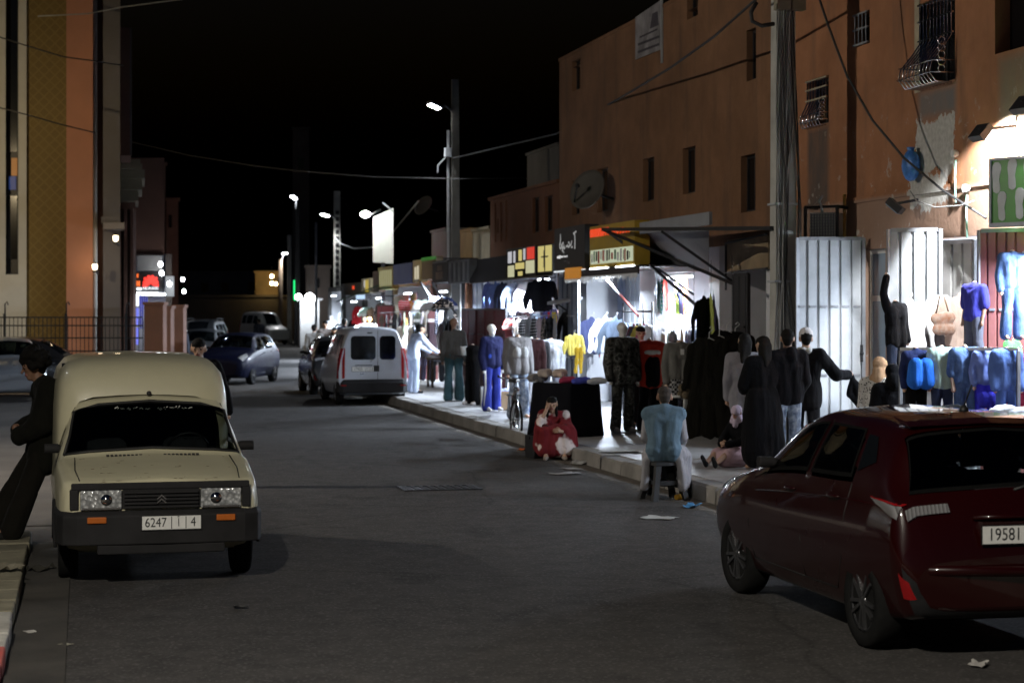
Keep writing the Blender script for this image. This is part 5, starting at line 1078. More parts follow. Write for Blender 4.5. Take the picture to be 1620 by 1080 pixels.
for sd in (1,-1):
    sh.patch([(1.36,4.22),(2.1,4.22),(2.1,5.1),(1.62,5.1)], 12, 9, off=.006, side=sd, m='win').build('side_window', GLZ, c15)
    sh.line([(1.12,2.4),(1.1,3),(1.15,4.1),(1.5,5.3)], side=sd).build('door_gap', M['dark_seal'], c15); mirror_part(c15, sh.pt(1.3,4.25,sd)+Vector((sd*.01,0,.0)), sd, M['bumper'])
    m = MB(); m.box(sd*.31, sd*.632, -.035, .03, .62, .775); hl = m.build('headlight', M['lamp_glass'], c15, bevel=.012)
    m = MB(); m.tube([(sd*.43,-.0365,.70),(sd*.43,-.041,.70)], .045, 16); m.box(sd*.325,sd*.618,-.039,-.036,.625,.640); m.build('bulb_cover', M['chrome'], hl)
    m = MB(); m.box(sd*.638, sd*.712, -.01, .06, .615, .785); m.build('lamp_surround', M['bumper'], c15, bevel=.015)
    m = MB(); m.box(sd*.43, sd*.58, -.085, -.06, .52, .57); m.build('indicator', M['amber'], c15, bevel=.008)
    sh.line([(.12,5.9),(.5,5.95),(.98,6.0)], .005, sd).build('bonnet_gap', M['dark_seal'], c15)
    m = MB(); m.tube([(sd*.815,.72+.345*math.cos(R(a_)),.29+.345*math.sin(R(a_))) for a_ in range(0,181,12)], .016, 6); m.build('arch_trim', M['bumper'], c15)
cabin(c15, (1.95,), .36, 1.22); open_glass(bd, sh); m = MB(); m.box(-.70,.70,-.012,.03,.775,.83); m.box(-.59,.59,-.002,.02,.615,.775); m.build('nose_panel', M['bumper'], c15, bevel=.01)
m = MB()
for i in range(5): m.box(-.29,.29,-.045+.004*(i%2),-.002,.63+i*.029,.647+i*.029)
m.box(-.30,.30,-.012,-.003,.625,.775); gr = m.build('grille', M['bumper'], c15)
m = MB()
for dz in (0,.03): m.slab([*[(x_,-.056,z_+.075+dz) for x_, z_ in ((-.035,.60),(0,.632),(.035,.60),(.035,.588),(0,.618),(-.035,.588))]], (0,.011,0))
m.build('chevron_badge', M['chrome'], gr)
m = MB(); rings = []
for f, z0, z1 in ((-.062,.33,.50), (-.07,.30,.515)):
    pass
bp = [(-.825,.42),(-.81,.12),(-.77,-.01),(-.66,-.06),(-.3,-.075),(0,-.08),(.3,-.075),(.66,-.06),(.77,-.01),(.81,.12),(.825,.42)]
m.loft([[(x,y,.345),(x,y,.575),(x*.985,y+.05,.61),(x*.96,y+.09,.61),(x*.96,y+.09,.345)] for x, y in bp], 0, True, True, False); m.build('bumper', M['bumper'], c15, bevel=.012)
m = MB(); m.box(-.5,.5,-.06,.05,.27,.345); m.build('lower_valance', M['bumper'], c15, bevel=.01)
m = MB()
for sd in (1,-1):
    for i in range(9): q = sh.pt(.985,6.75,sd,.003); m.box(sd*(.09+i*.034), sd*(.112+i*.034), .945,.985,.972-.0004*i,.984)
m.build('vent_slots', M['dark_seal'], c15)
m = MB(); m.tube([(.02,1.04,1.005),(.0,1.07,1.02),(-.28,1.085,1.03),(-.50,1.07,1.00)], .009, 6); m.build('wiper', M['black'], c15); m = MB(); m.ball((0,1.45,1.475), .022, 0, 6); m.build('roof_mount', M['black'], c15)
m = MB(); random.seed(8)
for i in range(7):
    x, y = random.uniform(-.5,.5), random.uniform(.15,.8); k_ = 6.2+(.75 if abs(x) < .2 else .2); q = sh.pt(y, min(7, 7-abs(x)/.72), 1 if x > 0 else -1, .0015); m.bar(q, q+Vector((random.uniform(.02,.09), random.uniform(-.01,.01), .0005)), .004, .002)
m.build('paint_scratches', worn('rust_scratch', (.10,.06,.035), .9), c15)
m = MB(); random.seed(12)                           # rust blisters along the bonnet lip and box edge
for i in range(26):
    x = random.uniform(-.68,.68); y = random.choice((.06,.10,.93,.5)); q = sh.pt(y, 7-.95*abs(x)/.72, 1 if x > 0 else -1, .001); a_ = random.uniform(.004,.016); m.slab([q+V3(-a_,-a_*.5), q+V3(a_*.6,-a_*.8), q+V3(a_*1.2,a_*.2), q+V3(.2*a_,a_*.7), q+V3(-a_*.9,a_*.4)], (0,0,.0012))
m.build('rust_spots', worn('rust_spot', (.13,.065,.03), .95, .3, 30), c15)
pl(c15, (.075,-.082,.515), (1,0,0), UPV, .46, .105, [('6247', -.27, .105), (None, .0, 0), ('أ', .12, .10), (None, .245, 0), ('4', .37, .105)])

# --------------------------------------------------- dark red hatchback at the right, seen from behind (front = -y, turned round)
M['red_paint'] = paint('dark_red_car_paint', (.017,.0008,.001), .3, 1., .015, spec=.15)
hatch = [ (0.,.30,.45,.55,.50,.50,.60,.40,.66), (.06,.24,.62,.70,.50,.64,.70,.52,.76), (.30,.20,.72,.81,.55,.75,.80,.62,.87), (.75,.19,.76,.845,.58,.80,.90,.68,.97), (1.02,.19,.765,.848,.60,.81,.94,.70,1.02),
 (1.08,.19,.765,.848,.60,.81,.945,.69,1.05), (1.75,.19,.77,.848,.60,.81,.96,.56,1.43), (2.2,.19,.77,.848,.60,.81,.975,.55,1.505), (2.8,.19,.77,.848,.61,.81,.99,.60,1.505), (3.30,.20,.765,.848,.63,.805,1.02,.605,1.475), (3.50,.21,.76,.845,.65,.80,1.03,.61,1.43),
 (3.79,.24,.75,.84,.68,.79,1.00,.69,1.045), (3.84,.26,.74,.835,.68,.78,.94,.70,.985), (3.90,.28,.70,.81,.60,.74,.72,.66,.80), (3.95,.34,.62,.72,.50,.66,.58,.58,.64)]
def hatchback(name, label, cat, loc, rz, mat, style='alloy', full=True, steer=0., group=None):
    sh = Shell(hatch, .075); t, o = vehicle(name, label, cat, loc, rz, sh, mat, 3.95, (.80, 3.31), .305, .19, style, .835, steer, group=group)
    sh.patch2([(1.14,5.6),(1.72,5.5),(1.72,7),(1.14,7)], nx=22, nk=14, off=.005, m='win').build('windscreen', GLZ, t)
    sh.patch2([(3.53,5.45),(3.785,5.4),(3.785,7),(3.53,7)], nx=14, nk=18, off=.006, m='win').build('rear_window', GLZ, t)
    for sd in (1,-1):
        sh.patch([(1.42,4.18),(2.22,4.18),(2.22,5.12),(1.86,5.12)], 24, 14, off=.005, side=sd, m='win').build('side_window', GLZ, t); sh.patch([(2.28,4.18),(3.05,4.2),(2.98,5.12),(2.28,5.12)], 24, 14, off=.005, side=sd, m='win').build('side_window', GLZ, t); sh.patch([(3.1,4.3),(3.34,4.5),(3.2,5.0),(3.05,5.0)], 3, 3, off=.005, side=sd).build('quarter_window', M['glass'], t)
        m = MB(); sh.line([(1.18,2.2),(1.16,3),(1.22,4.1),(1.40,4.2)], .005, sd, .002, m); sh.line([(2.25,2.2),(2.25,3),(2.25,5.2)], .005, sd, .002, m); sh.line([(2.25,2.2),(2.85,2.2),(3.0,2.8),(3.05,3.6),(3.08,4.1)], .005, sd, .002, m); sh.line([(1.18,2.2),(2.25,2.2)], .005, sd, .002, m); m.build('door_gap', M['dark_seal'], t)
        sh.line([(1.3,3.72),(2.0,3.80),(2.9,3.86),(3.5,3.8)], .008, sd, .0).build('waist_crease', mat, t)
        for y in (2.02, 2.85): m = MB(); q = sh.pt(y,3.86,sd,.014); m.tube([q-Vector((0,.11,0)), q+Vector((sd*.016,-.06,0)), q+Vector((sd*.016,.05,.004)), q+Vector((0,.10,.004))], [.008,.013,.013,.008], 8); m.build('door_handle', mat, t)
        mirror_part(t, sh.pt(1.5,4.25,sd)+Vector((sd*.0,0,.04)), sd, M['bumper'])
        sh.patch([(.10,4.0),(.42,4.2),(.62,5.6),(.14,5.9)], 6, 4, off=.006, side=sd).build('headlight', M['lamp_glass'], t)
        m = MB(); sh.patchz([(3.44,.985),(3.835,.885),(3.83,.962),(3.44,.992)], 8, 4, .008, sd, m); tl = m.build('tail_light', M['clear_lens'], t)
        m = MB(); sh.patchz([(3.44,.994),(3.83,.964),(3.828,.978),(3.44,1.0)], 8, 1, .010, sd, m); m.build('red_lens', M['red_lens'], tl)
        m = MB(); sh.patch([(3.845,4.45),(3.865,4.45),(3.862,6.3),(3.842,6.3)], 3, 6, .010, sd, m); m.build('inner_tail_light', M['clear_lens'], t)
        sh.patch([(3.86,2.2),(3.92,2.2),(3.92,2.75),(3.87,2.75)], 3, 3, .008, sd).build('rear_reflector', M['red_lens'], t)
    cabin(t, (1.95, 2.85)); open_glass(o, sh)
    if full:
        sh.patch2([(3.86,.0),(3.93,.0),(3.945,3.0),(3.90,3.1)], nx=4, nk=6, off=.006).build('rear_valance', M['bumper'], t)
    return t, sh
yar, ysh = hatchback('hatchback_car', 'dark red hatchback parked at the right edge with its back towards us', 'car', (5.775, 15.22, 0), PI, M['red_paint'], steer=R(4))
# local +y is the rear; rotated by pi it faces the camera
m = MB(); m.box(-.26,.26,3.855,3.935,.73,.87); m.build('plate_recess', M['red_paint'], yar)
pl(yar, (.02,3.948,.79), (-1,0,0), UPV, .50, .11, [('19581', -.20, .112), (None, .20, 0)])
m = MB(); m.tube([(-.30,3.885,.895),(0,3.915,.90),(.30,3.885,.895)], .016, 8); m.build('hatch_handle_bar', M['red_paint'], yar)
m = MB(); m.box(.40,.58,3.90,3.912,.685,.70); m.build('chrome_badge', M['chrome'], yar)
m = MB(); m.tube([(-.66,3.80,.60),(-.62,3.93,.575),(0,4.0,.565),(.62,3.93,.575),(.66,3.80,.60)], [.02,.035,.035,.035,.02], 8); m.build('bumper_ridge', M['red_paint'], yar)
m = MB(); m.loft([[(-.56,3.20,1.505),(-.56,3.40,1.475),(-.56,3.5,1.445),(-.56,3.4,1.445)], [(0,3.22,1.525),(0,3.42,1.50),(0,3.53,1.465),(0,3.42,1.46)], [(.56,3.20,1.505),(.56,3.40,1.475),(.56,3.5,1.445),(.56,3.4,1.445)]], 0, True, True, False); m.build('roof_spoiler', M['red_paint'], yar, bevel=.008)
m = MB(); m.lathe([(.035,0),(.03,.03),(.012,.05)], (0,3.12,1.512), 'z', 12); m.tube([(0,3.12,1.55),(0,3.24,1.70)], .006, 6); m.build('aerial', M['black'], yar)
m = MB(); m.tube([(-.02,3.80,1.055),(-.16,3.775,1.09),(-.34,3.775,1.08)], .010, 6); m.build('rear_wiper', M['black'], yar)

# --------------------------------------------------- silver family van by the kerb, back towards us
M['silver_paint'] = paint('silver_car_paint', (.52,.56,.64), .4, .5, .25, .0)
kng = [ (0.,.30,.60,.66,.5,.6,.62,.5,.68), (.08,.24,.70,.77,.5,.72,.74,.6,.80), (.5,.22,.74,.81,.56,.77,.88,.66,.95), (.95,.21,.75,.825,.58,.79,.98,.68,1.06), (1.45,.21,.76,.83,.6,.80,1.02,.62,1.60), (1.7,.21,.76,.83,.6,.80,1.03,.60,1.74), (2.4,.21,.76,.83,.62,.80,1.04,.60,1.80), (3.4,.22,.76,.83,.62,.80,1.04,.60,1.80), (3.85,.24,.76,.83,.62,.795,1.04,.595,1.785), (3.96,.26,.755,.822,.62,.785,1.03,.585,1.765), (4.02,.30,.73,.80,.60,.765,1.02,.57,1.73)]
def famvan(name, label, loc, rz, mat, cat='van'):
    sh = Shell(kng, .10); t, o = vehicle(name, label, cat, loc, rz, sh, mat, 4.02, (.78, 3.38), .30, .175, 'steel', .82)
    sh.patch2([(1.02,6.4),(1.62,6.2),(1.62,7),(1.02,7)], nx=8, nk=4, off=.006).build('windscreen', M['glass'], t)
    for sd in (1,-1):
        for c in ([(1.4,4.15),(2.2,4.15),(2.2,5.0),(1.7,5.0)], [(2.28,4.15),(3.1,4.15),(3.1,5.0),(2.28,5.0)], [(3.18,4.15),(3.82,4.15),(3.78,5.0),(3.18,5.0)]): sh.patch(c, off=.005, side=sd).build('side_window', M['glass'], t)
        m = MB(); sh.line([(1.15,2.3),(1.15,4.1)], .005, sd, .002, m); sh.line([(2.24,2.3),(2.24,5.2)], .005, sd, .002, m); sh.line([(3.14,2.3),(3.14,5.2)], .005, sd, .002, m); m.build('door_gap', M['dark_seal'], t); mirror_part(t, sh.pt(1.35,4.2,sd), sd, M['bumper'])
        m = MB(); q0, q1 = sh.pt(4.0,3.3,sd), sh.pt(3.93,4.6,sd); m.loft([[(sd*(.66),4.036,.62),(sd*.80,4.0,.62),(sd*.84,3.92,.62),(sd*.68,4.0,.62)], [(sd*.655,4.036,1.05),(sd*.785,4.005,1.05),(sd*.81,3.92,1.05),(sd*.66,4.0,1.05)], [(sd*.65,4.03,1.32),(sd*.70,4.01,1.32),(sd*.74,3.94,1.32),(sd*.65,4.0,1.32)]], 0, True, True, False); m.build('tail_light', M['red_lens'], t)
        m = MB(); m.box(sd*.63, sd*.76, 4.086, 4.10, .45, .48); m.build('reflector', M['red_lens'], t)
        m = MB(); sh.patch([(.05,4),(.32,4.2),(.42,5.7),(.1,5.9)], 4, 3, .006, sd, m); m.build('headlight', M['lamp_glass'], t)
    def rp(x0, x1, z0, z1, rd, dy=.006, nm='rear_window', mt='glass'):
        m = MB(); P_ = []
        for cx, cz, a0 in ((x1-rd,z1-rd,0),(x0+rd,z1-rd,90),(x0+rd,z0+rd,180),(x1-rd,z0+rd,270)):
            for i in range(5): a_ = R(a0+22.5*i); P_.append((cx+rd*math.cos(a_), 4.02+dy-.0, cz+rd*math.sin(a_)))
        m.slab(P_, (0,-.004,0)); return m.build(nm, M[mt], t)
    rp(-.085, -.475+.95*0-.0, 1.05, 1.60, .0) if False else None
    rp(-.06-.0, .52, 1.05, 1.60, .08); rp(-.52, -.15, 1.05, 1.60, .08)
    m = MB(); m.box(-.11,-.10,4.018,4.026,.48,1.72); m.box(-.14,-.01,4.02,4.034,.78,.92); m.box(.02,.42,4.02,4.03,.915,.935); m.box(-.0+.02,.14,4.02,4.032,1.655,1.685); m.build('door_fittings', M['black'], t)
    m = MB(); m.tube([(-.17-.09*math.cos(R(a_)),4.024,.86-.09*math.sin(R(a_))) for a_ in range(-90,91,20)], .007, 5); m.build('door_pressing', M['silver_paint'], t)
    m = MB(); m.tube([(.06,4.03,1.0),(.02,4.035,1.06),(.20,4.035,1.16)], .010, 6); m.build('rear_wiper', M['black'], t)
    m = MB(); m.loft([[(x,y,.30),(x,y+.0,.52),(x*.98,y-.05,.60),(x*.96,y-.10,.60),(x*.95,y-.10,.28)] for x, y in ((-.82,3.75),(-.81,3.98),(-.70,4.07),(0,4.085),(.70,4.07),(.81,3.98),(.82,3.75))], 0, True, True, False); m.build('rear_bumper', M['bumper'], t, bevel=.01)
    for sd in (1,-1): m = MB(); m.tube([(sd*.60,1.9,1.80),(sd*.60,2.2,1.85),(sd*.60,3.3,1.85),(sd*.60,3.6,1.80)], .016, 6); m.build('roof_rail', M['bumper'], t)
    return t, sh
kp = onZ(589, 641); kan, ksh = famvan('family_van', 'silver family van by the right kerb with its twin rear doors towards us', (kp.x+.02, kp.y+4.02, 0), PI, M['silver_paint'])
pl(kan, (.24,4.026,.84), (-1,0,0), UPV, .50, .105, [('17425', -.22, .10), (None, .12, 0), ('1', .2, .10), (None, .28, 0), ('12', .39, .10)])
m = MB(); m.box(.22,.30,4.022,4.028,.70,.745); m.build('chrome_badge', M['chrome'], kan)
# --------------------------------------------------- other cars
M['blue_paint'] = paint('dark_blue_car_paint', (.0022,.0033,.013), .5, .10, .0, spec=.10); M['night_paint'] = paint('black_car_paint', (.012,.012,.014), .3, .9, .2); M['grey_paint'] = paint('grey_car_paint', (.05,.052,.055), .4, .3, .2, .1); M['white_car'] = paint('white_car_paint', (.36,.36,.35), .45, .4, .3); M['silver_car'] = paint('pale_silver_car_paint', (.42,.44,.47), .3, .8, .2, .3)
p = onZ(392, 615); blue, bsh = hatchback('hatchback_car', 'small dark blue hatchback pulling out behind the cream van', 'car', (p.x-1.15, p.y+1.35, 0), 0, M['blue_paint'], full=False); blue.rotation_euler = (0,0,0)
def face(t, c, deg):       # turn a car about its middle: c = ground point of its middle, nose towards compass deg (0 = towards us, +90 = to our right)
    a_ = R(deg); t.rotation_euler = (0,0,a_); t.location = Vector((c[0],c[1],0))-Matrix.Rotation(a_, 3, 'Z')@Vector((0,1.97,0))
face(blue, (onZ(379,607).x, onZ(379,607).y+.7), -20)
p = onZ(12, 636); sil, _ = hatchback('saloon_car', 'pale silver car with bright headlights standing in the side street at far left', 'car', (0,0,0), 0, M['silver_car'], full=False); face(sil, (onZ(8,636).x, onZ(8,636).y+1.9), 6)
dk, _ = hatchback('saloon_car', 'black car mostly hidden behind the leaning man and silver car', 'car', (0,0,0), 0, M['night_paint'], full=False); q = at(55, 490, 50); face(dk, (q.x, q.y, 0), 80)
q = at(510, 490, 50.5); dk2, _ = hatchback('hatchback_car', 'black car parked in front of the silver family van', 'car', (0,0,0), 0, M['night_paint'], full=False); face(dk2, (q.x+.5, q.y+1.4), 180)
q = at(318, 490, 78); gv, _ = famvan('family_van', 'dim grey van with pale bonnet edge parked beyond the blue car', (0,0,0), 0, M['grey_paint']); face(gv, (q.x,q.y), -14)
q = at(300, 490, 70); gc, _ = hatchback('saloon_car', 'dark grey car parked nose on beside the gate piers', 'car', (0,0,0), 0, M['grey_paint'], full=False); face(gc, (q.x+.4,q.y), -14)
q = at(421, 490, 125); wv_, _ = famvan('minibus', 'far white minibus parked beside the wooden street pole', (0,0,0), 0, M['white_car'], 'minibus'); face(wv_, (q.x,q.y), 20); wv_.scale = (1.05,1.05,1.15)
# headlight flare seen in the side street car
for sd in (1,-1): pass
# ================================================================== figures: one skin grown over tapered limbs
def rcap(mb, p0, r0, p1, r1, n=10, m=0):
    p0, p1 = Vector(p0), Vector(p1); d = p1-p0
    if d.length < 1e-5: d = Vector((0,0,1e-3)); p1 = p0+d
    L = d.length; d = d/L; pts = []; rs = []
    for i in range(4): a_ = PI/2*(1-i/3.); pts.append(p0-d*r0*math.sin(a_)); rs.append(max(r0*.02, r0*math.cos(a_)))
    for i in range(4): a_ = PI/2*i/3.; pts.append(p1+d*r1*math.sin(a_)); rs.append(max(r1*.02, r1*math.cos(a_)))
    mb.tube(pts, rs, n, m)
def blob(name, caps, voxel, mats, parent=None, amp=0., freq=9., flat=1., smooth=3, color=None, extra=None):
    """capsules (p0, r0, p1, r1, material) fused into one continuous surface"""
    mb = MB()
    for c in caps: rcap(mb, *c[:4])
    me = bpy.data.meshes.new(name); me.from_pydata(mb.v, [], mb.f); o = bpy.data.objects.new(name, me); col.objects.link(o)
    md = o.modifiers.new('fuse', 'REMESH'); md.mode = 'VOXEL'; md.voxel_size = voxel
    if smooth: sm = o.modifiers.new('relax', 'SMOOTH'); sm.iterations = smooth; sm.factor = .5
    dg = bpy.context.evaluated_depsgraph_get(); m2 = bpy.data.meshes.new_from_object(o.evaluated_get(dg)); bpy.data.objects.remove(o); bpy.data.meshes.remove(me)
    n = len(m2.vertices); co = np.empty(n*3, 'f'); m2.vertices.foreach_get('co', co); co = co.reshape(-1, 3)
    if amp:
        nr = np.empty(n*3, 'f'); m2.vertices.foreach_get('normal', nr); nr = nr.reshape(-1, 3)
        ph = random.random()*50; f = np.array([noise.noise((x*freq+ph, y*freq, z*freq*.45)) for x, y, z in co], 'f'); co = co+nr*(f*amp)[:, None]
    if flat != 1.: co[:, 1] *= flat
    m2.vertices.foreach_set('co', co.astype('f').ravel())
    mats = mats if isinstance(mats, (list, tuple)) else [mats]
    m2.materials.clear()
    for mt in mats: m2.materials.append(mt)
    if len(mats) > 1:
        fc = np.empty(len(m2.polygons)*3, 'f'); m2.polygons.foreach_get('center', fc); fc = fc.reshape(-1, 3); best = np.full(len(fc), 1e9, 'f'); idx = np.zeros(len(fc), 'i')
        for c in caps:
            a, b_ = np.array(c[0], 'f'), np.array(c[2], 'f'); ab = b_-a; t = np.clip(((fc-a)@ab)/max(1e-9, ab@ab), 0, 1); dd = np.linalg.norm(fc-a-t[:, None]*ab, axis=1)-(c[1]+(c[3]-c[1])*t)
            k_ = dd < best; best[k_] = dd[k_]; idx[k_] = c[4] if len(c) > 4 else 0
        m2.polygons.foreach_set('material_index', idx)
    m2.polygons.foreach_set('use_smooth', [True]*len(m2.polygons)); m2.update()
    if extra and extra.v:
        bm = bmesh.new(); bm.from_mesh(m2); vs = [bm.verts.new(v) for v in extra.v]
        for f_ in extra.f:
            fa = bm.faces.new([vs[i] for i in f_]); fa.smooth = True
        bm.to_mesh(m2); bm.free()
    o = link(name, m2, parent)
    if color is not None: o.color = (*color, 1)
    return o
V = Vector
def skeleton(H=1.75, kid=False, **ov):
    """joints of a standing figure facing -y; any joint may be overridden (in metres)"""
    s = H/1.75; J = {'pel':V((0,0,.96)), 'wai':V((0,.0,1.10)), 'che':V((0,.0,1.30)), 'nec':V((0,.015,1.475)), 'hed':V((0,-.005,1.635))}
    for sd, n in ((1,'L'),(-1,'R')):
        J['sh'+n] = V((sd*.185,.01,1.42)); J['el'+n] = V((sd*.235,.03,1.12)); J['wr'+n] = V((sd*.235,-.04,.87)); J['ha'+n] = V((sd*.235,-.06,.76))
        J['hi'+n] = V((sd*.095,0,.92)); J['kn'+n] = V((sd*.11,-.015,.50)); J['an'+n] = V((sd*.12,.02,.085)); J['to'+n] = V((sd*.145,-.15,.035))
    for k_ in J: J[k_] = J[k_]*s
    for k_, v_ in ov.items(): J[k_] = V(v_)
    J['s'] = s; return J
def hrot(J, yaw=0., pitch=0., roll=0.): J['rot'] = Matrix.Rotation(R(yaw), 3, 'Z')@Matrix.Rotation(R(pitch), 3, 'X')@Matrix.Rotation(R(roll), 3, 'Y'); return J
def hp(J, x, y, z): return J['hed']+J.get('rot', Matrix.Identity(3))@(V((x,y,z))*J['s'])
def limb_caps(J, g=0., arms=True, legs=True, torso=True, slv=1., leg=1.):
    s = J['s']; C_ = []
    def A(p, r0, q, r1, m=0): C_.append((p, (r0*s+g), q, (r1*s+g), m))
    if torso:
        ax = (J['shL']-J['shR']).normalized(); px_ = (J['hiL']-J['hiR']).normalized()
        for sd in (1,-1):
            A(J['che']+ax*sd*.085*s, .098, J['wai']+(ax+px_)*.5*sd*.062*s, .088); A(J['wai']+(ax+px_)*.5*sd*.062*s, .088, J['pel']+px_*sd*.075*s, .102)
        for n in 'LR': A(J['nec'].lerp(J['che'], .35), .075, J['sh'+n], .055); A(J['che'], .10, J['sh'+n].lerp(J['che'], .3), .08)
    for n in 'LR':
        if arms:
            e = J['el'+n]; w_ = J['wr'+n]
            if slv > .5: A(J['sh'+n], .056, e, .042); f = (slv-.5)*2; A(e, .042, e.lerp(w_, f), .042-.012*f)
            else: A(J['sh'+n], .056, J['sh'+n].lerp(e, slv*2), .05)
        if legs:
            k_ = J['kn'+n]; a_ = J['an'+n]; A(J['hi'+n], .088, k_, .060)
            if leg > .5: f = (leg-.5)*2; A(k_, .060, k_.lerp(a_, f), .060-.018*f); A(k_.lerp(a_, .12*f), .058, k_.lerp(a_, .45*f), .056)
    return C_
def hand_mesh(J, n, mb, curl=.5):
    """palm axis from wrist to hand; four unequal bent fingers and a thumb off the palm's side"""
    s = J['s']; w_, h_ = J['wr'+n], J['ha'+n]; d = (h_-w_).normalized(); sd = 1 if n == 'L' else -1
    side = d.cross(V((sd,0,.001))); side = side.normalized() if side.length > .05 else V((0,-1,0)); nrm = d.cross(side).normalized()*sd
    if nrm.x*sd > 0: nrm = -nrm
    kn = w_+d*.085*s
    for i, (o_, L) in enumerate(((.030,.070),(.010,.080),(-.010,.075),(-.029,.058))):
        p = kn+side*o_*s; c1 = curl*(.75+.12*i); d1 = (d*math.cos(c1)+nrm*math.sin(c1)); d2 = (d*math.cos(c1*2.1)+nrm*math.sin(c1*2.1)); q = p+d1*L*.5*s; mb.tube([p-d*.012*s, p, q, q+d2*L*.32*s, q+d2*L*.5*s], [.0095*s,.0095*s,.0088*s,.0078*s,.004*s], 6)
    p = w_+d*.03*s+side*.028*s; q = p+(d*.6+side*.75+nrm*.3).normalized()*.042*s; mb.tube([p, q, q+(d*.95+side*.25+nrm*.45).normalized()*.034*s], [.013*s,.011*s,.0075*s], 6)
def body_part(J, t, skin_m, voxel, head=True, face=True, hands=True, feet=True, curl=.5, arms=True, legs=True):
    s = J['s']; C_ = limb_caps(J, 0., arms, legs)
    if head: C_.append((J['nec']-V((0,0,.03*s)), .058*s, hp(J,0,.012,-.05), .052*s, 0))
    else: C_.append((J['nec']-V((0,0,.03*s)), .058*s, J['nec']+V((0,0,.05*s)), .048*s, 0))
    ex = MB()
    for n in 'LR':
        if arms: d = (J['ha'+n]-J['wr'+n]); C_.append((J['wr'+n], .027*s, J['wr'+n]+d*.72, .036*s, 0))
        if arms and hands: hand_mesh(J, n, ex, curl)
        if legs and feet: C_.append((J['an'+n], .040*s, J['to'+n], .032*s, 0)); C_.append((J['an'+n]-V((0,0,.03*s)), .038*s, J['an'+n].lerp(J['to'+n], .5), .036*s, 0))
    if head:
        C_ += [(hp(J,0,.022,.035), .092*s, hp(J,0,-.012,.02), .082*s, 0), (hp(J,0,-.012,-.02), .070*s, hp(J,0,-.043,-.082), .038*s, 0)]
        if face:
            C_ += [(hp(J,0,-.082,.005), .011*s, hp(J,0,-.108,-.030), .014*s, 0), (hp(J,.036,-.076,.024), .014*s, hp(J,-.036,-.076,.024), .014*s, 0), (hp(J,.02,-.080,-.058), .009*s, hp(J,-.02,-.080,-.058), .009*s, 2)]
            for sd in (1,-1): C_ += [(hp(J,sd*.033,-.083,.003), .010*s, hp(J,sd*.036,-.083,.003), .010*s, 1), (hp(J,sd*.080,.005,.015), .018*s, hp(J,sd*.082,.012,-.025), .013*s, 0), (hp(J,sd*.022,-.083,.027), .009*s, hp(J,sd*.048,-.076,.028), .008*s, 1)]
    return blob('body', C_, voxel, [skin_m, M['hair'], M['lips']], t, smooth=2, extra=ex)
M['lips'] = skin('lip_tone', (.30,.11,.09))
GV = .013
def top(J, t, color, mat='fabric', slv=1., hem=0., g=.022, name='jacket', hood=False, open_=None, amp=.012):
    C_ = limb_caps(J, g, True, False, True, slv); s = J['s']; px_ = (J['hiL']-J['hiR']).normalized(); dn = (J['pel']-J['wai']).normalized()
    for sd in (1,-1): C_.append((J['pel']+px_*sd*.075*s, .102*s+g, J['pel']+px_*sd*.08*s+dn*hem*s, .10*s+g))
    if hood: C_ += [(J['nec']+V((0,.05,.0))*s, .07*s, J['nec']+V((0,.09,-.06))*s, .075*s), (J['nec']+V((.06,.03,.02))*s, .045*s, J['nec']+V((-.06,.03,.02))*s, .045*s)]
    else: C_.append((J['nec']+V((0,0,-.02))*s, .066*s, J['nec']+V((0,0,.025))*s, .060*s))
    return blob(name, C_, GV, M[mat] if isinstance(mat, str) else mat, t, amp, 9, color=color)
def trousers(J, t, color, mat='fabric', g=.018, leg=1., wide=0., name='trousers'):
    s = J['s']; C_ = limb_caps(J, g, False, True, False, leg=leg); px_ = (J['hiL']-J['hiR']).normalized()
    for sd in (1,-1): C_.append((J['pel']+px_*sd*.07*s+V((0,0,.05*s)), .095*s+g, J['pel']+px_*sd*.075*s, .10*s+g))
    for n in 'LR':
        a_ = J['kn'+n].lerp(J['an'+n], min(1, (leg-.5)*2)); C_.append((J['kn'+n], .058*s+g+wide*.3, a_+V((0,0,.0)), .046*s+g+wide))
    return blob(name, C_, GV, M[mat], t, .010, 9, color=color)
def robe(J, t, color, mat='fabric', hem=.06, w0=.17, w1=.24, slv=1., name='robe', g=.03, hood=False):
    s = J['s']; C_ = limb_caps(J, g, True, False, True, slv); p = J['pel']; b_ = V(((J['anL']+J['anR'])/2)); b_.z = hem*s+w1*.35
    for k_ in (-1,0,1): C_.append((p+V((k_*.07*s,0,0)), w0*.85*s, b_+V((k_*.10*s,0,.04)), w1*.62*s))
    for n in 'LR': C_.append((J['hi'+n], .11*s, J['an'+n]+V((0,0,.06)), .11*s))
    return blob(name, C_, GV*1.1, M[mat], t, .016, 8, color=color)
def shoes(J, t, color=(.02,.02,.02)):
    s = J['s']
    for n in 'LR': blob('shoe', [(J['an'+n]-V((0,0,.035*s)), .046*s, J['to'+n], .036*s), (J['an'+n], .046*s, J['an'+n]-V((0,0,.03*s)), .046*s), (J['an'+n].lerp(J['to'+n],.5)-V((0,0,.01)), .042*s, J['to'+n]-V((0,0,.004)), .034*s)], .011, M['fabric'], t, color=color)
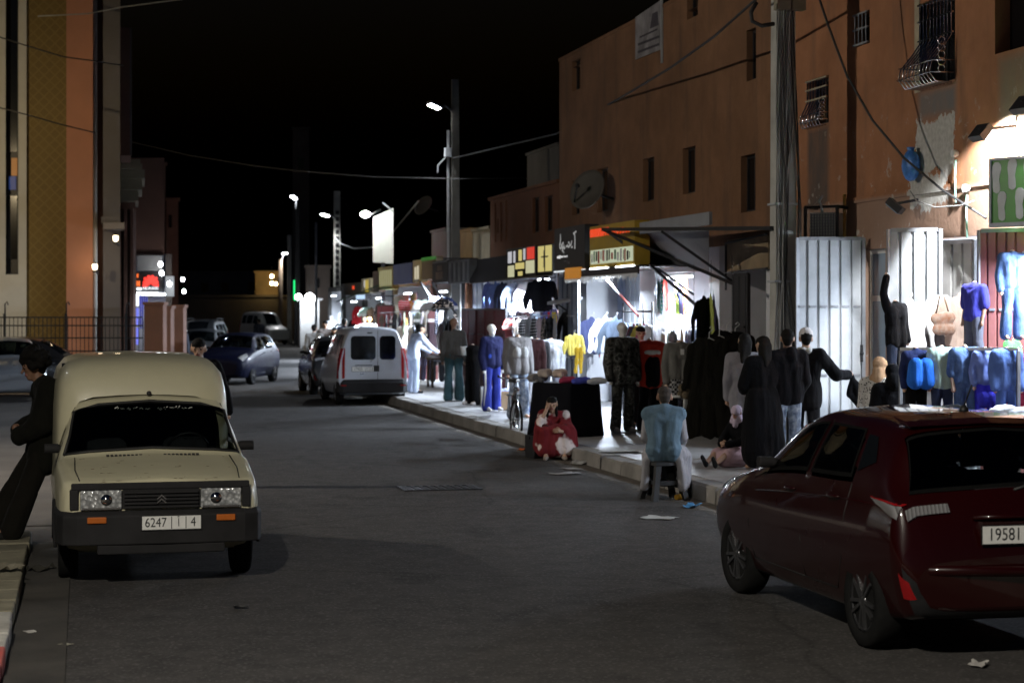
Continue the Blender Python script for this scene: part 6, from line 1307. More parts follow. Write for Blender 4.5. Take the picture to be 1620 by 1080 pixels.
def hair(J, t, kind='short', color=None, mat='hair'):
    C_ = [(hp(J,0,.035,.05), .090*J['s'], hp(J,0,-.015,.055), .082*J['s']), (hp(J,0,.055,.0), .075*J['s'], hp(J,0,.05,-.03), .062*J['s'])]; s = J['s']
    if kind == 'curly':
        random.seed(4)
        for i in range(46): a_, e = random.uniform(0,2*PI), random.uniform(-.35,1.5); q = V((math.cos(a_)*math.cos(e)*.115, math.sin(a_)*math.cos(e)*.115+.025, math.sin(e)*.115+.045)); 
        for i in range(60):
            a_, e = random.uniform(0,2*PI), random.uniform(-.5,1.5); q = (math.cos(a_)*math.cos(e)*.112, math.sin(a_)*math.cos(e)*.112+.03, math.sin(e)*.11+.045)
            if q[1] < -.045 and q[2] < .06: continue
            C_.append((hp(J,*q), .034*s, hp(J,q[0]*1.12,q[1]*1.1,q[2]*1.1), .026*s))
    if kind == 'long': C_ += [(hp(J,k_*.035,.06,.0), .060*s, hp(J,k_*.05+.012,.075,-.17-.05*(k_+1)), .030*s) for k_ in (-1,-.3,.4,1)]+[(hp(J,.06,.02,0), .036*s, hp(J,.075,.0,-.17), .022*s), (hp(J,-.06,.02,0), .036*s, hp(J,-.075,.0,-.21), .02*s)]
    if kind == 'scarf': C_ = [(hp(J,0,.022,.04), .103*s, hp(J,0,-.008,.035), .094*s), (hp(J,0,.03,-.05), .094*s, hp(J,0,.03,-.15), .095*s), (hp(J,.055,-.01,-.09), .05*s, hp(J,-.055,-.01,-.09), .05*s), (hp(J,.07,.02,-.15), .06*s, hp(J,-.07,.02,-.15), .06*s), (hp(J,0,-.03,-.12), .055*s, hp(J,0,-.05,-.2), .06*s)]
    nm = 'headscarf' if kind == 'scarf' else 'hair'
    return blob(nm, C_, .011, M[mat], t, .006 if kind == 'scarf' else .003, 18, color=color)
def cap_hat(J, t, color):
    s = J['s']; o = blob('cap', [(hp(J,0,.025,.065), .098*s, hp(J,0,-.01,.065), .094*s), (hp(J,.05,-.09,.055), .016*s, hp(J,.04,-.165,.045), .012*s), (hp(J,-.05,-.09,.055), .016*s, hp(J,-.04,-.165,.045), .012*s), (hp(J,0,-.09,.06), .02*s, hp(J,0,-.175,.05), .012*s)], .010, M['fabric'], t, color=color); return o
def figure(name, label, cat, loc, face_px, J, group=None):
    """face_px: compass turn in degrees; 0 faces the camera side (-y), 90 faces photo right, -90 left, 180 away"""
    return thing(name, label, cat, loc, R(face_px)-0*TH, group)

# ------------------------------------------------------------------ people
SK1, SK2 = M['skin_tan'], M['skin_brown']
def stand(label, loc, turn, H, J, sk=SK1, voxel=.012): 
    t = figure('person', label, 'person', loc, turn, J); body_part(J, t, sk, voxel); return t
BLK = (.006,.006,.007)
# man leaning back on the cream van
q = at(70, 490, 17.9); t0 = V((q.x, q.y, 0))
J = skeleton(1.84, pel=(0,.10,.98), wai=(0,.13,1.13), che=(0,.13,1.33), nec=(0,.06,1.52), hed=(0,-.02,1.68), shL=(.20,.10,1.46), shR=(-.20,.10,1.46), elL=(.25,.05,1.17), elR=(-.25,.06,1.16), wrL=(.12,-.14,1.06), wrR=(-.10,-.13,1.10), haL=(.02,-.20,1.05), haR=(.0,-.19,1.13), hiL=(.10,.08,.95), hiR=(-.10,.08,.95), knL=(.12,-.08,.55), knR=(-.12,-.17,.56), anL=(.13,-.22,.20), anR=(-.13,-.38,.20), toL=(.15,-.39,.15), toR=(-.15,-.55,.15)); hrot(J, 5, 14)
t = stand('man with curly hair in dark jacket leaning against the cream van', t0+V((-.08,0,0)), -90+6, 1.84, J, SK2, .010); top(J, t, (.009,.009,.007), hem=.14, g=.06, open_=1, amp=.025); trousers(J, t, (.011,.010,.008), g=.03, wide=.035); shoes(J, t); hair(J, t, 'curly')
# bystander sitting at the far left edge
q = at(12, 490, 16.6); J = skeleton(1.75, pel=(0,.12,.62), wai=(0,.15,.78), che=(0,.12,.98), nec=(0,.07,1.16), hed=(0,.02,1.32), shL=(.19,.1,1.1), shR=(-.19,.1,1.1), elL=(.24,.0,.84), elR=(-.24,.0,.84), wrL=(.15,-.2,.78), wrR=(-.15,-.2,.78), haL=(.12,-.3,.76), haR=(-.12,-.3,.76), hiL=(.1,.08,.6), hiR=(-.1,.08,.6), knL=(.13,-.36,.60), knR=(-.13,-.36,.6), anL=(.14,-.42,.2), anR=(-.14,-.42,.2), toL=(.15,-.6,.15), toR=(-.15,-.6,.15))
# man behind the van
q = at(314, 490, 24.2); J = hrot(skeleton(1.83, elL=(.30,.03,1.18), wrL=(.36,-.06,.95), haL=(.37,-.08,.84)), 0, 4); t = stand('man in black clothes looking towards us behind the cream van', (q.x, q.y, 0), -8, 1.83, J); top(J, t, BLK, g=.045, hem=.2); trousers(J, t, BLK, wide=.03); shoes(J, t); hair(J, t)
# woman in patterned red shawl sitting on the kerb
g_ = onZ(887, 728); J = skeleton(1.62, pel=(0,.20,.27), wai=(0,.19,.40), che=(0,.10,.56), nec=(0,.04,.68), hed=(0,-.02,.815), shL=(.17,.08,.64), shR=(-.17,.08,.64), elL=(.22,-.12,.42), elR=(-.22,-.14,.52), wrL=(.10,-.30,.42), wrR=(-.12,-.12,.72), haL=(.02,-.34,.44), haR=(-.09,-.09,.80), hiL=(.09,.16,.25), hiR=(-.09,.16,.25), knL=(.16,-.18,.46), knR=(-.15,-.18,.46), anL=(.13,-.26,.085), anR=(-.13,-.26,.085), toL=(.15,-.42,.035), toR=(-.15,-.42,.035)); hrot(J, -4, 2)
J['hed'] = V((-.03,-.03,.80)); t = stand('woman in red patterned shawl sitting on the kerb with hand at her cheek', (g_.x-.03, g_.y+.30, 0), -10, 1.62, J, SK1, .009); trousers(J, t, (.06,.02,.02)); shoes(J, t, (.35,.3,.26)); hair(J, t, 'long')
C_ = limb_caps(J, .03, True, False, True, .62); C_ = [c for c in C_]; s_ = 1
for sd in (1,-1): C_ += [((sd*.10,.10,.55), .12, (sd*.19,-.14,.42), .12), ((sd*.19,-.14,.42), .11, (sd*.20,-.16,.22), .13), ((sd*.12,.20,.35), .14, (sd*.18,.10,.16), .14)]
C_ += [((x_,-.20,.40), .11, (x_*1.3,-.23,.14), .11) for x_ in (-.13,-.05,.05,.13)]+[((0,-.10,.42), .12, (0,-.20,.24), .12), ((.26,.02,.40), .08, (.27,-.02,.2), .10)]; blob('shawl', C_, .014, M['tie_dye'], t, .02, 7)
# man in pale blue gilet on a stool
g_ = onZ(1050, 790); sp = V((g_.x, g_.y, 0)); st_ = thing('stool', 'dark plastic stool under the man in the blue gilet', 'stool', sp, R(8)); m = MB(); m.loft([[(x*a_, y*a_, z) for x, y in ((-.15,-.13),(0,-.14),(.15,-.13),(.16,0),(.15,.13),(0,.14),(-.15,.13),(-.16,0))] for z, a_ in ((.40,1.04),(.405,1.08),(.44,1.06),(.455,.9))], 0, True, True, False); m.build('seat', M['black'], st_)
for sx in (1,-1):
    for sy in (1,-1): m = MB(); m.loft([[(sx*(.125+o_)+a_, sy*(.11+o_)+b_, z) for a_, b_ in ((-w_,-w_),(w_,-w_),(w_,w_),(-w_,w_))] for z, o_, w_ in ((.0,.075,.032),(.2,.035,.03),(.40,.0,.034))], 0, True, True, False); m.build('leg', M['black'], st_)
m = MB()
for sx in (1,-1): m.box(sx*.155-.012, sx*.155+.012, -.13, .13, .18, .23)
m.box(-.145,.145,-.155,-.13,.18,.23); m.box(-.145,.145,.13,.155,.18,.23); m.build('stretcher', M['black'], st_)
J = skeleton(1.74, pel=(0,.02,.55), wai=(0,.04,.70), che=(0,-.01,.89), nec=(0,-.05,1.06), hed=(0,-.10,1.175), shL=(.17,-.04,.99), shR=(-.17,-.04,.99), elL=(.225,-.10,.72), elR=(-.215,-.12,.72), wrL=(.20,-.32,.64), wrR=(-.18,-.33,.64), haL=(.14,-.40,.63), haR=(-.12,-.41,.63), hiL=(.10,-.02,.54), hiR=(-.10,-.02,.54), knL=(.20,-.42,.50), knR=(-.20,-.42,.50), anL=(.20,-.36,.09), anR=(-.19,-.38,.09), toL=(.22,-.52,.04), toR=(-.21,-.54,.04)); hrot(J, 10, 16)
t = stand('man in pale blue gilet sitting on the stool with his back to us', sp, 180-22, 1.74, J, SK2, .010)
robe_c = limb_caps(J, .02, True, False, True, .95)+[((sd*.12,-.02,.52), .13, (sd*.18,-.36,.50), .10) for sd in (1,-1)]+[((sd*.2,-.40,.48), .10, (sd*.20,-.38,.2), .09) for sd in (1,-1)]+[((sd*.19,y_,.46), .05, (sd*.225,y_,.15), .055) for sd in (1,-1) for y_ in (.06,-.04,-.14,-.24,-.33)]+[((x_,-.40,.44), .07, (x_,-.40,.17), .07) for x_ in (-.14,-.05,.05,.14)]
blob('tunic', robe_c, .013, M['fabric'], t, .016, 9, color=(.36,.35,.37)); GA = limb_caps(J, .042, False, False, True); GA += [((sd*.08,.03,.60), .13, (sd*.085,.04,.585), .135) for sd in (1,-1)]; blob('gilet', GA, .013, M['fabric'], t, .016, 8, color=(.13,.20,.26)); shoes(J, t, (.03,.03,.035)); hair(J, t, 'short', mat='grey_hair') if 'grey_hair' in M else None
# child in a pink scarf sitting on the pavement
g_ = onZ(1160, 738, .19); J = skeleton(1.30, pel=(0,.1,.14), wai=(0,.11,.27), che=(0,.06,.43), nec=(0,.02,.56), hed=(0,-.03,.69), shL=(.14,.05,.52), shR=(-.14,.05,.52), elL=(.18,-.08,.34), elR=(-.18,-.08,.34), wrL=(.06,-.24,.30), wrR=(-.06,-.24,.3), haL=(.0,-.29,.3), haR=(.0,-.29,.32), hiL=(.07,.06,.13), hiR=(-.07,.06,.13), knL=(.10,-.26,.20), knR=(-.09,-.24,.22), anL=(.10,-.52,.07), anR=(-.08,-.50,.07), toL=(.12,-.58,.14), toR=(-.09,-.56,.15)); hrot(J, 20, 6)
t = stand('seated girl with lilac headscarf, black top and pink skirt on the pavement', (g_.x+.06, g_.y, .19), -62, 1.3, J, SK1, .010); top(J, t, BLK, g=.03); blob('skirt', [((sd*.06,.08,.14), .13, (sd*.10,-.26,.16), .10) for sd in (1,-1)]+[((0,.1,.12), .14, (0,-.25,.12), .12), ((0,.18,.12),.12,(0,.1,.2),.13)], .013, M['fabric'], t, .012, 9, color=(.50,.33,.36)); hair(J, t, 'scarf', (.58,.47,.58), 'fabric'); shoes(J, t)
# group of shoppers beside the big pole
g_ = onZ(1209, 742, .19); J = hrot(skeleton(1.66, elR=(-.24,-.02,1.04), elL=(.22,-.10,1.05), wrL=(.10,-.26,1.0), haL=(.05,-.33,1.0)), 10, 10); t = stand('woman in a long black robe standing with her back to us', (g_.x-.02, g_.y, .19), 195, 1.60, J); robe(J, t, (.006,.006,.007), w1=.36, w0=.22, g=.045); hair(J, t, 'long'); 
g_ = onZ(1248, 742, .19); J = skeleton(1.75, elR=(-.25,.0,1.12), wrR=(-.20,-.12,.88), haR=(-.17,-.18,.79)); t = stand('person in black hooded jacket and pale jeans seen from behind', (g_.x+.02, g_.y+.1, .19), 186, 1.75, hrot(J, -25, 4)); top(J, t, (.008,.008,.010), g=.04, hem=.06, hood=True, amp=.02); trousers(J, t, (.5,.5,.55), 'acid_denim', wide=.03); shoes(J, t, (.4,.4,.4)); hair(J, t)
g_ = onZ(1297, 738, .19); J = skeleton(1.74, shR=(-.19,-.02,1.42), elR=(-.36,-.16,1.16), wrR=(-.44,-.36,1.16), haR=(-.48,-.46,1.17)); t = stand('woman in white cap and grey scarf holding out a black cloth', (g_.x+.0, g_.y+.5, .19), 165-25, 1.76, hrot(J, 25, 8)); top(J, t, BLK, g=.04, hem=.15); trousers(J, t, BLK, wide=.02); shoes(J, t); hair(J, t); cap_hat(J, t, (.60,.56,.54)); blob('scarf', [(J['nec']+V((sd*.06,-.04,.0)), .055, J['nec']+V((sd*.06,.05,.0)), .055) for sd in (1,-1)]+[(J['nec']+V((0,.06,0)), .06, J['nec']+V((.0,.08,-.1)), .06), (J['nec']+V((0,-.07,-.01)), .055, J['nec']+V((0,-.08,-.05)), .05)], .012, M['fabric'], t, .012, 14, color=(.5,.49,.47))
hw_ = t.matrix_basis@J['haR']; q = at(1325, 600, dep(hw_)); o = blob('black_cloth', [((0,0,0), .03, (.06,.0,-.16), .06), ((.06,0,-.16), .06, (.16,0,-.36), .05), ((0,0,-.05), .03, (-.04,0,-.24), .05), ((-.02,0,-.25), .04, (.1,0,-.38), .05)], .012, M['fabric'], None, .02, 12, .5, color=BLK); o.location = hw_+V((0,0,-.03)); o.rotation_euler = (0,0,-TH); tag(o, 'black garment dangling from the outstretched hand by the grey door', 'garment')
g_ = onZ(1214, 736, .19); J = skeleton(1.68); t = stand('long haired woman in shiny grey top facing the shops', (g_.x, g_.y+.9, .19), 160, 1.68, hrot(J, 20, 5)); top(J, t, (.26,.25,.27), g=.03, hem=.2); trousers(J, t, BLK); shoes(J, t); hair(J, t, 'long')
# women at the right stall
q = at(1392, 490, 23.2); J = skeleton(1.6); t = stand('woman in brown and white headscarf browsing at the right stall', (q.x, q.y, .19), 130, 1.5, hrot(J, 15, 12)); top(J, t, (.2,.2,.2), 'dotted', g=.04, hem=.2); trousers(J, t, BLK); shoes(J, t); hair(J, t, 'scarf', (.42,.27,.16), 'fabric'); t.location.z = .02
q = at(1412, 490, 22.4); J = skeleton(1.58); t = stand('person in a black hooded coat bending at the right stall', (q.x, q.y, -.12), 172, 1.5, hrot(J, 0, 20)); robe(J, t, BLK, g=.05); hair(J, t, 'scarf', BLK, 'fabric'); t.location.z = -.02
# shopkeepers and shoppers along the row
def shopper(label, px, py, turn, H, tcol, lcol, hk='short', sk=SK1, hem=.05, slv=1., pose=None, lmat='fabric', zb=.19, X=None, tmat='fabric', yaw=0, pit=4):
    g_ = onZ(px, py, zb); J = hrot(skeleton(H, **(pose or {})), yaw, pit); t = figure('person', label, 'person', g_, turn, J); body_part(J, t, sk, .014); top(J, t, tcol, tmat, slv, hem, .03); trousers(J, t, lcol, lmat, wide=.02); shoes(J, t); 
    if hk: hair(J, t, hk)
    return t
shopper('dark haired shopkeeper looking out behind the red jacket mannequin', 1014, 676, -5, 1.72, (.10,.05,.12), BLK)
rch = dict(shL=(.17,-.12,1.36), shR=(-.17,-.12,1.36), che=(0,-.10,1.24), nec=(0,-.16,1.40), hed=(0,-.22,1.54), elL=(.22,-.32,1.12), elR=(-.22,-.32,1.12), wrL=(.16,-.55,1.0), wrR=(-.18,-.55,1.0), haL=(.14,-.66,.98), haR=(-.16,-.66,.98))
shopper('man in pale blue shirt and trousers bending over a table of goods', 654, 622, 112, 1.72, (.55,.60,.72), (.42,.47,.58), pose=rch)
shopper('man in grey hooded sweater and black trousers with his back to us', 692, 604, 178, 1.78, (.34,.31,.31), BLK, hem=.06)
shopper('shopper in dark grey coat close beside the grey hooded man', 676, 602, 165, 1.72, (.10,.10,.12), (.09,.08,.13), 'short', hem=.2)
shopper('shopper in lilac white blouse among the far goods tables', 670, 590, 190, 1.62, (.62,.58,.66), (.3,.28,.4), 'long')
shopper('man in dark cap and light vest walking on the road beyond the parked van', 497, 606, 170, 1.75, (.28,.28,.28), (.05,.05,.06), zb=0)
shopper('bare headed man in brown jumper facing us near the far stalls', 515, 594, -5, 1.78, (.14,.12,.11), (.05,.05,.05), zb=.05)
shopper('dark haired woman in black beyond the silver van roof', 529, 604, -8, 1.62, BLK, BLK, 'long', zb=.05)
shopper('person in dark blue jumper by the red capped stall', 545, 592, 150, 1.72, (.05,.06,.12), BLK)
shopper('dark walker crossing the far road near the white minibus', 410, 560, 185, 1.75, (.03,.03,.035), BLK, zb=0)
shopper('dark figure by the gate piers at the left', 285, 600, 10, 1.72, (.05,.055,.07), BLK, zb=0)
shopper('person in dark hooded top at the right end of the stall', 1618, 700, 60, 1.62, (.05,.06,.16), BLK, zb=.19)
# ================================================================== hanging clothes
random.seed(21)
def proto(kind):
    A = []
    if kind in ('tee', 'shirt', 'jacket', 'jumper'):
        w_ = {'tee':.20,'shirt':.21,'jacket':.235,'jumper':.225}[kind]; L = {'tee':.66,'shirt':.72,'jacket':.74,'jumper':.64}[kind]
        for x in (-.6,-.2,.2,.6): A.append(((x*w_,0,-.12), .09, (x*w_*1.02,0,-L+.05), .085))
        A += [((-.5*w_,0,-.10), .075, (.5*w_,0,-.10), .075), ((0,0,-.05), .06, (0,0,-.12), .09)]
        for sd in (1,-1):
            A.append(((sd*w_*.55,0,-.07), .06, (sd*w_*.98,0,-.15), .075))
            if kind == 'tee': A.append(((sd*w_*.95,0,-.15), .075, (sd*(w_+.10),0,-.30), .085))
            else: A += [((sd*w_*.97,0,-.15), .075, (sd*(w_+.09),0,-.42), .062), ((sd*(w_+.09),0,-.42), .062, (sd*(w_+.115),0,-L+.02), .05)]
    elif kind == 'trousers':
        A += [((-.11,0,-.06), .075, (.11,0,-.06), .075), ((-.10,0,-.1), .085, (.10,0,-.16), .09), ((-.10,0,-.16), .09, (.10,0,-.16), .09)]
        for sd in (1,-1): A.append(((sd*.085,0,-.16), .095, (sd*.11,0,-.96), .07))
    elif kind == 'dress':
        for x in (-.5,0,.5): A.append(((x*.20,0,-.12), .085, (x*.42,0,-1.15), .11))
        for sd in (1,-1): A += [((sd*.10,0,-.08), .06, (sd*.20,0,-.16), .07), ((sd*.19,0,-.16), .07, (sd*.30,0,-.62), .055)]
    o = blob('garment', A, .014, M['fabric'], None, .055, 9, .24, 1); me = o.data; bpy.data.objects.remove(o)
    bm = bmesh.new(); bm.from_mesh(me)
    bm.to_mesh(me); bm.free(); return me
PROTO = {k_: proto(k_) for k_ in ('tee', 'shirt', 'jacket', 'jumper', 'trousers', 'dress')}
hm = MB(); hm.tube([(.0,0,.10),(.03,0,.13),(.05,0,.10),(.03,0,.075),(0,0,.05),(0,0,-.03)], .005, 5); hm.tube([(-.19,0,-.10),(0,0,-.02),(.19,0,-.10)], .007, 5)
ho = hm.build('hanger', M['white_plastic']); HANG = ho.data; bpy.data.objects.remove(ho)
def hang(kind, label, p, color, turn=-90, s=1., mat='fabric', hook=True, group=None, z=None, name='garment', mat2=None):
    """one garment on its hanger; its fabric is the thing, the hanger its part"""
    me = PROTO[kind]
    if mat != 'fabric': me = me.copy(); me.materials.clear(); me.materials.append(M[mat])
    o = bpy.data.objects.new(name, me); col.objects.link(o); o.location = p; o.rotation_euler = (R(random.uniform(-3,3)), R(random.uniform(-3,3)), R(turn+random.uniform(-7,7))); o.scale = (s*random.uniform(.96,1.04), s, s*random.uniform(.97,1.03)); o.color = (*color, 1)
    if mat2: o.material_slots[0].link = 'OBJECT'; o.material_slots[0].material = M[mat2]
    tag(o, label, 'garment', group)
    if hook: h = bpy.data.objects.new('hanger', HANG); col.objects.link(h); h.parent = o
    return o
FACE = -12                                   # garments shown square to the passer-by coming up the street
X = onX
# bright white shop
hang('jumper', 'black zip neck jumper hanging alone against the white shop light', X(857,441,10.25), (.010,.010,.014), FACE, 1.12)
for px, py, X_, c, lb, tn, k_, mt in ((772,447,10.5,(.10,.15,.34),'dark blue jeans jacket leftmost of the rack behind the maroon door',-70,'shirt','fabric'), (784,447,10.5,(.14,.22,.46),'mid blue denim shirt second on the rack behind the maroon door',-65,'shirt','fabric'), (795,447,10.45,(.05,.06,.10),'navy jacket third on the rack behind the maroon door',-60,'jacket','fabric'),
    (816,447,10.3,(.4,.4,.4),'bleached denim jacket left of the black zip neck jumper',FACE,'jacket','acid_denim'), (833,447,10.5,(.75,.75,.76),'white long shirt between bleached jacket and black jumper',-30,'shirt','fabric'), (843,450,10.9,(.6,.6,.62),'pale grey shirt half hidden behind the black jumper',-40,'shirt','fabric')):
    hang(k_, lb, X(px,py,X_), c, tn, .95, mt)
for px, py, X_, c, lb, k_, s_ in ((812,500,10.3,(.03,.03,.04),'black trousers below the bleached denim jacket','trousers',.75), (828,498,10.5,(.10,.09,.09),'dark brown trousers hanging below the white shirt','trousers',.72), (848,497,10.9,(.22,.27,.33),'slate blue trousers below the black zip neck jumper','trousers',.7), (861,498,11.4,(.55,.57,.60),'pale patterned top hanging below the black jumper','shirt',.7), (873,488,10.7,(.08,.08,.20),'navy top with bright stripes at the right of the white shop','jacket',.75), (880,492,11.2,(.10,.12,.20),'dark slate coat at the right edge of the white shop','dress',.6)):
    hang(k_, lb, X(px,py,X_), c, FACE, s_)
for i, (px, c, nm) in enumerate(((870,(.62,.04,.04),'thin red'), (874,(.10,.13,.55),'thin blue'), (877,(.6,.45,.05),'thin yellow'))): hang('trousers', nm+' striped scarf hanging beside the navy striped top', X(px,494,10.4), c, -60, .42)
for i in range(5): hang('tee', ('pale grey','faded blue','charcoal','cream','dusty brown')[i]+' folded top on the low rail of the white shop', X(838+9*i,536+(i%2)*3,10.2), ((.5,.5,.52),(.3,.36,.46),(.04,.04,.045),(.5,.45,.38),(.2,.12,.09))[i], -60+20*(i%2), .8)
# shop with the pale blue door
hang('shirt', 'white shirt hung against the pale blue ribbed door', X(958,503,10.5), (.74,.75,.78), FACE, .95); hang('jacket', 'navy suit jacket left of the white shirt on the blue door', X(937,503,10.5), (.055,.065,.14), FACE, .95); hang('jacket', 'charcoal blue jacket right of the white shirt on the blue door', X(974,504,10.6), (.10,.13,.18), -30, .95)
hang('jumper', 'yellow raincoat sleeve hanging by the dark grey door leaf', X(908,528,9.7), (.62,.52,.12), FACE, .62); hang('trousers', 'mustard yellow trousers under the yellow raincoat', X(916,550,9.7), (.50,.32,.03), -40, .5); hang('jacket', 'black coat on the rail under the pale ledge', X(903,490,10.2), (.02,.02,.022), -50, .9)
p = X(898,478,10.1); t = thing('wall_shelf', 'small pale ledge jutting from the dark grey door leaf', 'shelf', p); m = MB(); m.slab([(-.35,-.35,-.05),(.2,-.5,.06),(.2,.35,.06),(-.35,.4,-.05)], (0,0,.06)); m.build('shelf_board', M['grey_metal'], t); m = MB(); m.bar((.15,0,-.3),(-.25,0,-.02),.03); m.build('bracket', M['dark_metal'], t)
p = X(985,470,10.2); m = MB(); m.tube([X(955,436,10.4)-p, X(1010,500,9.9)-p], .022, 8); o = m.build('awning_pole', worn('red_pole_paint', (.60,.16,.15), .4, .1)); o.location = p; tag(o, 'slanting red pole across the pale blue shop doors', 'pole')
tees = [(1034,438,(.16,.05,.22),'purple'), (1038,437,(.12,.30,.72),'bright blue'), (1043,437,(.68,.72,.80),'white'), (1047,440,(.04,.36,.30),'teal green'), (1052,437,(.72,.08,.06),'red with yellow print'), (1070,438,(.80,.30,.42),'pink'), (1075,438,(.45,.60,.08),'lime'), (1079,440,(.03,.035,.10),'dark navy'), (1084,437,(.80,.20,.04),'orange')]
for i, (px, py, c, nm) in enumerate(tees): hang('tee', nm+' tee shirt on the high rail in front of the barred window', X(px,py,10.95-.03*i), c, 66+random.uniform(-12,12), .98, mat2=('fabric','blocked','printed','striped','fabric','blocked','fabric','fabric','printed')[i])
for a_, b_, lb in ((1026,1094,'thin steel rail carrying the bright tee shirts'), (768,880,'thin steel rail carrying denim in the white shop')):
    p = X(a_, 436 if a_ > 900 else 445, 10.85 if a_ > 900 else 10.4); q = X(b_, 435 if a_ > 900 else 444, 10.85 if a_ > 900 else 10.4); m = MB(); m.tube([(0,0,.07), q-p+V((0,0,.07))], .012, 6); o = m.build('clothes_rail', M['grey_metal']); o.location = p; tag(o, lb, 'rail')
hang('jacket', 'long black jacket hanging right of the barred window', X(1114,470,10.2), (.010,.010,.013), 28, 1.0); hang('shirt', 'lime edged white sports top beside the long black jacket', X(1124,468,10.3), (.55,.62,.16), 74, .9); hang('shirt', 'lilac shirt at the right pillar of the tee shirt shop', X(1129,468,10.4), (.34,.30,.62), 72, .9)
hang('dress', 'pale pink dress glowing inside the dark clothes shop', X(1146,455,11.6), (.72,.45,.50), FACE, .62); hang('tee', 'lemon scarf top under the pale pink dress', X(1148,482,11.2), (.6,.55,.12), FACE, .5)
for i, (px, py, k_, lb) in enumerate(((1122,532,'dress','olive black dress leftmost of the dark row'), (1138,528,'dress','black dress with gold fleck strip in the dark row'), (1150,520,'dress','charcoal dress third in the dark row'), (1163,525,'dress','deep brown dress last in the dark row by the black door'))): hang(k_, lb, X(px,py,9.2+.2*i), ((.012,.011,.008),(.011,.010,.008),(.010,.010,.011),(.016,.011,.009))[i], FACE+random.uniform(-15,15), 1.22)
for i, (px, c, nm) in enumerate(((1003,(.10,.02,.03),'maroon'), (1008,(.03,.03,.04),'black'), (1013,(.3,.25,.05),'mustard'), (1019,(.30,.05,.10),'wine red'), (1024,(.55,.56,.6),'silver grey'))): hang('shirt', nm+' blouse on the black rack behind the mannequins', X(px,514,10.0), c, -70, .8)
hang('shirt', 'plain white hooded top behind the red jacket mannequin', X(1040,512,10.4), (.75,.76,.8), FACE, .9)
p = X(985,502,10.0); t = thing('clothes_rack', 'black clothes rack with round posts behind the mannequins', 'rack', (p.x, p.y, .19)); m = MB(); a_, b_ = X(986,490,10.).y-p.y, X(1032,490,10.).y-p.y; m.tube([(0,a_,1.98),(0,b_,1.98)], .018, 8); m.build('rail', M['dark_metal'], t)
for yy in (a_, (a_+b_)/2-.4, b_): m = MB(); m.tube([(0,yy,0),(0,yy,2.15)], .02, 8); m.build('post', M['dark_metal'], t)
# far stalls: small things but each its own
far = [(566,484,'red'), (570,486,'scarlet'), (575,488,'white'), (581,486,'pale green'), (588,487,'brown'), (593,492,'olive'), (603,478,'black'), (609,477,'white'), (615,478,'grey'), (640,476,'red'), (646,474,'orange'), (653,476,'blue'), (661,478,'white'), (668,476,'pale mint'), (674,480,'black'), (680,478,'white'), (686,474,'pale blue'), (692,470,'sky blue'), (700,472,'black'), (706,470,'navy'), (538,494,'white'), (543,496,'grey'), (549,498,'black'), (555,500,'dark green'), (560,505,'black')]
CN = {'red':(.6,.03,.04),'scarlet':(.7,.08,.03),'white':(.72,.72,.74),'pale green':(.4,.52,.42),'brown':(.12,.07,.04),'olive':(.14,.13,.06),'black':(.012,.012,.014),'grey':(.25,.25,.26),'orange':(.7,.25,.06),'blue':(.06,.12,.5),'pale mint':(.45,.62,.52),'pale blue':(.45,.53,.72),'sky blue':(.5,.6,.85),'navy':(.03,.04,.10),'dark green':(.03,.08,.04)}
for i, (px, py, c) in enumerate(far):
    q = onX(px, 490, 9.7); X_ = bend(9.7+.25*(i % 3), q.y); k_ = ('shirt','tee','jacket','trousers')[(i*7) % 4]; big = px in (686,692,700,668)
    near_ = 'under the tan and grey signs' if px > 662 else 'over the red locker stall' if px > 598 else 'in the far canopy stall' if px > 563 else 'in the farthest stall'
    hang(k_, f"{c} {'long sleeved top' if k_ == 'shirt' else 'tee' if k_ == 'tee' else 'coat' if k_ == 'jacket' else 'trousers'} hanging {near_}", onX(px,py,X_), CN[c], FACE if i % 2 else -55, 1.25 if big else .95, hook=False, group='clothes hung in the far stalls', mat2=('fabric','striped','printed','blocked')[i % 4])

# ------------------------------------------------------------------ more stock: packed rails, shelves of folded cloth
random.seed(33)
DULL = [(.02,.02,.025),(.05,.06,.12),(.30,.30,.32),(.60,.60,.62),(.12,.05,.05),(.09,.10,.07),(.35,.28,.2),(.10,.16,.28),(.5,.08,.07),(.42,.46,.55),(.03,.03,.03),(.55,.45,.5)]
def packed(label, group, px0, px1, y0, y1, X_, n, kinds=('shirt','jacket','tee','dress'), s=.8, pal=DULL):
    e_ = [onX(px, yy, bend(X_, onX(px, 490, X_).y)) for px, yy in ((px0, y0), (px1, y1))]; t = thing('clothes_rail', 'steel rail carrying the '+group, 'rail', e_[0]); m = MB(); m.tube([(0,0,.03), e_[1]-e_[0]+V((0,0,.03))], .012, 6); m.build('bar', M['grey_metal'], t)
    for f in (.03, .97): m = MB(); q = (e_[1]-e_[0])*f; m.tube([q+V((0,0,.03)), q+V((0,0,max(.1, 2.95-e_[0].z)))], .004, 5); m.build('hanging_wire', M['cable'], t)
    for i in range(n):
        px = px0+(px1-px0)*(i+.5)/n; q = onX(px, 490, X_); Xb = bend(X_, q.y)+random.uniform(-.08,.08); hang(random.choice(kinds), label, onX(px, y0+(y1-y0)*i/n, Xb), random.choice(pal), random.uniform(48,92), s*random.uniform(.85,1.1), hook=False, group=group, mat2=random.choice(('fabric','striped','printed','blocked','washed')))
packed('garment packed tight on the inner rail of the bright white shop', 'clothes packed in the white shop', 770, 878, 452, 447, 11.3, 22)
packed('garment on the low inner rail of the bright white shop', 'clothes low in the white shop', 806, 880, 528, 520, 10.8, 14, s=.75)
packed('garment on the inner rail behind the red jacket mannequin', 'clothes packed behind the mannequins', 932, 1036, 520, 512, 10.9, 16)
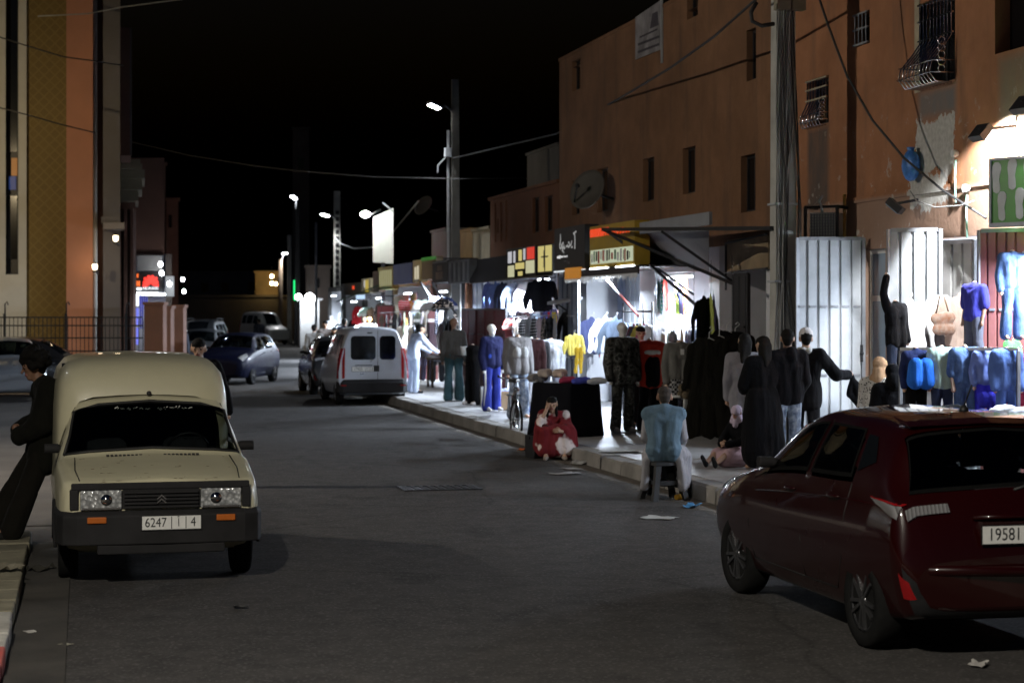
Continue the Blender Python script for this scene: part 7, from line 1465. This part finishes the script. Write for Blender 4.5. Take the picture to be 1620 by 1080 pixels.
packed('garment packed on the low rail below the tee shirts', 'clothes low under the tee shirts', 1036, 1128, 524, 518, 10.5, 14, s=.85)
packed('garment crowded on the rail of the far lit stalls', 'clothes crowded in the far stalls', 596, 722, 482, 470, 10.5, 26, s=.9)
packed('garment crowded low in the far lit stalls', 'clothes crowded low in the far stalls', 560, 722, 520, 506, 10.0, 22, s=.85)
packed('dark coat bunched on the pavement rail left of the tee shirt shop', 'dark coats on the pavement rail', 1096, 1160, 545, 538, 9.9, 9, kinds=('dress','jacket'), s=1.1, pal=[(.012,.012,.014),(.03,.025,.02),(.02,.022,.03),(.05,.04,.035)])
packed('garment in the row hung above the white shop tables', 'clothes above the white shop tables', 800, 882, 505, 500, 9.9, 10, s=.8)
packed('garment strung along the front of the far stalls', 'clothes strung along the far fronts', 600, 716, 497, 488, 9.3, 16, s=.9)
packed('tiny garment in the farthest lit stalls', 'clothes in the farthest stalls', 524, 600, 500, 478, 10.4, 18, s=1.)
def folded_shelf(label, px0, px1, X_, zs, grp, glab):
    a_, b_ = onX(px1,490,X_).y, onX(px0,490,X_).y; t = thing('stock_shelf', label, 'shelf', (X_, (a_+b_)/2, .2)); L = b_-a_
    for z in zs: m = MB(); m.box(-.2,.2,-L/2,L/2,z-.2,z-.175); m.build('shelf_board', M['white_plastic'], t)
    for yy in (-L/2-.02, L/2): m = MB(); m.box(-.2,.2,yy,yy+.02,0,max(zs)+.3); m.build('side_panel', M['white_plastic'], t)
    for z in zs:
        y = a_+.15
        while y < b_-.15:
            w_ = random.uniform(.12,.17); h_ = random.uniform(.06,.24); m = MB(); nl = max(2, int(h_/.035))
            for i in range(nl): e_ = random.uniform(-.012,.012); m.loft([[(x*.16+e_, yq*w_+e_, zz) for x, yq in ((-1,-.9),(-.9,-1),(.9,-1),(1,-.9),(1,.9),(.9,1),(-.9,1),(-1,.9))] for zz in (i*.035+.002, i*.035+.017, i*.035+.033)], 0, True, True, False)
            o = m.build('folded_stack', M['fabric']); o.location = (X_-.02, y+w_, z+.026); o.color = (*random.choice(DULL), 1); tag(o, glab, 'clothes', grp); y += w_*2+random.uniform(.03,.12)
folded_shelf('white shelf of folded clothes at the back of the white shop', 815, 872, 12.35, (.7,1.1,1.5,1.9,2.3), 'folded stacks in the white shop', 'folded stack of clothes on the white shop shelf')
folded_shelf('white shelf of folded clothes at the back of the tee shirt shop', 1043, 1112, 12.15, (.7,.98), 'folded stacks in the tee shirt shop', 'folded stack of clothes on the shelf under the barred window')
folded_shelf('white shelf of folded goods in the stall under the grey sign', 690, 735, 12.4, (.7,1.1,1.5,1.9), 'folded stacks in the grey sign shop', 'folded stack of clothes on the shelf under the grey sign')
for i in range(16):
    px = 1040+i*5.4; o = blob('folded_goods', [((-.08,0,0), .05, (.08,.02,.02), .055), ((-.03,.05,.03), .04, (.06,.0,.05), .035)], .016, M['fabric'], None, .015, 12, color=random.choice([(.5,.5,.55),(.2,.03,.1),(.1,.1,.4),(.45,.4,.1),(.05,.05,.06),(.6,.6,.62),(.25,.1,.3),(.3,.5,.1)])); o.location = onX(px, 556+random.uniform(-5,4), 10.35); tag(o, 'bundle of goods heaped on the long table under the tee shirts', 'goods', 'goods heaped under the tee shirts')
a_, b_ = onX(1128,490,10.35).y, onX(1036,490,10.35).y; zt = onX(1080,560,10.35).z-.02; t = thing('goods_table', 'long table of heaped goods below the hanging tee shirts', 'table', (10.35, (a_+b_)/2, .19)); m = MB(); m.box(-.35,.35,-(b_-a_)/2,(b_-a_)/2,zt-.26,zt-.22); m.build('tabletop', M['wood'], t); m = MB(); m.box(-.34,-.32,-(b_-a_)/2+.02,(b_-a_)/2-.02,.1,zt-.241); m.build('table_skirt', worn('dark_cloth_skirt', (.02,.02,.03), .95, .2, 5, .3, spec=.1), t)
for yy in (a_+.1, b_-.1): m = MB(); m.box(.25,.3,yy-(a_+b_)/2-.03,yy-(a_+b_)/2+.03,0,zt-.24); m.build('leg', M['wood'], t)
# ------------------------------------------------------------------ mannequins
def dummy(label, px, py, X_, turn, H, parts, zb=.19, head=False, arms=True, legs=True, sk='skin_dummy', p=None, pose=None, group=None, stand=True):
    p = p if p is not None else onZ(px, py, zb); J = skeleton(H, **(pose or {})); t = thing('mannequin', label, 'mannequin', p, R(turn), group); body_part(J, t, M[sk], .016, head, False, False, legs, arms=arms, legs=legs)
    for f in parts: f(J, t)
    if stand and legs: m = MB(); m.lathe([(.17,-.0),(.17,.012),(.16,.02)], (0,.02,.0), 'z', 20); m.tube([(0,.12,.01),(0,.12,.6*J['s'])], .012, 6); m.build('stand', M['grey_metal'], t)
    return t
T = lambda c, **k_: (lambda J, t: top(J, t, c, **k_)); P = lambda c, **k_: (lambda J, t: trousers(J, t, c, **k_)); RB = lambda c, **k_: (lambda J, t: robe(J, t, c, **k_)); S = lambda c: (lambda J, t: shoes(J, t, c))
def stripe(c, z0, z1, r_=.155, name='stripe', y=-.02):
    return lambda J, t: blob(name, [((sd*.075*J['s'],y,z0*J['s']), r_*J['s'], (sd*.075*J['s'],y,z1*J['s']), r_*J['s']) for sd in (1,-1)], .014, M['fabric'], t, .004, color=c)
dummy('mannequin in black and grey camouflage hooded suit', 985, 684, 8.9, 10, 1.80, [T((1,1,1), mat='camouflage', g=.05, hem=.1, hood=True), P((1,1,1), mat='camouflage', wide=.03), S((.3,.3,.3))], head=True, sk='dummy_white')
def red_front(J, t): blob('black_panel', [((sd*.055,-.085,1.18), .085, (sd*.055,-.075,.82), .10) for sd in (1,-1)], .013, M['fabric'], t, .006, color=BLK); blob('white_band', [((.10,-.10,1.30), .052, (-.10,-.10,1.30), .052)], .011, M['fabric'], t, .003, color=(.7,.68,.66))
dummy('mannequin in red tracksuit top with white chest band and black front', 1028, 682, 8.9, 6, 1.72, [T((.50,.045,.025), g=.05, hem=.12), red_front, P(BLK, wide=.05), S((.55,.55,.55))])
dummy('mannequin in grey knit top with paper tag and checked skirt', 1075, 684, 8.9, -4, 1.70, [T((.17,.165,.15), g=.04, hem=.02), lambda J, t: blob('skirt', [((sd*.07,0,.95), .12, (sd*.09,0,.66), .14) for sd in (1,-1)], .014, M['checked'], t, .008), P(BLK, wide=.02), S((.4,.4,.4)), lambda J, t: MBtag(J, t)]) if False else None
def MBtag(J, t): m = MB(); m.box(-.03,.03,-.20,-.195,1.28,1.37); m.build('price_tag', M['plate'], t)
dummy('mannequin in grey knit top with paper tag and checked skirt', 1075, 684, 8.9, -4, 1.70, [T((.17,.165,.15), g=.04, hem=.02), lambda J, t: blob('skirt', [((sd*.07,0,.95), .12, (sd*.09,0,.66), .14) for sd in (1,-1)], .014, M['checked'], t, .008), P(BLK, wide=.02), S((.4,.4,.4)), MBtag])
dummy('mannequin in plain dark green robe at the end of the front row', 1112, 680, 9.0, -8, 1.70, [RB((.012,.012,.009), w1=.22), S((.5,.5,.5))])
dummy('dark clothed mannequin with lit white shoes right of the green robe', 1142, 680, 9.3, -15, 1.66, [RB((.016,.014,.014), w1=.2), S((.7,.7,.7))])
dummy('mannequin in bare grey top and teal trousers on the pavement', 718, 634, 9., 172, 1.82, [T((.085,.08,.075), g=.02), P((.05,.10,.12), wide=.05), S((.35,.3,.28))], head=True, sk='skin_brown')
dummy('legs only mannequin in black trousers under a round tray', 748, 640, 9., -60, 1.70, [P(BLK, wide=.05), S((.5,.45,.42)), T(BLK, g=.01, slv=.1)], arms=False, pose=dict(che=(0,0,1.16), nec=(0,0,1.2), shL=(.12,0,1.16), shR=(-.12,0,1.16)))
def blue_stripes(J, t):
    for sd in (1,-1): m = MB(); n = 'L' if sd > 0 else 'R'; k_, a_, h_ = J['kn'+n], J['an'+n], J['hi'+n]; m.tube([h_+V((sd*.10,-.04,-.02)), k_+V((sd*.078,-.03,0)), a_+V((sd*.075,-.03,.02))], [.022,.022,.02], 6); m.build('white_stripe', M['white_paint'], t)
dummy('mannequin in dark blue tracksuit with white leg stripes and bare feet', 778, 650, 9., 25, 1.72, [T((.012,.014,.05), g=.035, hem=0), P((.035,.05,.30), wide=.04), blue_stripes, stripe((.035,.07,.36), 1.02, 1.18, .10)], head=True, sk='dummy_white')
dummy('torso mannequin in printed grey hooded top and jeans', 820, 662, 9., 12, 1.74, [T((.20,.19,.19), g=.04, hem=.05, hood=True), stripe((.42,.42,.42), 1.2, 1.27, .09, 'print', -.075), P((.4,.4,.4), mat='acid_denim', wide=.04)])
dummy('mannequin in black cape and flared white skirt', 840, 655, 9.2, -10, 1.66, [T((.03,.012,.012), g=.05, hem=-.05), lambda J, t: blob('skirt', [((k_*.06,0,.95), .12, (k_*.16,0,.30), .15) for k_ in (-1,0,1)], .014, M['fabric'], t, .025, 10, color=(.72,.74,.82))], sk='dummy_white')
dummy('bust in black top with red zip in the white shop', 850, 650, 10., -5, 1.62, [T((.02,.02,.022), g=.03), P((.03,.03,.05)), lambda J, t: blob('red_zip', [((0,-.135,1.36), .014, (0,-.13,1.0), .014)], .008, M['fabric'], t, color=(.6,.03,.04))])
dummy('bust in pale grey padded top at the right of the white shop', 872, 645, 10., -15, 1.60, [T((.30,.31,.34), g=.05, hem=.1), P((.1,.1,.12))])
# busts in the far stalls and over the van roof
for px, py, c, sk, lb in ((584,606,(.72,.72,.74),'dummy_orange','white shirted bust with orange head above the van roof'), (643,604,(.78,.78,.8),'dummy_orange','white shirted bust with orange head left of the pale shirt man'), (577,604,(.6,.25,.3),'skin_dummy','pink faced bust in white beside the orange headed bust'), (628,606,(.6,.6,.6),'dummy_white','white curly fleece bust above the van roof'), (662,606,(.75,.75,.78),'dummy_white','bright white padded bust in the pale stall'), (524,602,(.65,.66,.68),'dummy_white','silver foil coated bust at the farthest stall')):
    q = onX(px, 490, 9.4); X_ = bend(9.4, q.y) if q.y > 62 else 9.4; q = onX(px, 520, X_); dummy(lb, px, py, 0, -8, 1.75, [T(c, g=.05, hem=.02)], head=px != 662, arms=False, legs=False, sk=sk, p=V((q.x, q.y, .19)))
# ------------------------------------------------------------------ right stall: rail with children's outfits, hung high clothes
e0, e1 = at(1425, 552, 22.2), at(1612, 552, 21.3); d_ = (e1-e0); L_ = d_.length; d_.normalize()
t = thing('display_rail', 'pale horizontal display rail above the hung children outfits', 'rail', (e0.x, e0.y, .19)); zr = e0.z-.19
m = MB(); m.bar((0,0,zr), d_*L_+V((0,0,zr)), .035); m.build('rail', M['white_plastic'], t)
for f in (.0, .995): m = MB(); m.bar(d_*L_*f, d_*L_*f+V((0,0,zr-.02)), .035); m.build('post', M['grey_metal'], t)
def kid(label, px, py, H, d, parts, turn=-5, sk='skin_dummy', **k_):
    q = at(px, py, d); return dummy(label, 0, 0, 0, turn, H, parts, p=V((q.x, q.y, q.z-H*.845)), stand=False, sk=sk, **k_)
DN = (1,1,1)
kid('headless child mannequin with bright blue backpack and black trousers', 1449, 556, 1.12, 21.9, [T((.025,.035,.10), g=.02), P(BLK), lambda J, t: blob('backpack', [((sd*.06,-.16,.80), .085, (sd*.065,-.16,.62), .10) for sd in (1,-1)], .013, M['fabric'], t, .008, color=(.03,.16,.62))])
kid('headless child mannequin in mint white polo shirt and dark jeans', 1490, 553, 1.10, 21.8, [T((.46,.60,.52), slv=.55, g=.03, hem=.08), P((.035,.045,.09))])
kid('headless child mannequin in pale denim dungarees', 1527, 553, 1.16, 21.7, [T(DN, mat='denim', g=.03, hem=.0, slv=.6), P(DN, mat='denim', wide=.03)])
kid('headless child mannequin in blue banded jumper and vivid blue trousers', 1559, 556, 1.06, 21.6, [T((.17,.23,.50), g=.02, slv=.95), stripe((.05,.05,.50), .66, .56, .135, 'blue_band', -.01), P((.06,.05,.62), wide=.01)])
kid('headless child mannequin in pale blue denim shirt and trousers', 1593, 556, 1.12, 21.4, [T((.10,.17,.42), g=.035, hem=.06), P((.08,.14,.36), wide=.02)])
kid('high hung child mannequin in jeans jacket and jeans on the red door', 1602, 402, 1.14, 21.9, [T(DN, mat='denim', g=.025, slv=1.), P(DN, mat='denim', wide=.02)], sk='skin_dummy')
kid('black clad child mannequin with one arm raised on the white door', 1417, 482, 1.22, 23.6, [T(BLK, g=.025, hem=.15), P((.03,.04,.07)), S((.35,.18,.07))], turn=20, pose=dict(elR=(-.22,-.02,1.16), wrR=(-.20,-.05,1.36), haR=(-.20,-.05,1.42), shR=(-.13,0,.99)))
kid('headless mannequin in blue polo shirt and grey trousers, hand on hip', 1541, 452, 1.16, 22.7, [T((.06,.06,.36), slv=.45, g=.03), P((.14,.15,.19), wide=.02)], turn=-70, sk='skin_tan')
hang('shirt', 'long white blouse hanging on the bright white metal door', at(1440,476,23.9), (.78,.77,.75), FACE, .82)
hang('dress', 'dark grey dress hanging left of the patterned satchel', at(1466,500,24.0), (.12,.11,.11), FACE, .75)
hang('tee', 'small white top hanging on the dull grey door', at(1487,466,24.2), (.74,.73,.74), FACE, .62)
hang('jacket', 'beige trench coat hanging on the dull grey door', at(1524,466,24.0), (.52,.40,.33), -25, 1.0); hang('dress', 'cream dress hanging under the beige trench coat', at(1516,490,24.1), (.45,.37,.31), -25, .66)
hang('trousers', 'bright green trousers hanging below the high hung jeans', at(1602,540,22.2), (.12,.50,.12), FACE, .55); hang('shirt', 'red striped top at the right end of the rail', at(1612,560,21.6), (.6,.06,.10), -50, .8)
p = at(1490,505,23.9); t = thing('satchel', 'brown and white patterned satchel under the small white top', 'bag', p); blob('bag_body', [((-.08,0,0), .07, (.10,0,.02), .08), ((-.07,0,-.12), .07, (.10,0,-.12), .085)], .013, worn('tan_leather', (.14,.05,.02), .7, .6, 16, c2=(.30,.25,.2)), t, .02, 14, .32); m = MB(); m.tube([(-.08,0,.05),(-.03,.0,.28),(.03,.0,.28),(.10,0,.06)], .010, 6); m.build('strap', M['wood'], t)
for i, (px, py, c, lb) in enumerate(((1586,652,(.65,.66,.68),'white trainers laid on the stall at the car roof'), (1502,652,BLK,'round black cap on the stall by the car roof'), (1612,655,(.6,.62,.66),'folded white shirt at the right end of the stall'))):
    q = at(px, py, 20.9); o = blob('folded_goods', [((-.10,0,0), .06, (.10,0,.01), .07), ((-.05,.02,.03), .05, (.08,0,.05), .04)], .014, M['fabric'], None, .01, 12, color=c); o.location = q; tag(o, lb, 'goods')
e = at(1520, 662, 20.9); t = thing('stall_table', 'low stall table of clothes hidden behind the red car roof', 'table', (e.x, e.y, .19)); m = MB(); m.slab([RT*-1.1, RT*1.3, RT*1.3+FW*.9, RT*-1.1+FW*.9], (0,0,.04)); o = m.build('tabletop', M['wood'], t); o.location.z = e.z-.27
for a_ in (-1.05,1.25):
    for b_ in (.05,.85): m = MB(); q = RT*a_+FW*b_; m.bar(q, q+V((0,0,e.z-.272)), .05); m.build('leg', M['wood'], t)
blob('goods_heap', [((RT*x+V((0,.3,e.z-.20))), .10, (RT*(x+.2)+V((0,.35,e.z-.20))), .09) for x in (-.9,-.5,-.1,.3,.7,1.0)], .02, M['fabric'], t, .03, 9, color=(.08,.10,.25))
# ------------------------------------------------------------------ tables, crates and street things
c0, c1 = onZ(866, 686, .19), onZ(926, 690, .19)
t = thing('draped_table', 'low table draped in black cloth with caps piled on top', 'table', ((c0.x+c1.x)/2, (c0.y+c1.y)/2, .19)); dx = (c1-c0).length/2; u_ = (c1-c0).normalized(); v_ = V((-u_.y,u_.x,0)); m = MB()
rings = []
for z, g_ in ((0,.06),(.3,.03),(.78,.0),(.84,-.01),(.845,-.05)):
    rg = []
    for i in range(40):
        a_ = i/40*4; k_ = int(a_); f = a_-k_; c_ = [(-1,-1),(1,-1),(1,1),(-1,1)]; x = c_[k_][0]+(c_[(k_+1)%4][0]-c_[k_][0])*f; y = c_[k_][1]+(c_[(k_+1)%4][1]-c_[k_][1])*f; w_ = g_+.018*math.sin(i*2.1)*(1-z)
        rg.append(u_*x*(dx+w_)+v_*y*(.34+w_)+V((0,0,z)))
    rings.append(rg)
m.loft(rings); m.build('black_drape', worn('black_drape', (.008,.008,.011), .95, .2, 5, .3, spec=.1), t)
m = MB()
for px, py in ((910,612),(916,632),(930,640)): q = at(px, py, dep(c0)-.55)-t.location; m.slab([q-RT*.025-UPV*.02, q+RT*.025-UPV*.02, q+RT*.025+UPV*.02, q-RT*.025+UPV*.02], FW*.012)
for i, (x, c, lb) in enumerate(((-.55,(.30,.28,.27),'grey cap leftmost on the black draped table'), (-.30,(.50,.42,.37),'beige cap on top of the black draped table'), (-.42,(.12,.12,.13),'dark cap at the front of the draped table'), (-.08,(.62,.50,.42),'pale pink cap beside the beige cap'), (.25,(.5,.06,.12),'red and blue folded cloth on the draped table'), (.55,(.10,.12,.55),'blue folded cloth on the draped table'), (.85,(.55,.55,.57),'silver grey cloth at the right of the draped table'))):
    o = blob('cap' if i < 4 else 'folded_cloth', [((-.06,0,.03), .07, (.06,0,.04), .07), ((0,-.08,0), .05, (0,-.14,-.01), .03)] if i < 4 else [((-.12,0,0), .045, (.12,.02,.01), .05), ((-.06,.05,.03), .04, (.08,.03,.04), .035)], .014, M['fabric'], None, .01, 12, color=c); o.location = V(t.location)+u_*x*.9+v_*random.uniform(-.25,-.05)+V((0,0,.88+(.08 if i in (1,3) else 0))); tag(o, lb, 'cap' if i < 4 else 'cloth')
def crate(label, px, py, w_, h_, d2, mat, turn=10, zb=.19, lid=None, name='crate'):
    p = onZ(px, py, zb); t = thing(name, label, 'crate', p, R(turn)); m = MB(); th = .018
    m.box(-w_/2,w_/2,-d2/2,-d2/2+th,0,h_); m.box(-w_/2,w_/2,d2/2-th,d2/2,0,h_); m.box(-w_/2,-w_/2+th,-d2/2+th,d2/2-th,0,h_); m.box(w_/2-th,w_/2,-d2/2+th,d2/2-th,0,h_); m.box(-w_/2+th,w_/2-th,-d2/2+th,d2/2-th,.01,.03)
    m.build('shell', mat, t, bevel=.004); m = MB()
    for z in (.02, h_-.05): m.box(-w_/2-.008,w_/2+.008,-d2/2-.008,-d2/2-.001,z,z+.035)
    m.build('rim', mat, t)
    if lid: blob('contents', [((-w_*.25,0,h_-.04), .09, (w_*.2,0,h_-.03), .10)], .016, M['fabric'], t, .02, 10, color=lid)
    return t
crate('grey plastic crate at the foot of the blue tracksuit mannequin', 770, 640, .36, .34, .3, M['dim_sheet'], 8, lid=(.5,.5,.55)); crate('cardboard carton with pale blue goods beside the bicycle', 803, 648, .6, .38, .4, M['card'], 5, lid=(.45,.5,.75)); crate('blue crate low behind the bicycle wheel', 838, 652, .35, .3, .3, M['navy'], 12); crate('red and brown checked carton under the far pale table', 677, 600, .5, .4, .4, M['red_sheet'], 5)
crate('small black box on the road edge beside the seated woman', 852, 724, .30, .34, .3, M['black'], 15, 0., BLK)
p = onZ(860, 676, .19); t = thing('bin', 'grey woven basket standing before the black draped table', 'basket', p); m = MB(); m.lathe([(.14,0),(.19,.42),(.195,.44),(.175,.43),(.13,.03)], (0,0,0), 'z', 20); m.build('basket_wall', M['dim_sheet'], t); blob('contents', [((-.06,0,.42), .08, (.06,0,.43), .09)], .016, M['fabric'], t, .02, 10, color=(.5,.5,.55))
q = onZ(664, 612, .19); t = thing('goods_table', 'table with white cloth at the far stall behind the pale shirt man', 'table', (q.x+.9, q.y, .19)); m = MB(); m.box(-.7,.8,-.4,.4,.72,.76); m.build('tabletop', M['wood'], t); blob('white_cloth', [((-.6,-.3,.74), .06, (.7,-.3,.74), .06), ((-.6,.2,.76), .07, (.7,.2,.76), .07), ((-.5,-.36,.7), .04, (.6,-.36,.62), .04), ((-.6,0,.76), .06, (.7,0,.76), .06)], .018, M['fabric'], t, .015, 8, color=(.68,.68,.75))
for sx in (-.62,.72):
    for sy in (-.32,.32): m = MB(); m.box(sx-.025,sx+.025,sy-.025,sy+.025,0,.72); m.build('leg', M['wood'], t)
q = onZ(748, 600, .19); p = at(742, 563, 42.5); t = thing('tray_stand', 'round dark tray with paper cup on the black trousered mannequin', 'tray', p); m = MB(); m.lathe([(.02,-.02),(.34,-.01),(.36,.02),(.33,.01),(.02,.0)], (0,0,0), 'z', 24); m.build('tray', M['dark_metal'], t); m = MB(); m.lathe([(.05,0),(.075,.2),(.06,.2),(.04,.02)], (-.12,0,.01), 'z', 14); m.build('paper_cup', M['white_plastic'], t)
# plastic chair
p = onZ(1084, 693, .19); t = thing('plastic_chair', 'white plastic armchair with a brown patterned cloth thrown over its back', 'chair', (p.x, p.y+.1, .19), R(200)); pw = M['white_plastic']
m = MB(); m.loft([[(x,y,.42+.02*(abs(x)>.2)) for x, y in ((-.23,-.24),(.23,-.24),(.22,.2),(-.22,.2))], [(x,y,.455) for x, y in ((-.23,-.24),(.23,-.24),(.22,.2),(-.22,.2))]], 0, True, True, False); m.build('seat', pw, t, bevel=.01)
for sx in (1,-1):
    for sy, sp_ in ((-.22,-.05),(.19,.08)): m = MB(); m.tube([(sx*.21,sy,.43),(sx*.25,sy+sp_,0)], [.028,.022], 8); m.build('leg', pw, t)
    m = MB(); m.tube([(sx*.235,-.23,.43),(sx*.26,-.22,.64),(sx*.265,.0,.66),(sx*.23,.22,.66)], .022, 8); m.build('arm', pw, t)
m = MB(); n_ = 9; rings = []
for z in (.45,.6,.75,.82): rings.append([(.235*math.sin((i/(n_-1)-.5)*1.9)*(1.0 if z < .8 else .86), .235+.05*(z-.45)-.04*math.cos((i/(n_-1)-.5)*2.4)*-1, z) for i in range(n_)])
m.loft(rings, 0, False, False); o = m.build('backrest', pw, t); o.modifiers.new('thick', 'SOLIDIFY').thickness = .012
blob('thrown_cloth', [((-.24,.27,.78), .05, (.24,.27,.80), .06), ((-.2,.20,.72), .06, (.2,.2,.70), .06), ((-.1,.33,.66), .06, (.2,.33,.68), .06)], .014, worn('brown_print', (.16,.12,.07), .9, .6, 14, .2, c2=(.03,.025,.02)), t, .015, 10)
# bicycle leaning by the kerb
p = onZ(815, 698, .0); t = thing('bicycle', 'old black bicycle standing at the kerb with its front wheel towards us', 'bicycle', (p.x+.02, p.y, .02), R(-10)); r_ = .33
def bw(y, nm, steer=0):
    w_ = bpy.data.objects.new(nm, None); col.objects.link(w_); w_.parent = t; w_.location = (0,y,r_); w_.rotation_euler = (0,0,steer); m = MB(); m.tube([(0,r_*math.cos(2*PI*i/32),r_*math.sin(2*PI*i/32)) for i in range(33)], .021, 8); m.build('tyre', M['rubber'], w_)
    m = MB(); m.tube([(0,(r_-.03)*math.cos(2*PI*i/32),(r_-.03)*math.sin(2*PI*i/32)) for i in range(33)], .011, 6); m.tube([(-.04,0,0),(.04,0,0)], .02, 8)
    for i in range(18): a_ = 2*PI*i/18; m.tube([(.02*(1 if i % 2 else -1),0,0),(0,(r_-.03)*math.cos(a_),(r_-.03)*math.sin(a_))], .0022, 4)
    m.build('rim', M['chrome'], w_); return w_
bw(0, 'wheel', R(14)); bw(1.06, 'wheel'); m = MB(); ft = (0,.12,.82); sd_ = (0,.78,.86); bb = (0,.62,.30)
for a_, b_, rr in (((0,.10,.88),(0,.17,.60),.017), ((0,.14,.78),sd_,.016), ((0,.17,.62),bb,.018), (sd_,bb,.016), ((.05,1.06,r_),(0.01,.78,.80),.009), ((-.05,1.06,r_),(-.01,.78,.80),.009), ((.05,1.06,r_),(.02,.62,.30),.010), ((-.05,1.06,r_),(-.02,.62,.30),.010)): m.tube([a_, b_], rr, 8)
m.build('frame', M['night_paint'], t)
for sx in (1,-1): m = MB(); m.tube([(sx*.012,.16,.62),(sx*.05,.06,.5),(sx*.05,.0,r_)], .011, 6); m.build('fork_blade', M['grey_metal'], t)
m = MB(); m.tube([(0,.10,.86),(0,.07,1.02)], .013, 8); m.tube([(-.29,.22,1.06),(-.26,.08,1.04),(-.1,.05,1.03),(.1,.05,1.03),(.26,.08,1.04),(.29,.22,1.06)], .013, 8); m.build('handlebar', M['chrome'], t)
for sx in (1,-1): m = MB(); m.tube([(sx*.288,.16,1.055),(sx*.293,.27,1.065)], .019, 8); m.build('grip', M['black'], t)
m = MB(); m.loft([[(x*w_,y,z) for x, z in ((-1,.95),(-.8,.99),(0,1.0),(.8,.99),(1,.95),(0,.93))] for y, w_ in ((.58,.02),(.7,.05),(.86,.11),(.92,.09))]); m.tube([sd_,(0,.80,.95)], .012, 6); m.build('saddle', M['black'], t)
for y0, k_ in ((0,1),(1.06,1)): m = MB(); m.loft([[(x,y0+(r_+.035)*math.cos(R(a_)),r_+(r_+.035)*math.sin(R(a_))+abs(x)*-.4) for x in (-.03,0,.03)] for a_ in (range(20,171,15) if y0 == 0 else range(-10,141,15))], 0, False, False); o = m.build('mudguard', M['night_paint'], t); o.modifiers.new('thick', 'SOLIDIFY').thickness = .004
m = MB(); m.lathe([(.09,-.004),(.09,.004)], (.045,.62,.30), 'x', 20); m.bar((.06,.62,.30),(.07,.62,.13),.018); m.bar((-.06,.62,.30),(-.07,.62,.47),.018); m.box(.05,.16,.58,.66,.115,.135); m.box(-.16,-.05,.58,.66,.465,.485); m.build('crank', M['grey_metal'], t)
m = MB(); m.ball((0,-.0,.84), .055, 0, 8, (1,.7,1)); m.bar((0,0,.84),(0,.12,.82),.02); m.build('headlamp', M['chrome'], t); m = MB(); m.box(-.12,.12,.95,1.3,.70,.715); m.bar((.08,1.2,.70),(.05,1.06,r_),.012); m.bar((-.08,1.2,.70),(-.05,1.06,r_),.012); m.build('carrier', M['dark_metal'], t); m = MB(); m.box(-.03,.03,1.32,1.35,.62,.68); m.build('tail_reflector', M['red_lens'], t)
# litter
def litter(kind, label, px, py, c, sz=.07, zb=0.):
    p = onZ(px, py, zb); mt = worn('litter_'+kind+str(len(bpy.data.materials)), c, .6, .2, 12, .1)
    if kind == 'bottle': m = MB(); m.lathe([(.03,-.09),(.033,-.08),(.033,.03),(.014,.07),(.014,.09)], (0,0,0), 'x', 12); o = m.build('bottle', mt); o.location = p+V((0,0,.034)); o.rotation_euler = (0,0,.5)
    else:
        m = MB(); n_ = 5; vs = [(sz*(i/(n_-1)*2-1)*1.3+random.uniform(-.2,.2)*sz, sz*(j/(n_-1)*2-1)+random.uniform(-.2,.2)*sz, .008+random.random()*sz*(.1 if kind == 'paper' else .55)) for i in range(n_) for j in range(n_)]
        m.add(vs, [(i*n_+j,(i+1)*n_+j,(i+1)*n_+j+1,i*n_+j+1) for i in range(n_-1) for j in range(n_-1)]); o = m.build(kind, mt); o.modifiers.new('thick', 'SOLIDIFY').thickness = .003; o.location = p; o.rotation_euler = (0,0,random.uniform(0,3))
    return tag(o, label, 'litter')
litter('bottle', 'yellow plastic bottle lying by the stool', 1078, 790, (.55,.30,.03)); litter('wrapper', 'blue crumpled wrapper at the kerb right of the stool', 1096, 803, (.05,.20,.40), .08); litter('paper', 'flat white paper sheet on the road below the stool', 1042, 820, (.42,.42,.40), .13); litter('wrapper', 'orange scrap on the road left of the seated woman', 829, 713, (.55,.12,.03), .07); litter('paper', 'white shreds of paper right of the seated woman', 905, 742, (.3,.28,.26), .11); litter('wrapper', 'clear plastic scrap by the kerb in front of the stool', 922, 735, (.45,.45,.44), .12); litter('paper', 'dirty flat card on the road beyond the stool', 895, 750, (.17,.15,.13), .15); litter('wrapper', 'brown sandals left on the pavement behind the stool', 1088, 690, (.22,.13,.08), .12, .19); litter('wrapper', 'pale crumpled tissue on the road at the bottom right', 1549, 1054, (.5,.48,.45), .05); litter('paper', 'pale scrap in the bottom left gutter', 48, 1000, (.55,.53,.5), .035); litter('paper', 'faint paper fleck on the road near the left gutter', 104, 1020, (.35,.33,.26), .03); litter('paper', 'small white scrap on the pavement right of the shawl woman', 930, 688, (.55,.54,.52), .07, .19); litter('wrapper', 'dark leaf litter heap by the cream van wheel', 62, 902, (.04,.037,.03), .09); litter('wrapper', 'small pebble like scrap in the middle of the road', 382, 962, (.03,.03,.03), .04); litter('paper', 'grey cardboard piece on the kerb edge behind the shawl woman', 985, 715, (.25,.23,.2), .25, .19); litter('wrapper', 'second crumpled scrap on the left kerb', 12, 900, (.22,.20,.15), .08, .12)
# roots of dirt under the left kerb: rubble bits
scene.render.resolution_x = 1024; scene.render.resolution_y = 682
